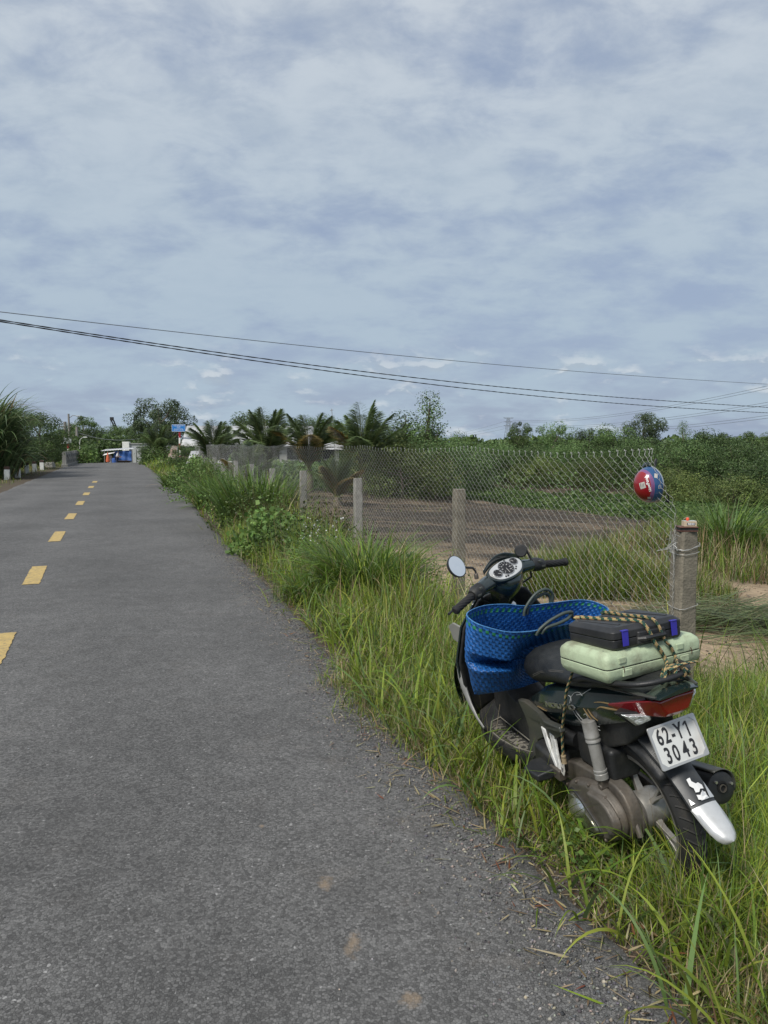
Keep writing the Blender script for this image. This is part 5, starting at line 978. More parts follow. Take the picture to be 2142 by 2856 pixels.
chrome = MATS['chrome']; steel = mat('grimy_steel', (0.16, 0.14, 0.12), 0.5, metal=0.6, vary=0.3, dirt=(0.07, 0.045, 0.03), dirt_amt=0.7, dscale=12)
seatm = mat('seat_vinyl', (0.018, 0.020, 0.021), 0.42, vary=0.25, nscale=22, bump=0.25, bscale=160, dirt=(0.07, 0.07, 0.065), dirt_amt=0.3, dscale=14)

# wheels ------------------------------------------------------------------------
def wheel(c, axis, xf, name, brake=True, w=0.046):
    y = V3(axis); root = empty(name); root.parent = bike
    mb = MB(); tp = [(0.207, -w * .55), (0.222, -w * .86), (0.248, -w), (0.268, -w * .8), (0.281, -w * .42), (0.285, 0), (0.281, w * .42), (0.268, w * .8), (0.248, w), (0.222, w * .86), (0.207, w * .55), (0.2, 0)]
    mb.ring(tp, c, y, 96)
    for k in range(44):                          # tread blocks
        a = 2 * pi * k / 44
        for s in (-1, 1):
            P = []
            for j in range(5):
                t_ = j / 4; h = s * (0.006 + 0.034 * t_); r = np.interp(abs(h), [0, .019, .037, .046], [.2862, .2822, .2695, .25]); aa = a + 0.10 * t_; e = nrm(np.cross(y, (0, 0, 1)) if abs(y[2]) < .9 else (1, 0, 0)); u = V3((0, 0, 1)) - y * y[2]; u = nrm(u); P.append(V3(c) + y * h + r * (cos(aa) * u + sin(aa) * e))
            mb.tube(P, 0.0042, 4)
    mb.build('tyre', rubber, root, xf=xf)
    mb = MB(); mb.ring([(0.197, -.030), (0.215, -.036), (0.217, -.031), (0.203, -.022), (0.198, 0), (0.203, .022), (0.217, .031), (0.215, .036), (0.197, .030), (0.188, 0.012), (0.188, -.012)], c, y, 80)
    mb.build('rim', alloy, root, xf=xf)
    mb = MB(); u = nrm(V3((0, 0, 1)) - y * y[2]); e = np.cross(y, u)
    for k in range(5):
        a = 2 * pi * k / 5 + 0.5
        for s in (-1, 1):
            rings = []
            for t_, wd, th in ((0, .022, .016), (.35, .014, .011), (.75, .012, .010), (1, .020, .012)):
                r = 0.05 + 0.145 * t_; aa = a + s * (0.30 * (1 - t_) * 0 + 0.13 * t_ ** 1.5); d = cos(aa) * u + sin(aa) * e; n_ = -sin(aa) * u + cos(aa) * e; h = 0.022 * (1 - t_) + 0.004
                rings.append([V3(c) + d * r + n_ * wd * p + y * (th * q + h * 0) for p, q in ((-.5, -1), (.5, -1), (.5, 1), (-.5, 1))])
            mb.loft(rings)
    mb.build('spokes', alloy, root, bevel=0.003, xf=xf)
    mb = MB(); mb.lathe([(0.03, -.055), (0.068, -.05), (0.072, -.03), (0.066, .0), (0.072, .03), (0.068, .045), (0.03, .055)], c, y, 32); mb.build('hub', alloy, root, xf=xf)
    mb = MB(); mb.lathe([(0.0, -.095), (0.013, -.095), (0.013, .095), (0, .095)], c, y, 10, caps=False); mb.build('axle', steel, root, xf=xf); return root
I3 = lambda p: V3(p)
wheel((0, 0, 0.28), (0, 1, 0), I3, 'rear_wheel'); wheel((1.26, 0, 0.28), (0, 1, 0), S, 'front_wheel', w=0.038)
# front fork, fender
for s in (-1, 1):
    mb = MB(); mb.tube([(1.255, s * .068, .27), (1.19, s * .068, .40), (1.06, s * .062, .68)], [.020, .024, .017], 14); mb.build('fork_leg', alloy, bike, xf=S)
mb = MB(); mb.grid(lambda a, b: V3((1.26, 0, .28)) + V3((cos(-0.35 + a * 2.75), 0, sin(-0.35 + a * 2.75))) * (0.315 - 0.035 * abs(2 * b - 1) ** 2.4) + V3((0, (b - .5) * (0.13 - 0.03 * abs(a - .5)), 0)), 30, 10); mb.build('front_fender', paint, bike, xf=S, solid=0.003)
mb = MB(); mb.tube([(1.0, 0, .86), (1.10, 0, .66)], [.032, .03], 14); mb.build('steering_stem', bplast, bike, xf=S)

# main body ---------------------------------------------------------------------
BS = [(.625, .515, .532, .548, .100), (.56, .500, .548, .590, .122), (.48, .508, .582, .640, .138), (.36, .527, .620, .690, .148), (.23, .560, .655, .733, .148), (.08, .618, .697, .775, .138), (-.06, .676, .738, .806, .120), (-.13, .708, .755, .818, .102), (-.185, .742, .775, .824, .080)]
def body_ring(x, zb, zc, zt, w): 
    return [(x, -w * .78, zb), (x, -w * .93, (zb + zc) / 2), (x, -w, zc), (x, -w * .90, zc + (zt - zc) * .72), (x, -w * .62, zt), (x, w * .62, zt), (x, w * .90, zc + (zt - zc) * .72), (x, w, zc), (x, w * .93, (zb + zc) / 2), (x, w * .78, zb)]
def smooth_rows(rows, n):
    A = resample(np.array(rows, float), 1e9) if False else np.array(rows, float); s = np.linspace(0, len(A) - 1, n); out = []
    for q in s:
        i = min(int(q), len(A) - 2); t_ = q - i; p0 = A[max(i - 1, 0)]; p1 = A[i]; p2 = A[i + 1]; p3 = A[min(i + 2, len(A) - 1)]
        out.append(0.5 * ((2 * p1) + (-p0 + p2) * t_ + (2 * p0 - 5 * p1 + 4 * p2 - p3) * t_ * t_ + (-p0 + 3 * p1 - 3 * p2 + p3) * t_ ** 3))
    return out
mb = MB(); mb.loft([body_ring(*r) for r in smooth_rows(BS, 33)]); body = mb.build('body_panel', paint, bike, ang=28)
def bsurf(x, z, lift=0.0015):     # point on the left flank of the body
    R_ = np.array(smooth_rows(BS, 60)); o = np.argsort(R_[:, 0]); zb, zc, zt, w = [np.interp(x, R_[o, 0], R_[o, k]) for k in (1, 2, 3, 4)]
    y = np.interp(z, [zb, (zb + zc) / 2, zc, zc + (zt - zc) * .72, zt], [w * .78, w * .93, w, w * .9, w * .62]); return V3((x, y + lift, z))
def zc_at(x): R_ = np.array(smooth_rows(BS, 60)); o = np.argsort(R_[:, 0]); return float(np.interp(x, R_[o, 0], R_[o, 2]))
def decal_line(pts, r, m, name, lift=.002, taper=True):
    P = resample(np.array(pts, float), 0.012); n = len(P); mb = MB(); mb.tube([bsurf(x, z, lift) for x, z in P], [r * (0.35 + 0.65 * sin(pi * min(max(k / (n - 1), .03), .97))) if taper else r for k in range(n)], 5, flat=1.0); return mb.build(name, m, body)
gold = mat('gold_stripe', (0.23, 0.16, 0.075), 0.4, vary=0.1); sil = mat('silver_line', (0.38, 0.39, 0.38), 0.35, vary=0.1)
decal_line([(-.17, .770), (-.08, .755), (0.0, .742), (.045, .728)], .0032, gold, 'stripe'); decal_line([(-.15, .752), (-.06, .735), (.01, .722), (.03, .705)], .0036, gold, 'stripe')
decal_line([(.085, .69), (.075, .665), (.06, .645)], .003, gold, 'stripe'); decal_line([(.11, .685), (.098, .66), (.088, .64)], .003, gold, 'stripe')
decal_line([(.52, .545), (.48, .552), (.45, .555), (.42, .56)], .0022, gold, 'stripe')
for pl in ([(.20, .675), (.195, .70), (.17, .725), (.14, .735), (.12, .728)], [(.215, .70), (.2, .70), (.19, .685)], [(.19, .655), (.18, .63), (.17, .60), (.165, .575), (.175, .565)], [(.17, .655), (.155, .625), (.13, .595), (.11, .60), (.12, .615), (.14, .61)], [(.125, .65), (.11, .66), (.105, .645), (.12, .63), (.13, .605), (.10, .60), (.07, .60)], [(.165, .575), (.12, .60), (.07, .615)], [(.16, .72), (.12, .735), (.09, .76)]):
    decal_line(pl, .0013, sil, 'scroll_line', .0015, False)
mb = MB(); x0 = .385
for ch, w_ in (('N', .045), ('O', .045), ('U', .045), ('V', .045), ('O', .045)):
    put_text(mb, ch, .030, bsurf(x0 - w_ / 2, zc_at(x0 - w_ / 2) - .004, .005), (-1, 0, .26), (-.0, .1, 1), 0.002, bold=.0014, xs=2.0, depth=.0025); x0 -= w_ * 1.02
mb.build('emblem', chrome, body, smooth=False)
# lower black body core, engine bay, tunnel
mb = MB(); mb.loft([[(x, -w, z0), (x, -w, z1), (x, w, z1), (x, w, z0)] for x, w, z0, z1 in ((.60, .085, .30, .52), (.45, .095, .36, .53), (.2, .09, .45, .60), (-.05, .08, .58, .69), (-.15, .06, .665, .75))]); mb.build('frame_cover', bplast, bike, bevel=.01)
mb = MB(); mb.loft([[(x, -w, z0), (x, -w * .9, z1 - .02), (x, -w * .5, z1), (x, w * .5, z1), (x, w * .9, z1 - .02), (x, w, z0)] for x, w, z0, z1 in ((.58, .11, .27, .53), (.70, .105, .255, .50), (.82, .10, .255, .47), (.93, .10, .27, .50), (1.02, .11, .30, .62))]); mb.build('centre_tunnel', bplast, bike, bevel=.006, ang=50)
for s in (-1, 1):   # grey cover plates under the seat
    poly = [(.665, .525), (.61, .475), (.585, .43), (.60, .35), (.645, .285), (.60, .262), (.53, .285), (.545, .33), (.53, .375), (.49, .41), (.455, .425), (.45, .50), (.40, .512), (.33, .538), (.235, .560), (.30, .575), (.44, .53), (.53, .505), (.60, .522)]
    poly = [(.67, .53), (.62, .47), (.60, .42), (.615, .35), (.66, .29), (.62, .262), (.535, .285), (.545, .34), (.53, .385), (.465, .425), (.44, .495), (.34, .528), (.225, .553), (.235, .575), (.36, .55), (.50, .53), (.60, .545)]
    mb = MB(); mb.prism([(x, s * (.118 + .045 * sst(x, .5, .3)), z) for x, z in poly], (0, s * .028, 0)); mb.build('grey_side_cover', gplast, bike, bevel=.007, seg=3)
# floor boards with mats
for s in (-1, 1):
    ol = [(1.03, .10), (1.04, .17), (.99, .215), (.90, .235), (.80, .235), (.70, .22), (.60, .185), (.52, .14), (.50, .09)]
    zf = lambda x: .292 + .10 * sst(x, .94, 1.05) + .02 * sst(x, .62, .5)
    ox = np.array(ol)[::-1]; yo_ = lambda x: float(np.interp(x, ox[:, 0], ox[:, 1]))
    mb = MB(); mb.loft([[(x, s * .085, zf(x) - .045), (x, s * .085, zf(x)), (x, s * (yo_(x) - .02), zf(x)), (x, s * yo_(x), zf(x) + .006), (x, s * (yo_(x) + .002), zf(x) - .018), (x, s * (yo_(x) - .008), zf(x) - .045)] for x in np.linspace(.51, 1.035, 22)]); mb.build('floor_board', bplast, bike, ang=45)
    mo = [(.97, .115), (.965, .17), (.91, .205), (.80, .208), (.69, .192), (.60, .158), (.585, .115)]; ym_ = lambda x: float(np.interp(x, [.585, .60, .69, .80, .91, .965], [.13, .158, .192, .208, .205, .17]))
    mb = MB(); mb.loft([[(x, s * .115, zf(x) - .004), (x, s * .115, zf(x) + .009), (x, s * ym_(x), zf(x) + .009), (x, s * ym_(x), zf(x) - .004)] for x in np.linspace(.587, .965, 16)]); mt = mb.build('foot_mat', mat('mat_rubber', (0.035, 0.033, 0.03), 0.7, vary=0.3, dirt=(0.13, 0.115, 0.09), dirt_amt=0.6, dscale=30), bike, bevel=.002)
    mb = MB()
    mb.tube([(x, s * (y - .006), zf(x) + .0115) for x, y in mo] + [(mo[0][0], s * (mo[0][1] - .004), zf(mo[0][0]) + .0115)], .0028, 5)
    for k in range(11): x = .61 + .032 * k; yo = np.interp(x, [.6, .69, .8, .91], [.150, .182, .198, .196]); mb.tube([(x, s * (yo - .008), zf(x) + .010), (x + .012, s * (yo - .038), zf(x) + .010)], .0026, 5); mb.tube([(x, s * .122, zf(x) + .010), (x + .012, s * .142, zf(x) + .010)], .0026, 5)
    put_text(mb, 'NOUVO', .052, (.78, s * .158, zf(.78) + .0095), (-1, 0, 0), (0, -1, 0), 0.001, bold=.0015, xs=1.5, depth=.001); mb.build('mat_relief', mat('worn_rubber', (0.20, 0.185, 0.155), 0.65, vary=0.3), mt, smooth=False)
# leg shield
def leg(a, b, off=0.0):   # a -1..1 across, b 0..1 up
    z = .33 + .60 * b; w = np.interp(b, [0, .2, .5, .8, 1], [.19, .235, .25, .215, .13]); x = np.interp(b, [0, .15, .5, 1], [1.06, 1.055, 1.03, .955]); y = a * w; return V3((x - off + .07 * (1 - a * a) - .0, y, z))
mb = MB(); mb.grid(lambda a, b: leg(2 * a - 1, b), 28, 20); mb.build('leg_shield', bplast, bike, solid=.012, ang=60)
mb = MB(); mb.grid(lambda a, b: leg((2 * a - 1) * 1.02, b * .98 + .01, -.03) + V3((.05 * (1 - (2 * a - 1) ** 2), 0, 0)), 28, 20); mb.build('front_cover', paint, bike, solid=.01, ang=60)
for s in (-1, 1):
    mb = MB(); rows = [(1.08, .222, .66, .010), (1.09, .232, .60, .022), (1.08, .235, .53, .028), (1.06, .235, .47, .024), (1.02, .235, .41, .016), (.96, .236, .36, .010), (.90, .234, .33, .008)]
    mb.tube([(x, s * y, z) for x, y, z, r in rows], [r for *_, r in rows], 10, flat=0.55, up=(0, 1, 0)); mb.build('side_wing', mat('dull_silver', (0.30, 0.30, 0.29), 0.45, metal=0.3, vary=0.15, dirt=(0.12, 0.11, 0.09), dirt_amt=0.5), bike)
    mb = MB(); mb.prism([(1.03, s * .200, .80), (1.10, s * .215, .812), (1.15, s * .220, .785), (1.12, s * .218, .72), (1.06, s * .21, .71)], (0, s * .012, 0)); mb.build('indicator_wing', mat('pale_grey_plastic', (0.20, 0.20, 0.18), 0.45), bike, bevel=.005)
# seat
SR = [(.685, .655, .675, .045), (.665, .642, .715, .085), (.60, .640, .768, .118), (.52, .652, .800, .130), (.42, .680, .806, .134), (.30, .712, .806, .138), (.15, .745, .812, .138), (.0, .790, .838, .130), (-.13, .812, .842, .112), (-.20, .826, .838, .09)]
def seat_ring(x, zb, zt, w):
    h = zt - zb; return [(x, -w * .80, zb), (x, -w * .98, zb + h * .22), (x, -w, zb + h * .5), (x, -w * .86, zb + h * .80), (x, -w * .52, zt - .004), (x, 0, zt), (x, w * .52, zt - .004), (x, w * .86, zb + h * .80), (x, w, zb + h * .5), (x, w * .98, zb + h * .22), (x, w * .80, zb)]
mb = MB(); mb.loft([seat_ring(*r) for r in smooth_rows(SR, 34)]); seat = mb.build('seat', seatm, bike, ang=60)
def ssurf(x, f, lift=.001): R_ = np.array(smooth_rows(SR, 60)); o = np.argsort(R_[:, 0]); zb, zt, w = [np.interp(x, R_[o, 0], R_[o, k]) for k in (1, 2, 3)]; h = zt - zb; return V3((x, np.interp(f, [0, .22, .5, .8, .97], [w * .8, w * .98, w, w * .86, w * .52]) + lift, zb + h * f))
for dz in (0, .05): mb = MB(); mb.tube([ssurf(x, f, .001) for x, f in ((.56, .10 + dz), (.50, .22 + dz), (.42, .40 + dz), (.33, .58 + dz), (.25, .70 + dz))], .0013, 5); mb.build('seam', mat('seam_thread', (0.10, 0.095, 0.085), 0.7), seat)
# tail lamp, tail cowl, grab rail
tl = empty('tail_light'); tl.parent = bike; lens = mat('red_lens', (0.17, 0.003, 0.006), 0.10, vary=0.08, coat=1.0, spec=0.6); mb = MB()
def tlr(x, z0, z1, wt, wb): zm = z0 + (z1 - z0) * .6; return [(x, wb, z0), (x, (wb + wt) / 2 + .004, zm), (x, wt, z1), (x, 0, z1 + .004), (x, -wt, z1), (x, -(wb + wt) / 2 - .004, zm), (x, -wb, z0), (x, 0, z0 - .004)]
mb.loft([tlr(-.04, .742, .752, .127, .126), tlr(-.11, .737, .778, .121, .112), tlr(-.18, .742, .802, .110, .084), tlr(-.228, .747, .814, .092, .058), tlr(-.252, .752, .818, .080, .048), tlr(-.260, .765, .811, .070, .042)]); mb.build('red_lens', lens, tl, bevel=.004, ang=30)
mb = MB(); mb.loft([[(x, y * w, zz + (0.012 * (1 - abs(y)) if k else -.004)) for k, y in ((0, -1), (1, -1), (1, -.5), (1, 0), (1, .5), (1, 1), (0, 1))] for x, w, zz in ((.05, .13, .80), (-.08, .118, .815), (-.18, .105, .826), (-.25, .092, .834), (-.275, .078, .832))]); mb.build('tail_cowl', paint, bike, ang=50)
for s in (-1, 1):
    mb = MB(); mb.tube([(.03, s * .118, .800), (-.10, s * .112, .826), (-.20, s * .098, .832), (-.262, s * .083, .836)], [.004, .009, .011, .006], 8, flat=.4); mb.build('tail_trim', gplast, bike)
mb = MB(); pp = [(.14, -.145, .79), (.05, -.148, .825), (-.08, -.142, .85), (-.20, -.10, .868), (-.235, 0, .872), (-.20, .10, .868), (-.08, .142, .85), (.05, .148, .825), (.14, .145, .79)]; mb.tube(list(resample(np.array(pp), .02)), .0125, 12, flat=.8); mb.build('grab_rail', bplast, bike)
# indicators
for s in (-1, 1):
    ind = empty('rear_indicator'); ind.parent = bike; pts = [(-.155, .170, .768), (-.185, .055, .748), (-.185, .050, .722), (-.165, .112, .704)]
    mb = MB(); pts = [(x, s * y, z) for x, y, z in pts]; c_ = np.mean(pts, 0); mb.loft([[V3(p) + (.075, -s * .035, .0) + (c_ - V3(p)) * .45 for p in pts], [V3(p) + (.02, 0, 0) for p in pts], [V3(p) + (c_ - V3(p)) * -.12 + (.006, 0, 0) for p in pts]]); mb.build('housing', bplast, ind, bevel=.006)
    mb = MB(); q = [V3(p) + (c_ - V3(p)) * .12 for p in pts]; mb.loft([[p + (.002, 0, 0) for p in q], [p + (c_ - p) * .25 + (-.014, 0, 0) for p in q]]); mb.build('clear_lens', mat('clear_lens', (0.62, 0.64, 0.64), 0.1, metal=0.5, vary=0.5, nscale=60, bump=0.9, bscale=60, coat=1.0), ind, bevel=.003)
# rear fender strip with silver tip
FR = [(.02, .655, .052), (-.07, .628, .060), (-.15, .580, .058), (-.225, .532, .053), (-.28, .490, .051), (-.325, .450, .050)]
FT = [(-.325, .450, .050), (-.365, .425, .049), (-.398, .403, .045), (-.420, .388, .037), (-.432, .379, .026), (-.438, .374, .010)]
def fring(x, z, w, th=.007):
    t_ = nrm((-.75, 0, -.66)); nn = V3((-.66, 0, .75)); return [V3((x, y * w, z)) + nn * (h * th + .018 * (1 - y * y) - .006) for y, h in ((-1, 0), (-.97, 1), (-.6, 1), (0, 1), (.6, 1), (.97, 1), (1, 0), (.6, 0), (0, 0), (-.6, 0))]
mb = MB(); mb.loft([fring(*r) for r in FR]); mb.build('rear_fender', mat('fender_grey_black', (0.022, 0.025, 0.028), 0.45, vary=0.2, nscale=8, dirt=(0.09, 0.085, 0.075), dirt_amt=0.35, dscale=6), bike, ang=50)
mb = MB(); mb.loft([fring(*r) for r in FT]); mb.build('fender_tip', silver, bike, ang=50)
wh = mat('peeling_white', (0.68, 0.68, 0.67), 0.6, vary=0.1)
def fs(y, t_): p = np.array([np.interp(t_, [0, 1], [-.262, -.318]), 0, np.interp(t_, [0, 1], [.512, .458])]); return p + V3((-.66, 0, .75)) * (.0155 + .0155 * 0 + .018 * (1 - (y / .05) ** 2) - .010) + V3((0, y, 0))
for poly in ([(.012, -.05), (.004, -.02), (.006, .15), (-.004, .3), (-.014, .28), (-.024, .42), (-.022, .58), (-.008, .55), (.002, .66), (.014, .62), (.012, .45), (.02, .3), (.018, .02)], [(.016, .72), (.004, .78), (-.006, .68), (-.02, .72), (-.018, .92), (-.006, .96), (.002, 1.08), (.008, .98), (.018, .92)]):
    mb = MB(); P = [fs(y, t_) for y, t_ in poly]; mb.prism(P, V3((-.66, 0, .75)) * .0006); mb.build('peeling_sticker', wh, bike, smooth=False)
for poly in ([(.012, 1.14), (-.022, 1.14), (-.012, .62)], [(-.024, 1.14), (-.047, 1.14), (-.040, .30)], [(.047, 1.14), (.034, 1.14), (.044, .72)]):
    mb = MB(); mb.prism([fs(y, t_) for y, t_ in poly], V3((-.66, 0, .75)) * .001); mb.build('silver_spike', silver, bike, smooth=False)
# number plate
npl = empty('number_plate'); npl.parent = bike; ph_ = radians(24.6); pu = V3((sin(ph_), 0, cos(ph_))); pr = V3((0, -1, 0)); pn = np.cross(pr, pu); pc = V3((-.2347, 0, .6419))
def plr(w, h, r, d, n=6): 
    P = []
    for cx_, cy_, a0 in ((w / 2 - r, h / 2 - r, 0), (-w / 2 + r, h / 2 - r, 90), (-w / 2 + r, -h / 2 + r, 180), (w / 2 - r, -h / 2 + r, 270)):
        for k in range(n + 1): a = radians(a0 + 90 * k / n); P.append(pc + pr * (cx_ + r * cos(a)) + pu * (cy_ + r * sin(a)) + pn * d)
    return P
if np.dot(pn, (-1, 0, 0)) < 0: pn = -pn
platem = mat('plate_white', (0.60, 0.61, 0.59), 0.45, vary=0.07, nscale=10, dirt=(0.40, 0.33, 0.27), dirt_amt=0.45, dscale=9); framem = mat('plate_frame', (0.48, 0.48, 0.47), 0.35, metal=0.5, vary=0.12)
mb = MB(); mb.prism(plr(.186, .136, .008, 0), pn * .0015); mb.build('plate', platem, npl, smooth=False)
o_ = plr(.194, .144, .007, -.002); i_ = plr(.177, .127, .014, -.002); o2 = plr(.194, .144, .007, .0035); i2 = plr(.177, .127, .014, .0035); mb = MB(); mb.loft([o_, o2, i2, i_, o_], True, False); mb.build('frame', framem, npl, bevel=.001)
for s1 in (-1, 1):
    for s2 in (-1, 1):
        mb = MB(); c_ = pc + pr * s1 * .0835 + pu * s2 * .0585 + pn * .003; mb.prism([c_ + pr * s1 * .010 + pu * s2 * .010, c_ - pr * s1 * .016 + pu * s2 * .010, c_ + pr * s1 * .010 - pu * s2 * .016], pn * .0012); mb.build('corner_ornament', framem, npl)
mb = MB(); ink = mat('plate_black', (0.02, 0.02, 0.022), 0.5, vary=0.05)
def ptxt(ch, x, z, h): put_text(mb, ch, h * 1.38, pc + pr * x + pu * z, pr, pu, .0, bold=.0022, xs=.62, depth=.0005) if False else (put_text(mb, ch, h * 1.48, pc + pr * x + pu * z + pn * .0022, pr, pu, .0, bold=.0014, xs=.66, depth=.0005) if ch != '1' else [mb.prism([pc + pr * (x + a_) + pu * (z + b_) + pn * .0018 for a_, b_ in q_], pn * .001) for q_ in ([(.000, -.026), (.006, -.026), (.006, .026), (.000, .026)], [(-.010, .012), (-.010, .018), (.0, .026), (.0, .019)])])
for ch, x in (('6', -.062), ('2', -.034), ('-', -.008), ('Y', .018), ('1', .050)): ptxt(ch, x, .030, .050)
for ch, x in (('3', -.055), ('0', -.023), ('4', .015), ('3', .050)): ptxt(ch, x, -.033, .050)
mb.build('characters', ink, npl, smooth=False)
mb = MB(); mb.box(pc - pn * .048 + pu * .01, (.03, .08, .07)); mb.build('plate_bracket', bplast, bike, bevel=.004)
mb = MB(); mb.loft([[(-.06, -.07, .75), (-.06, .07, .75), (-.170, .055, .752), (-.170, -.055, .752)], [(-.03, -.06, .62), (-.03, .06, .62), (-.115, .045, .665), (-.115, -.045, .665)]]); mb.build('tail_underside', bplast, bike, bevel=.006)
# inner mudguard over the wheel
mb = MB(); mb.grid(lambda a, b: V3((0, 0, .28)) + V3((cos(.55 + a * 1.75), 0, sin(.55 + a * 1.75))) * (.318 - .03 * abs(2 * b - 1) ** 2.2) + V3((0, (b - .5) * .135, 0)), 26, 10); mb.build('inner_mudguard', bplast, bike, solid=.003)
mb = MB(); put_text(mb, 'KENDA', .034, (.02, .0685, .605), (-1, 0, .25), (0.2, 0, 1), .001, bold=.0015, depth=.0006); mb.build('sticker_text', mat('lime_ink', (0.36, 0.42, 0.06), 0.5, vary=0.1), bike, smooth=False)
# shocks
for s in (-1, 1):
    sh = empty('rear_shock'); sh.parent = bike; a = V3((.098, s * .135, .640)); b_ = V3((.060, s * .132, .385)); d = nrm(b_ - a); sm_ = mat('shock_grey', (0.30, 0.295, 0.28), 0.42, metal=0.25, vary=0.15, dirt=(0.10, 0.085, 0.06), dirt_amt=0.5, dscale=14)
    mb = MB(); mb.lathe([(.022, 0), (.0275, .002), (.0275, .058), (.0285, .060), (.0285, .066), (.027, .068), (.027, .072), (.0285, .074), (.0285, .082), (.025, .084), (.025, .086)], a, d, 28); mb.build('upper_sleeve', sm_, sh)
    mb = MB(); mb.lathe([(.0235, .086), (.0235, .19), (.026, .192), (.026, .198), (.024, .2), (.024, .204), (.026, .206), (.026, .226), (.02, .230)], a, d, 28); mb.build('lower_sleeve', sm_, sh)
    mb = MB(); mb.box(a + d * .245, (.026, .03, .036)); mb.lathe([(.012, -.02), (.012, .02)], a + d * .258, (0, 1, 0), 12); mb.build('clevis', steel, sh, bevel=.003)
# transmission case on the left
def sideshape(poly, y0, y1, m, name, bevel=.012, shrink=0.0, parent=bike, seg=4):
    c_ = np.mean(np.array(poly), 0); mb = MB(); P0 = [(x, y0, z) for x, z in poly]; P1 = [(c_[0] + (x - c_[0]) * (1 - shrink), y1, c_[1] + (z - c_[1]) * (1 - shrink)) for x, z in poly]; mb.loft([P0, P1]); return mb.build(name, m, parent, bevel=bevel, seg=seg, ang=50)
case = [(.43, .27), (.40, .22), (.33, .172), (.25, .145), (.16, .140), (.05, .165), (-.03, .205), (-.07, .25), (-.075, .31), (-.055, .365), (-.01, .398), (.06, .408), (.16, .395), (.27, .385), (.36, .355), (.42, .31)]
sideshape([(x, z) for x, z in smooth_rows(case + [case[0]], 48)[:-1]], .065, .120, castg, 'transmission_case', .01)
front = [(.31, .26), (.30, .20), (.25, .155), (.18, .145), (.10, .150), (.02, .18), (-.045, .225), (-.065, .28), (-.05, .335), (0, .372), (.07, .385), (.15, .375), (.24, .345), (.29, .31)]
cv = sideshape([(x, z) for x, z in smooth_rows(front + [front[0]], 44)[:-1]], .118, .168, castg, 'transmission_cover', .018, .07)
rg = [(.08, .368), (.12, .355), (.06, .29), (-.02, .235), (-.055, .255), (-.062, .31), (-.02, .355), (.03, .372)]
sideshape([(x, z) for x, z in smooth_rows(rg + [rg[0]], 30)[:-1]], .155, .188, castg, 'raised_rib', .012, .12)
ln = [(.265, .275), (.262, .235), (.235, .20), (.19, .182), (.14, .178), (.085, .190), (.065, .205), (.09, .235), (.14, .262), (.19, .290), (.235, .30)]
L1 = [(x, z) for x, z in smooth_rows(ln + [ln[0]], 36)[:-1]]; cc_ = np.mean(L1, 0)
sideshape([tuple(cc_ + (V3(p) - cc_) * 1.16) for p in np.array(L1)], .150, .176, bplast, 'cover_badge_surround', .006, .04)
sideshape(L1, .168, .188, mat('polished_olive', (0.20, 0.205, 0.16), 0.16, metal=0.75, vary=0.15, dirt=(0.10, 0.085, 0.06), dirt_amt=0.4), 'cover_badge', .008, .10)
for bx_, bz_ in ((.285, .30), (.285, .215), (.235, .160), (.145, .155), (.05, .178), (-.03, .235), (-.045, .315), (.02, .365), (.12, .372), (.21, .345)):
    mb = MB(); mb.lathe([(.0075, -.01), (.0075, .004), (.005, .0065)], (bx_, .162, bz_), (0, 1, 0), 6); mb.build('case_bolt', steel, cv)
for k in range(5): mb = MB(); mb.box((.375 + .0 * k, .1225, .245 + .022 * k), (.085 - .008 * k, .008, .006)); mb.build('cooling_rib', castg, bike, bevel=.001)
mb = MB(); mb.grid(lambda a, b: V3((.195, .186, .240)) + V3((.060 * cos(pi * a), .022 * sin(pi * b) * sin(pi * a), .052 * (b - .5) * 2 * sin(pi * a) - .016 * cos(pi * a))), 18, 18); mb.build('badge_dome', chrome, bike)
sideshape([(.44, .31), (.45, .25), (.50, .24), (.62, .25), (.66, .30), (.64, .36), (.56, .39), (.46, .37)], -.07, .085, castg, 'engine_block', .015)
mb = MB()
for k in range(6): mb.box((.60 + .018 * k, 0, .335), (.006, .15 - .004 * k, .13))
mb.build('cylinder_fins', castg, bike, bevel=.002)
mb = MB(); mb.tube([(.46, .105, .33), (.43, .12, .42), (.36, .11, .47), (.28, .09, .47)], [.032, .036, .038, .03], 12); mb.build('intake_duct', bplast, bike)
mb = MB(); mb.box((.15, 0.04, .46), (.24, .13, .13)); mb.build('air_filter_box', bplast, bike, bevel=.02)
for s in (-1, 1): mb = MB(); mb.tube([(.40, s * .10, .33), (.2, s * .09, .30), (0, s * .088, .28)], [.02, .022, .026], 10, flat=1.2); mb.build('swing_arm', castg, bike)
mb = MB(); mb.lathe([(.04, 0), (.078, .004), (.080, .02), (.06, .03), (.03, .034)], (0, .055, .28), (0, 1, 0), 32); mb.build('brake_drum', castg, bike)
mb = MB(); mb.tube([(.0, .10, .35), (-.06, .10, .30), (-.085, .10, .24)], [.014, .011, .011], 8); mb.build('brake_lever_arm', steel, bike)
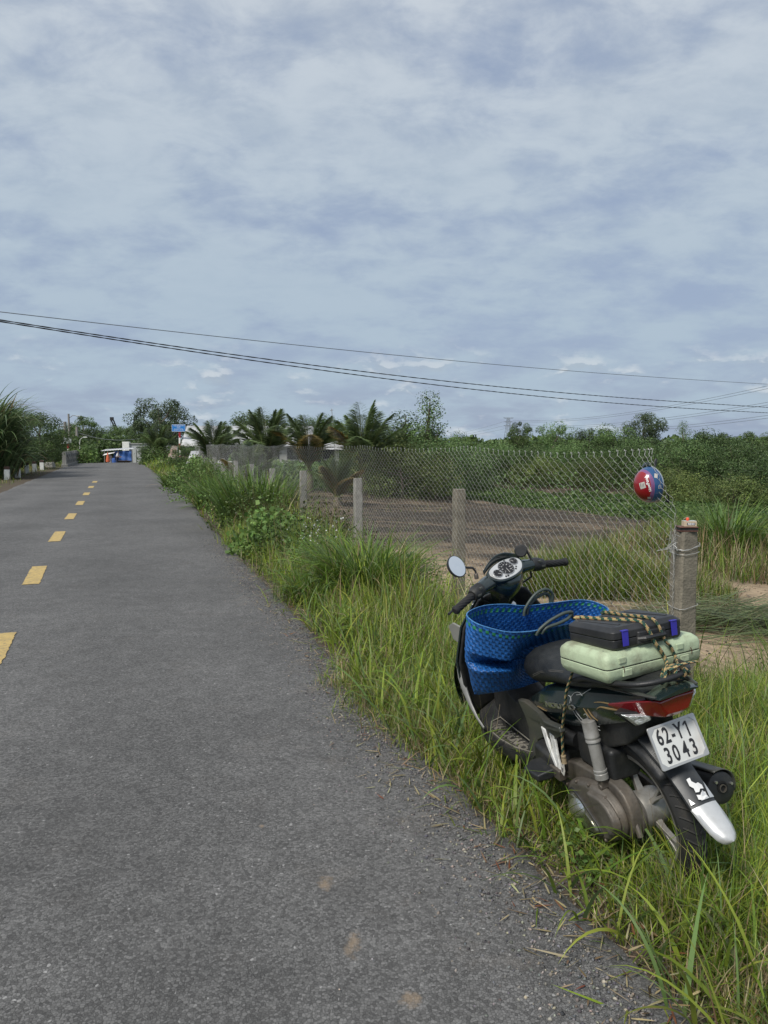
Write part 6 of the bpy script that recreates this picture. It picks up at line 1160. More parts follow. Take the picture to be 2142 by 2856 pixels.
# muffler on the right
mf = empty('muffler'); mf.parent = bike; a = V3((-.20, -.185, .388)); d = nrm((1, .02, -.20)); mb = MB(); mb.lathe([(.040, 0), (.056, .006), (.060, .02), (.060, .22), (.055, .36), (.035, .44), (.018, .48)], a, d, 36); mb.build('can', bplast, mf)
mb = MB(); mb.lathe([(.016, -.004), (.022, -.003), (.022, .04), (.015, .04), (.015, .0)], a + V3((0, 0, .004)), d, 24, caps=False); mb.build('outlet_ring', mat('soot_and_shade', (0.006, 0.006, 0.006), 0.9), mf)
mb = MB(); mb.lathe([(.0145, .04), (.0145, -.006), (.0115, -.006), (.0115, .04)], a, d, 16); mb.build('tail_pipe', steel, mf)
mb = MB(); mb.lathe([(.0, .0), (.022, .0005)], a + d * .0005 + V3((0, 0, .004)), d, 24); mb.build('outlet_shadow', MATS['soot_and_shade'], mf)  # flat black disc: shade inside the outlet put in as colour
for k in range(3): an = .9 + k * 2.09; mb = MB(); mb.lathe([(.0055, -.005), (.0055, .004)], a + V3((0, cos(an) * .040, sin(an) * .040)), d, 8); mb.build('bolt', chrome, mf)
mb = MB(); mb.grid(lambda p, q: a + d * (.01 + .30 * p) + V3((0, -.067 * cos(-.5 + 2.4 * q), .067 * sin(-.5 + 2.4 * q))), 10, 14); mb.build('heat_shield', gplast, mf, solid=.003)
mb = MB(); mb.tube([V3(a) + d * .45, (.35, -.15, .26), (.55, -.11, .22), (.68, -.04, .24)], [.018, .014, .013, .013], 10); mb.build('exhaust_pipe', steel, mf)
# passenger footpeg brackets and pegs
for s in (-1, 1):
    pg = empty('passenger_footpeg'); pg.parent = bike; yy_ = .158
    for (x0, x1, x2, wd) in ((.415, .375, .315, .030), (.345, .325, .298, .034)):
        mb = MB(); rings = [[V3((x + s_ * w_ / 2, s * (yy_ + h * .012 + o_), z)) for s_, h in ((-1, 0), (1, 0), (1, 1), (-1, 1))] for x, z, w_, o_ in ((x0, .497, wd * 1.25, 0), (x1, .43, wd * .95, .008), (x2, .355, wd * .7, .014))]; mb.loft(rings); mb.build('bracket_arm', mat('bright_alloy', (0.74, 0.74, 0.72), 0.38, metal=0.1, vary=0.15, dirt=(0.2, 0.18, 0.15), dirt_amt=0.7, dscale=28), pg, bevel=.004)
    mb = MB(); mb.prism([(.455, s * .150, .513), (.225, s * .158, .552), (.24, s * .16, .535), (.32, s * .16, .485), (.36, s * .158, .46), (.43, s * .155, .475)], (0, s * .012, 0)); mb.build('mount_plate', gplast, pg, bevel=.004)
    mb = MB(); mb.box((.305, s * .180, .345), (.05, .035, .045)); mb.box((.315, s * .192, .362), (.075, .012, .014)); mb.build('hinge_block', steel, pg, bevel=.004)
    mb = MB(); mb.loft([[(.32, s * .170, z) for z in (.325, .362)] + [(.44, s * .170, z) for z in (.362, .325)], [(.325, s * .22, z) for z in (.318, .358)] + [(.46, s * .225, z) for z in (.356, .316)], [(.335, s * .268, z) for z in (.318, .348)] + [(.44, s * .275, z) for z in (.346, .318)]]) ; mb.build('foot_rubber', bplast, pg, bevel=.009, seg=3)
sideshape([(.50, .42), (.35, .41), (.33, .36), (.345, .30), (.40, .275), (.47, .285), (.51, .33)], .10, .19, bplast, 'air_duct_cover', .02, .12)
# side stand, centre stand
gz_ = lambda x, y: None
mb = MB(); foot = V3((.74, .245, .062)); mb.tube([(.60, .10, .275), (.64, .15, .22), foot], [.013, .012, .011], 10); mb.box(foot + V3((0, .01, -.006)), (.06, .05, .008)); st_ = mb.build('side_stand', steel, bike)
mb = MB()
P = [V3((.62, .125, .262)) + (V3((.70, .205, .13)) - V3((.62, .125, .262))) * t_ + .009 * (V3((.5, -.6, .1)) * sin(t_ * 90) + V3((.3, .3, .8)) * cos(t_ * 90)) for t_ in np.linspace(0, 1, 120)]; mb.tube(P, .0016, 5); mb.build('stand_spring', mat('brass_spring', (0.25, 0.19, 0.09), 0.45, metal=0.6), bike)
for s in (-1, 1): mb = MB(); mb.tube([(.42, s * .07, .22), (.30, s * .12, .10), (.16, s * .13, .12)], [.012, .011, .010], 8); mb.build('centre_stand_leg', steel, bike)
# handlebar head ------------------------------------------------------------------
def hrow(t_): return t_
mb = MB()
HR = [(.985, .93, .055, .050), (.965, .965, .075, .060), (.935, 1.005, .098, .070), (.905, 1.045, .112, .062), (.885, 1.075, .108, .045)]
# stem cowl: rear facing wedge, lofted upwards
sec = [(1.02, .845, .050, .045, .05), (.99, .885, .058, .058, .06), (.955, .935, .070, .070, .07), (.93, .985, .090, .078, .075), (.915, 1.030, .106, .074, .07), (.91, 1.062, .108, .055, .055)]
mb.loft([[(x + fx, 0, z + .02), (x + fx * .8, w * .6, z + .015), (x, w, z), (x - bx2 * .75, w * .66, z - .008), (x - bx2, w * .28, z - .01), (x - bx2, -w * .28, z - .01), (x - bx2 * .75, -w * .66, z - .008), (x, -w, z), (x + fx * .8, -w * .6, z + .015)] for x, z, w, bx2, fx in sec]); mb.build('handlebar_cowl', paint, bike, xf=S, ang=42)
# instrument panel, tilted towards the rider
gcn = V3((.885, 0, 1.078)); gn = nrm((-.62, 0, .78)); gu = nrm(np.cross(gn, (0, 1, 0))); gu = gu if gu[2] > 0 else -gu; gr_ = V3((0, -1, 0))
ins = empty('instrument_panel'); ins.parent = bike
def gp(x, y, h=0): return gcn + gr_ * x + gu * y + gn * h
ol = [(-.098, .004), (-.088, .026), (-.055, .042), (0, .052), (.055, .047), (.088, .034), (.098, .010), (.085, -.018), (.055, -.040), (.0, -.050), (-.055, -.044), (-.085, -.024)]
O2 = [(x, y) for x, y in smooth_rows(ol + [ol[0]], 40)[:-1]]
mb = MB(); mb.loft([[gp(x * 1.12, y * 1.15, -.02) for x, y in O2], [gp(x * 1.10, y * 1.12, .004) for x, y in O2]]); mb.build('panel_base', paint, ins, xf=S, bevel=.003)
mb = MB(); mb.loft([[gp(x, y, .0045) for x, y in O2], [gp(x * .985, y * .97, .0085) for x, y in O2]]); mb.build('silver_face', silver, ins, xf=S, bevel=.0015)
dial = mat('dial_black', (0.012, 0.012, 0.013), 0.35, vary=0.1); glass = mat('dial_ring', (0.45, 0.45, 0.45), 0.2, metal=0.8, vary=0)
for x, y, r in ((0, .004, .038), (-.058, -.004, .021), (.060, .020, .019), (-.022, -.038, .005), (-.034, -.036, .005), (.040, -.022, .0045), (.050, -.012, .0045), (.022, .042, .0055)):
    pr_ = [(r, .0086), (r, .0098), (0, .0099)]; mb = MB(); mb.lathe([(r, 0), (r, .0012)], gp(x, y, .0088), gn, 28); dd_ = mb.build('dial', dial, ins, xf=S)
    if r > .01:
        mb = MB(); mb.ring([(r, 0), (r + .003, 0), (r + .003, .003), (r, .003)], gp(x, y, .0088), gn, 36); mb.build('bezel', glass, dd_, xf=S)
        mb = MB(); aN = -1.6 if r > .03 else (-.6 if x < 0 else 2.2); e_ = V3((x + cos(aN) * r * .8, y + sin(aN) * r * .8, 0)); mb.tube([gp(x, y, .0106), gp(e_[0], e_[1], .0106)], .0007, 4)
        for k in range(13 if r > .03 else 5):
            an = -2.3 - k * 4.9 / (12 if r > .03 else 4) + pi; an = 3.9 - k * (4.7 / (12 if r > .03 else 4)); mb.tube([gp(x + cos(an) * r * .78, y + sin(an) * r * .78, .0104), gp(x + cos(an) * r * .93, y + sin(an) * r * .93, .0104)], .0006, 4)
            if r > .03 and k % 2 == 0: put_text(mb, str(k * 10), .0075, gp(x + cos(an) * r * .58, y + sin(an) * r * .58, .0104), gr_, gu, .0002, depth=.0001)
        mb.build('dial_marks', MATS['white_ink'], dd_, xf=S, smooth=False)
mb = MB(); mb.grid(lambda a, b: gp(-.112 + .224 * a, .030 + .032 * sin(pi * a) + .012 * b, -.002 + (.012 + .028 * sin(pi * a)) * b + 0), 20, 5); mb.build('visor', paint, ins, xf=S, solid=.003)
for s in (-1, 1):     # cowl arms, switch housings, grips, levers
    mb = MB(); mb.tube([(.92, s * .06, 1.045), (.905, s * .11, 1.05), (.895, s * .165, 1.045)], [.045, .040, .033], 14, flat=.85); mb.build('cowl_arm', paint, bike, xf=S)
    mb = MB(); mb.tube([(.895, s * .162, 1.045), (.888, s * .195, 1.042), (.882, s * .225, 1.038)], [.034, .035, .026], 14, flat=1.0); mb.build('switch_housing', bplast, bike, bevel=.003, xf=S)
    mb = MB(); mb.box((.856, s * .185, 1.062), (.012, .016, .012)); mb.box((.858, s * .20, 1.035), (.010, .022, .010)); mb.build('switch_button', gplast, bike, bevel=.002, xf=S)
    gpts = [V3((.882, s * .225, 1.038)), V3((.872, s * .28, 1.030)), V3((.862, s * .338, 1.020))]; mb = MB(); mb.tube(gpts, [.0165, .0165, .0165], 14); mb.lathe([(.0185, 0), (.0205, .006), (.0205, .014), (.014, .02)], gpts[2] - nrm(gpts[2] - gpts[1]) * .006, nrm(gpts[2] - gpts[1]), 16)
    dd2 = nrm(gpts[2] - gpts[0]); u_ = nrm(np.cross(dd2, (0, 0, 1))); w_ = np.cross(dd2, u_)
    for k in range(9): mb.tube([gpts[0] + dd2 * (.008 + .098 * t_) + .0172 * (u_ * cos(k * .7 + t_ * 2.6) + w_ * sin(k * .7 + t_ * 2.6)) for t_ in np.linspace(0, 1, 10)], .0017, 4)
    mb.build('grip', mat('grip_rubber', (0.014, 0.014, 0.015), 0.65, vary=0.2), bike, xf=S)
    mb = MB(); mb.tube([(.925, s * .19, 1.025), (.940, s * .23, 1.012), (.935, s * .30, 1.0), (.915, s * .352, .995)], [.008, .007, .006, .008], 8, flat=.7); mb.build('brake_lever', bplast, bike, xf=S)
mb = MB(); mb.tube([(.91, -.16, 1.02), (.93, -.17, .975), (.96, -.12, .94), (.98, -.06, .90)], .006, 8); mb.build('brake_cable', bplast, bike, xf=S)
mb = MB(); mb.tube([(.92, .15, 1.02), (.95, .13, .96), (.98, .07, .90)], .006, 8); mb.build('brake_cable', bplast, bike, xf=S)
# mirrors
def Si(p):
    p = V3(p) - ax_p; k = ax_d; c, s = cos(-STEER), sin(-STEER); return ax_p + p * c + np.cross(k, p) * s + k * np.dot(k, p) * (1 - c)
mr = empty('round_mirror'); mr.parent = bike; mc = V3((.86, .250, 1.146)); mn = nrm((-.74, -.40, .40))   # bike frame
mb = MB(); mb.lathe([(.030, -.020), (.048, -.012), (.0535, -.002), (.0535, .003), (.0495, .0045)], mc, mn, 40); mb.build('housing', bplast, mr)
mb = MB(); mb.lathe([(.0, .0046), (.0495, .0046)], mc, mn, 40, caps=False); mb.lathe([(0, .0046), (.0495, .0048)], mc, mn, 40, caps=False); mb.build('mirror_glass', mat('mirror_glass', (0.85, 0.88, 0.9), 0.02, metal=1.0, vary=0), mr, smooth=False)
mb = MB(); mb.tube([mc - mn * .012 + V3((0, -.01, -.01)), (.885, .20, 1.125), (.89, .158, 1.112), (.885, .150, 1.095), (.885, .150, 1.065)], [.0055] * 5, 8); mb.build('stalk', bplast, mr)
mb = MB(); mb.lathe([(.010, 0), (.010, .022), (.007, .026)], (.885, .150, 1.058), (0, 0, 1), 6); mb.build('stalk_nut', steel, mr)
mr = empty('folded_mirror'); mr.parent = bike; mc = V3((.93, -.120, 1.122)); mn = nrm((-.85, .45, .25))
mb = MB(); mb.lathe([(.012, -.024), (.026, -.018), (.031, -.006), (.031, .006), (.026, .012)], mc, mn, 30); mb.build('housing', bplast, mr)
mb = MB(); mb.tube([mc - mn * .0 + V3((-.0, -.03, -.005)), (.925, -.16, 1.085), (.92, -.165, 1.06)], .0055, 8); mb.build('stalk', bplast, mr)
# inner headset black pieces beside stem
for s in (-1, 1): mb = MB(); mb.prism([(1.00, s * .07, .93), (1.03, s * .12, .92), (1.05, s * .15, .84), (1.03, s * .12, .80), (1.0, s * .07, .82)], (.012, 0, 0)); mb.build('inner_shield', bplast, bike, bevel=.004)
mb = MB(); mb.lathe([(.018, 0), (.020, .006), (.012, .010)], (.985, -.055, .855), (-1, 0, .3), 20); mb.build('ignition_lock', chrome, bike)

# ------------------------------------------------------------------ load: cases, cord, woven bag
def rot_case(q):
    cx_, cy_, cz_, yaw, pit, rol = q; Rx = np.array([(1, 0, 0), (0, cos(rol), -sin(rol)), (0, sin(rol), cos(rol))]); Ry = np.array([(cos(pit), 0, sin(pit)), (0, 1, 0), (-sin(pit), 0, cos(pit))]); Rz = np.array([(cos(yaw), -sin(yaw), 0), (sin(yaw), cos(yaw), 0), (0, 0, 1)]); return V3((cx_, cy_, cz_)), Rz @ Ry @ Rx
def rrect(w, d, r, z, n=4, y_in=0):
    P = []
    for cx_, cy_, a0 in ((w / 2 - r, d / 2 - r, 0), (-w / 2 + r, d / 2 - r, 90), (-w / 2 + r, -d / 2 + r, 180), (w / 2 - r, -d / 2 + r, 270)):
        for k in range(n + 1): a = radians(a0 + 90 * k / n); P.append((cx_ + r * cos(a), cy_ + r * sin(a), z))
    return P
def place(o, c_, R_):
    M = BR @ R_; t_ = bw(c_); o.matrix_world = Matrix([[*M[0], t_[0]], [*M[1], t_[1]], [*M[2], t_[2]], [0, 0, 0, 1]])
gc, gR = rot_case((.026, -.035, .883, .129, .037, .124))
mint = mat('mint_case', (0.43, 0.52, 0.345), 0.58, vary=0.14, nscale=5, bump=0.2, bscale=60, dirt=(0.16, 0.145, 0.095), dirt_amt=0.85, dscale=5)
gcs = empty('tool_case'); place(gcs, gc, gR); tag(gcs, 'pale green grubby plastic tool case tied across the rear rack under the black case', 'tool case')
GX_, GY_, GZ_ = .262, .448, .108
mb = MB(); mb.loft([rrect(GX_ - .036, GY_ - .036, .014, -GZ_ / 2), rrect(GX_ - .008, GY_ - .008, .018, -GZ_ / 2 + .016), rrect(GX_, GY_, .020, -GZ_ / 2 + .030), rrect(GX_, GY_, .020, -.004)]); mb.build('lower_shell', mint, gcs, bevel=.004, ang=50)
mb = MB(); mb.loft([rrect(GX_, GY_, .020, -.002), rrect(GX_, GY_, .020, GZ_ / 2 - .026), rrect(GX_ - .010, GY_ - .010, .018, GZ_ / 2 - .014), rrect(GX_ - .040, GY_ - .040, .014, GZ_ / 2)]); mb.build('upper_shell', mint, gcs, bevel=.004, ang=50)
mb = MB(); mb.loft([rrect(GX_ - .004, GY_ - .004, .019, -.0045), rrect(GX_ - .004, GY_ - .004, .019, -.0015)]); mb.build('seam_gap', blk, gcs)
for yy_ in (-.135, .135):
    mb = MB(); mb.loft([[( -GX_ / 2 - .0035, yy_ + sx * w_, z) for sx, z in ((-1, -.034), (1, -.034), (1, -.012), (-1, -.012))] for w_ in (.020,)] + [[(-GX_ / 2 + .004, yy_ + sx * .021, z) for sx, z in ((-1, -.036), (1, -.036), (1, -.010), (-1, -.010))]]); mb.build('latch', mint, gcs, bevel=.002)
    mb = MB(); mb.loft([[(-GX_ / 2 - .004, yy_ + .02 + sx * .017, z) for sx, z in ((-.8, .014), (.8, .014), (1, .034), (-1, .034))], [(-GX_ / 2 + .006, yy_ + .02 + sx * .018, z) for sx, z in ((-1, .012), (1, .012), (1, .036), (-1, .036))]]); mb.build('hinge_boss', mint, gcs, bevel=.002)
for yy_, zz in ((-.165, .0), (.155, -.008)): mb = MB(); mb.tube([(-GX_ / 2 - .002, yy_, zz + .012), (-GX_ / 2 - .004, yy_ - .004, zz + .002), (-GX_ / 2 - .003, yy_ - .003, zz - .012)], .0013, 5); mb.build('wire_tie', mat('rust_wire', (0.10, 0.04, 0.02), 0.8), gcs)
mb = MB(); mb.tube([(-.02, .0, GZ_ / 2 + .001)] * 2 if False else [(-GX_ / 2 + .05, .195, GZ_ / 2 - .001), (-GX_ / 2 + .035, .19, GZ_ / 2 - .004), (-GX_ / 2 + .02, .18, GZ_ / 2 - .009)], [.003, .0022, .001], 5); mb.build('lid_crack', blk, gcs)
bc, bR = rot_case((.033, -.030, .973, .129, .07, .131)); bcs = empty('tool_case'); place(bcs, bc, bR); tag(bcs, 'black plastic tool case with two purple-blue latches on top of the pale green case', 'tool case')
BX_, BY_, BZ_ = .245, .322, .080
mb = MB(); mb.loft([rrect(BX_ - .014, BY_ - .014, .016, -BZ_ / 2), rrect(BX_, BY_, .018, -BZ_ / 2 + .010), rrect(BX_, BY_, .018, -.003)]); mb.build('lower_shell', blk, bcs, bevel=.003, ang=50)
mb = MB(); mb.loft([rrect(BX_ + .003, BY_ + .003, .018, -.001), rrect(BX_ + .003, BY_ + .003, .018, BZ_ / 2 - .016), rrect(BX_ - .03, BY_ - .03, .02, BZ_ / 2)]); mb.build('upper_shell', blk, bcs, bevel=.003, ang=50)
for k in range(5):
    mb = MB(); y0_ = -.13 + .055 * k; mb.prism([(-.085, y0_, BZ_ / 2 - .001), (-.085, y0_ + .012, BZ_ / 2 - .001), (.085, y0_ + .05, BZ_ / 2 - .001), (.085, y0_ + .038, BZ_ / 2 - .001)], (0, 0, .0035)); mb.build('lid_rib', blk, bcs, bevel=.0015)
mb = MB(); mb.loft([[(-BX_ / 2 - .008, y_, z_) for y_, z_ in ((-.075, -.030), (.055, -.030), (.05, .012), (-.07, .012))], [(-BX_ / 2 + .004, y_, z_) for y_, z_ in ((-.08, -.034), (.06, -.034), (.055, .016), (-.075, .016))]]); mb.build('handle_recess', blk, bcs, bevel=.004)
mb = MB(); mb.tube([(-BX_ / 2 + .0, -.07, -.012), (-BX_ / 2 - .018, -.055, -.010), (-BX_ / 2 - .018, .035, -.010), (-BX_ / 2, .05, -.012)], .009, 8); mb.build('handle', blk, bcs)
purp = mat('purple_latch', (0.035, 0.03, 0.33), 0.35, vary=0.12, coat=0.2)
for yy_ in (-.115, .112): mb = MB(); mb.prism([(-BX_ / 2 - .0045, yy_ - .014, .026), (-BX_ / 2 - .0045, yy_ + .014, .026), (-BX_ / 2 - .005, yy_ + .013, -.026), (-BX_ / 2 - .005, yy_ - .013, -.026)], (-.0035, 0, 0)); mb.box((-BX_ / 2 + .004, yy_, .0275), (.028, .028, .004)); mb.build('latch', purp, bcs, bevel=.0015)
# camouflage-flecked bungee cord
CORD = np.array([(0.36, 0.30, 0.13), (0.02, 0.075, 0.05), (0.33, 0.17, 0.09), (0.012, 0.02, 0.018)])
cordm = mat('cord_weave', attr=True, rough=0.8, vary=0.0)
cord = empty('elastic_cord', tuple(bw((-.16, -.02, .88))), 0, 'flecked green and tan elastic cord strapped over both tool cases', 'cord'); cord.matrix_world = bike_matrix()
def inc(c_, R_, p): return c_ + R_ @ V3(p)
def cordtube(P, r, name='strand', flat=.6):
    P = resample(np.array(P, float), .006); m = 14; n = len(P); mb = MB(); s = np.concatenate([[0], np.cumsum(np.linalg.norm(np.diff(P, axis=0), axis=1))]); mb.tube(list(P), r, m, flat=flat)
    for i in range(n - 1):
        for j in range(m):
            a = int(s[i] / .016 + (j * 0.18)) + 0; b_ = (i // 1 + 2 * j) ; k = a % 2; mb.c[i * m + j] = tuple(CORD[0 if (k and j % 3) else 1 if not k and j % 3 else (2 if k else 3)] * (0.9 if (i + j) % 2 else 1.1))
    return mb.build(name, cordm, cord)
knot = V3((-.215, -.030, .876)); tb = BZ_ / 2 + .004
cordtube([inc(gc, gR, (.13, .05, .0)), inc(bc, bR, (.13, .112, .03)), inc(bc, bR, (.115, .105, tb)), inc(bc, bR, (.0, .065, tb)), inc(bc, bR, (-.095, .022, tb)), inc(bc, bR, (-.128, .012, .022)), inc(bc, bR, (-.142, -.008, -.035)), inc(gc, gR, (-.140, -.010, .035)), inc(gc, gR, (-.150, -.028, -.012)), knot + V3((0, .03, .004))], .0075)
cordtube([inc(gc, gR, (.13, -.10, .0)), inc(bc, bR, (.13, -.02, .03)), inc(bc, bR, (.115, -.018, tb)), inc(bc, bR, (.02, -.024, tb)), inc(bc, bR, (-.095, -.036, tb)), inc(bc, bR, (-.128, -.042, .022)), inc(bc, bR, (-.142, -.056, -.035)), inc(gc, gR, (-.140, -.062, .035)), inc(gc, gR, (-.150, -.075, -.012)), knot + V3((0, -.025, .004))], .0078)
for k, (ph2, rr) in enumerate(((0, .020), (1.4, .024), (2.8, .019), (4.0, .022))):
    cordtube([knot + V3((rr * cos(a) * .9, -.045 + .028 * k + .016 * sin(a * 1.0 + ph2), .000 + rr * sin(a))) for a in np.linspace(0, 2 * pi * 1.02, 16)], .0062, 'knot_loop', .9)
cordtube([knot + V3((-.01, .02, .018)), knot + V3((-.02, -.02, .03)), knot + V3((-.01, -.07, .02)), knot + V3((.0, -.10, .012))], .0065, 'knot_end')
cordtube([(.115, .155, .845), (.136, .163, .800), (.165, .172, .74), (.188, .172, .682), (.215, .172, .62), (.238, .174, .559), (.250, .176, .50), (.256, .178, .440)], .0078)
mb = MB(); mb.lathe([(.007, 0), (.0105, .004), (.0105, .012), (.0085, .014), (.0105, .017), (.0095, .030), (.012, .036)], (.256, .178, .446), nrm((.03, 0, -1)), 14); mb.build('end_crimp', mat('tan_crimp', (0.26, 0.20, 0.12), 0.7), cord)
mb = MB(); mb.prism([(.275, .182, .405), (.245, .186, .412), (.238, .190, .385), (.247, .192, .362), (.270, .190, .368), (.278, .185, .385)], (0, .001, 0)); lb_ = mb.build('paper_tag', whi, cord, smooth=False)
mb = MB()
for j in range(3): mb.box((.258, .1915 - .0015 * 0, .392 - .007 * j), (.016 - .003 * j, .0012, .0022))
mb.build('tag_print', inkm, lb_, smooth=False)

# woven blue bag wedged between the handlebar and the seat
RIM = [(.66, .321, .978), (.60, .318, .958), (.57, .278, .932), (.55, .197, .893), (.55, .104, .868), (.55, .029, .859), (.55, -.097, .848), (.57, -.211, .832), (.64, -.365, .820), (.74, -.365, .838), (.78, -.300, .857), (.78, -.162, .879), (.78, -.022, .902), (.78, .075, .935), (.78, .169, .955), (.72, .262, .974)]
BOT = [(.74, .315, .588), (.73, .300, .580), (.72, .262, .577), (.71, .197, .571), (.71, .104, .560), (.71, .029, .560), (.71, -.097, .560), (.72, -.180, .560), (.76, -.250, .570), (.80, -.250, .570), (.84, -.200, .570), (.84, -.120, .570), (.84, -.022, .570), (.84, .075, .572), (.83, .169, .578), (.79, .262, .585)]
MID = [(.665, .352, .835), (.61, .345, .825), (.585, .29, .80), (.585, .19, .755), (.66, .104, .745), (.69, .02, .74), (.69, -.09, .735), (.68, -.19, .735), (.70, -.34, .74), (.78, -.34, .74), (.81, -.27, .75), (.82, -.15, .76), (.82, -.02, .77), (.82, .075, .78), (.82, .175, .79), (.76, .285, .81)]
CRS = [(.67, .358, .775), (.645, .335, .768), (.665, .28, .752), (.69, .19, .722), (.70, .104, .70), (.71, .02, .68), (.71, -.09, .68), (.70, -.18, .68), (.73, -.31, .68), (.79, -.31, .68), (.83, -.25, .69), (.84, -.14, .69), (.84, -.02, .70), (.84, .075, .71), (.83, .175, .72), (.77, .28, .74)]
BLG = [(.665, .352, .742), (.605, .325, .735), (.585, .262, .722), (.605, .18, .695), (.69, .104, .66), (.71, .02, .64), (.71, -.09, .64), (.71, -.18, .64), (.75, -.29, .64), (.80, -.29, .64), (.84, -.24, .65), (.85, -.13, .65), (.85, -.02, .65), (.85, .075, .66), (.84, .175, .67), (.785, .28, .68)]
LOW = [(.72, .328, .625), (.675, .30, .612), (.655, .262, .605), (.655, .19, .598), (.69, .104, .59), (.71, .02, .59), (.71, -.09, .59), (.715, -.18, .59), (.755, -.27, .595), (.80, -.27, .6), (.84, -.22, .6), (.85, -.12, .6), (.85, -.02, .6), (.85, .075, .605), (.84, .17, .61), (.79, .27, .615)]
NC, NR_, SUBD = 112, 25, 4
def ringpts(R_, n):
    P = np.array(R_ + [R_[0]]); Q = []
    m = len(R_)
    for q in np.linspace(0, m, n, endpoint=False):
        i = int(q) % m; t_ = q - int(q); p0, p1, p2, p3 = [np.array(R_[(i + k) % m]) for k in (-1, 0, 1, 2)]; Q.append(0.5 * ((2 * p1) + (-p0 + p2) * t_ + (2 * p0 - 5 * p1 + 4 * p2 - p3) * t_ * t_ + (-p0 + 3 * p1 - 3 * p2 + p3) * t_ ** 3))
    Q = np.array(Q + [Q[0]]); s = np.concatenate([[0], np.cumsum(np.linalg.norm(np.diff(Q, axis=0), axis=1))]); u = np.linspace(0, s[-1], n, endpoint=False); return np.stack([np.interp(u, s, Q[:, k]) for k in range(3)], 1)
nn_ = NC * SUBD; lev = [ringpts(r, nn_) for r in (RIM, MID, CRS, BLG, LOW, BOT)]; lt_ = np.array([0, .36, .52, .66, .86, 1.0]); mm_ = NR_ * SUBD
Gb = np.zeros((mm_ + 1, nn_, 3))
for j in range(mm_ + 1):
    t_ = j / mm_
    i = min(np.searchsorted(lt_, t_, 'right') - 1, 4); f_ = (t_ - lt_[i]) / (lt_[i + 1] - lt_[i]); f_ = f_ * f_ * (3 - 2 * f_) if i in (1, 2) else f_; Gb[j] = lev[i] * (1 - f_) + lev[i + 1] * f_
dU = np.roll(Gb, -1, 1) - np.roll(Gb, 1, 1); dV = np.gradient(Gb, axis=0); Nn = np.cross(dU, dV); Nn /= np.linalg.norm(Nn, axis=2)[:, :, None] + 1e-9
cen = Gb.mean(1, keepdims=True); sgn = np.sign(((Gb - cen) * Nn).sum(2).mean()); Nn *= sgn
J, I2 = np.meshgrid(np.arange(mm_ + 1), np.arange(nn_), indexing='ij'); ci, cj = I2 // SUBD, J // SUBD; fu = (I2 % SUBD) / SUBD + .5 / SUBD; fvv = (J % SUBD) / SUBD + .5 / SUBD
over = (ci + cj) % 2; hgt = np.where(over == 1, 1.0, -1.0) * 0.0013 * np.where(over == 1, np.sin(pi * fu) * .8 + .2, np.sin(pi * fvv) * .8 + .2)
Gd = Gb + Nn * (hgt + 0.004 * (fbm(I2 * .05, J * .05, 1.0, 3) - .47))[:, :, None]
idx = np.arange((mm_ + 1) * nn_).reshape(mm_ + 1, nn_); Fb = np.stack([idx[:-1], np.roll(idx[:-1], -1, 1), np.roll(idx[1:], -1, 1), idx[1:]], -1).reshape(-1, 4)
fi, fj = np.meshgrid(np.arange(mm_), np.arange(nn_), indexing='ij'); cI, cJ = fj // SUBD, fi // SUBD; ov = ((cI + cJ) % 2)
colb = np.where(ov[..., None] == 1, np.array([0.018, 0.118, 0.37]), np.array([0.0125, 0.082, 0.27])); hsh = np.random.default_rng(5).random((NC + 1, NR_ + 1)); colb = colb * (0.8 + 0.4 * hsh[cI, np.minimum(cJ, NR_)])[..., None]
edg = np.where(ov == 1, (fj % SUBD == 0), (fi % SUBD == 0)); colb = colb * np.where(edg, 0.42, 1.08)[..., None]
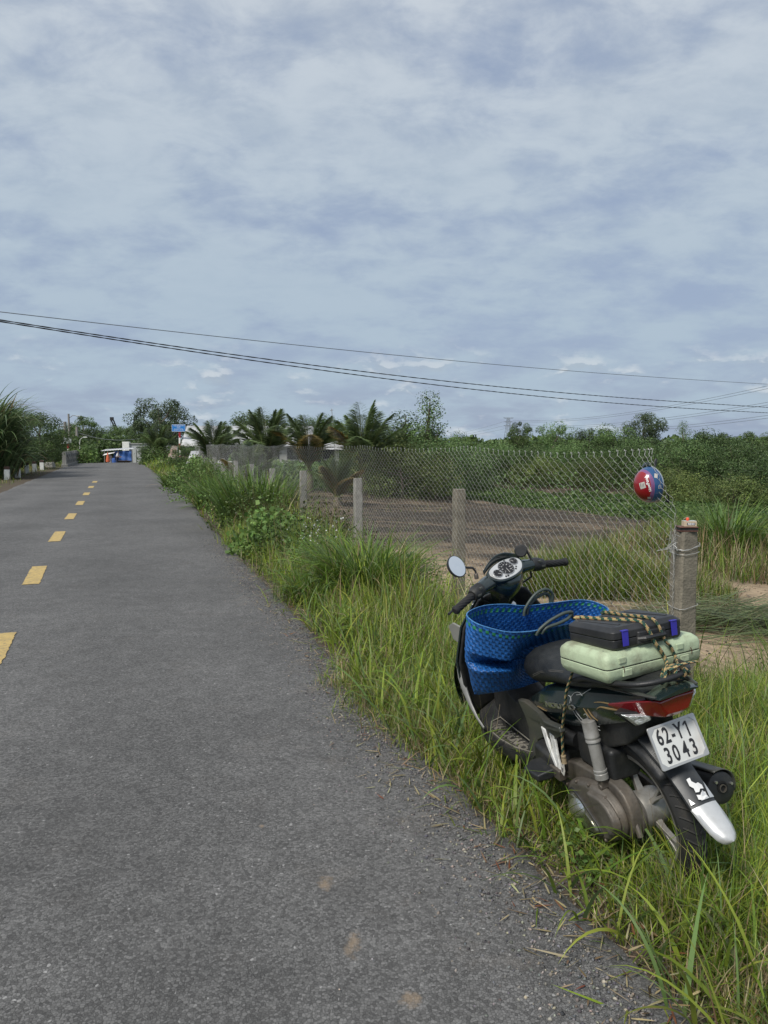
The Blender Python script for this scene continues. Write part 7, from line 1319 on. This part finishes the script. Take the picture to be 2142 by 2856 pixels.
colb = np.where(((cJ == 1) & (ov == 1))[..., None], np.array([0.03, 0.22, 0.09]), colb)
me = bpy.data.meshes.new('weave'); me.from_pydata([tuple(p) for p in Gd.reshape(-1, 3)], [], [tuple(map(int, f)) for f in Fb]); ca = me.color_attributes.new('Col', 'FLOAT_COLOR', 'CORNER'); c4 = np.ones((len(Fb), 4, 4), np.float32); c4[:, :, :3] = colb.reshape(-1, 1, 3); ca.data.foreach_set('color', c4.ravel())
bag = empty('woven_bag'); bag.matrix_world = bike_matrix(); tag(bag, 'wide blue woven plastic-strap shopping bag with rope handles in front of the seat', 'bag')
wv = bpy.data.objects.new('woven_wall', me); C.objects.link(wv); wv.parent = bag; wvm = mat('woven_strap', attr=True, rough=0.38, vary=0.1, nscale=60, spec=0.5, transl=0.06); me.materials.append(wvm); md = wv.modifiers.new('s', 'SOLIDIFY'); md.thickness = .0012
mb = MB(); mb.add([tuple(p) for p in Gb[-1][::3]], [tuple(range(len(Gb[-1][::3])))]); mb.build('base', mat('bag_base', (0.01, 0.07, 0.24), 0.5), bag)
mb = MB(); rp_ = ringpts(RIM, 200); mb.tube([p + V3((0, 0, .001)) for p in rp_] + [rp_[0] + V3((0, 0, .001))], .0028, 6, flat=.8); mb.build('rim_binding', mat('rim_strap', (0.06, 0.20, 0.42), 0.4, vary=0.35, nscale=60), bag)
hm = mat('handle_rope', (0.045, 0.062, 0.055), 0.5, vary=0.15)
for P in ([(.775, -.005, .86), (.775, -.02, .895), (.775, -.078, .944), (.775, -.135, .955), (.78, -.170, .925), (.785, -.165, .88)], [(.785, -.025, .86), (.785, -.045, .895), (.785, -.09, .925), (.785, -.14, .932), (.79, -.16, .905), (.79, -.155, .87)],
          [(.552, .062, .84), (.548, .045, .862), (.545, -.01, .888), (.54, -.08, .905), (.55, -.125, .895), (.565, -.13, .875)], [(.552, .035, .84), (.545, .012, .862), (.54, -.05, .868), (.54, -.10, .878), (.553, -.12, .888), (.56, -.135, .86)]):
    mb = MB(); mb.tube(list(resample(np.array(P), .01)), .0072, 10); mb.build('handle', hm, bag)
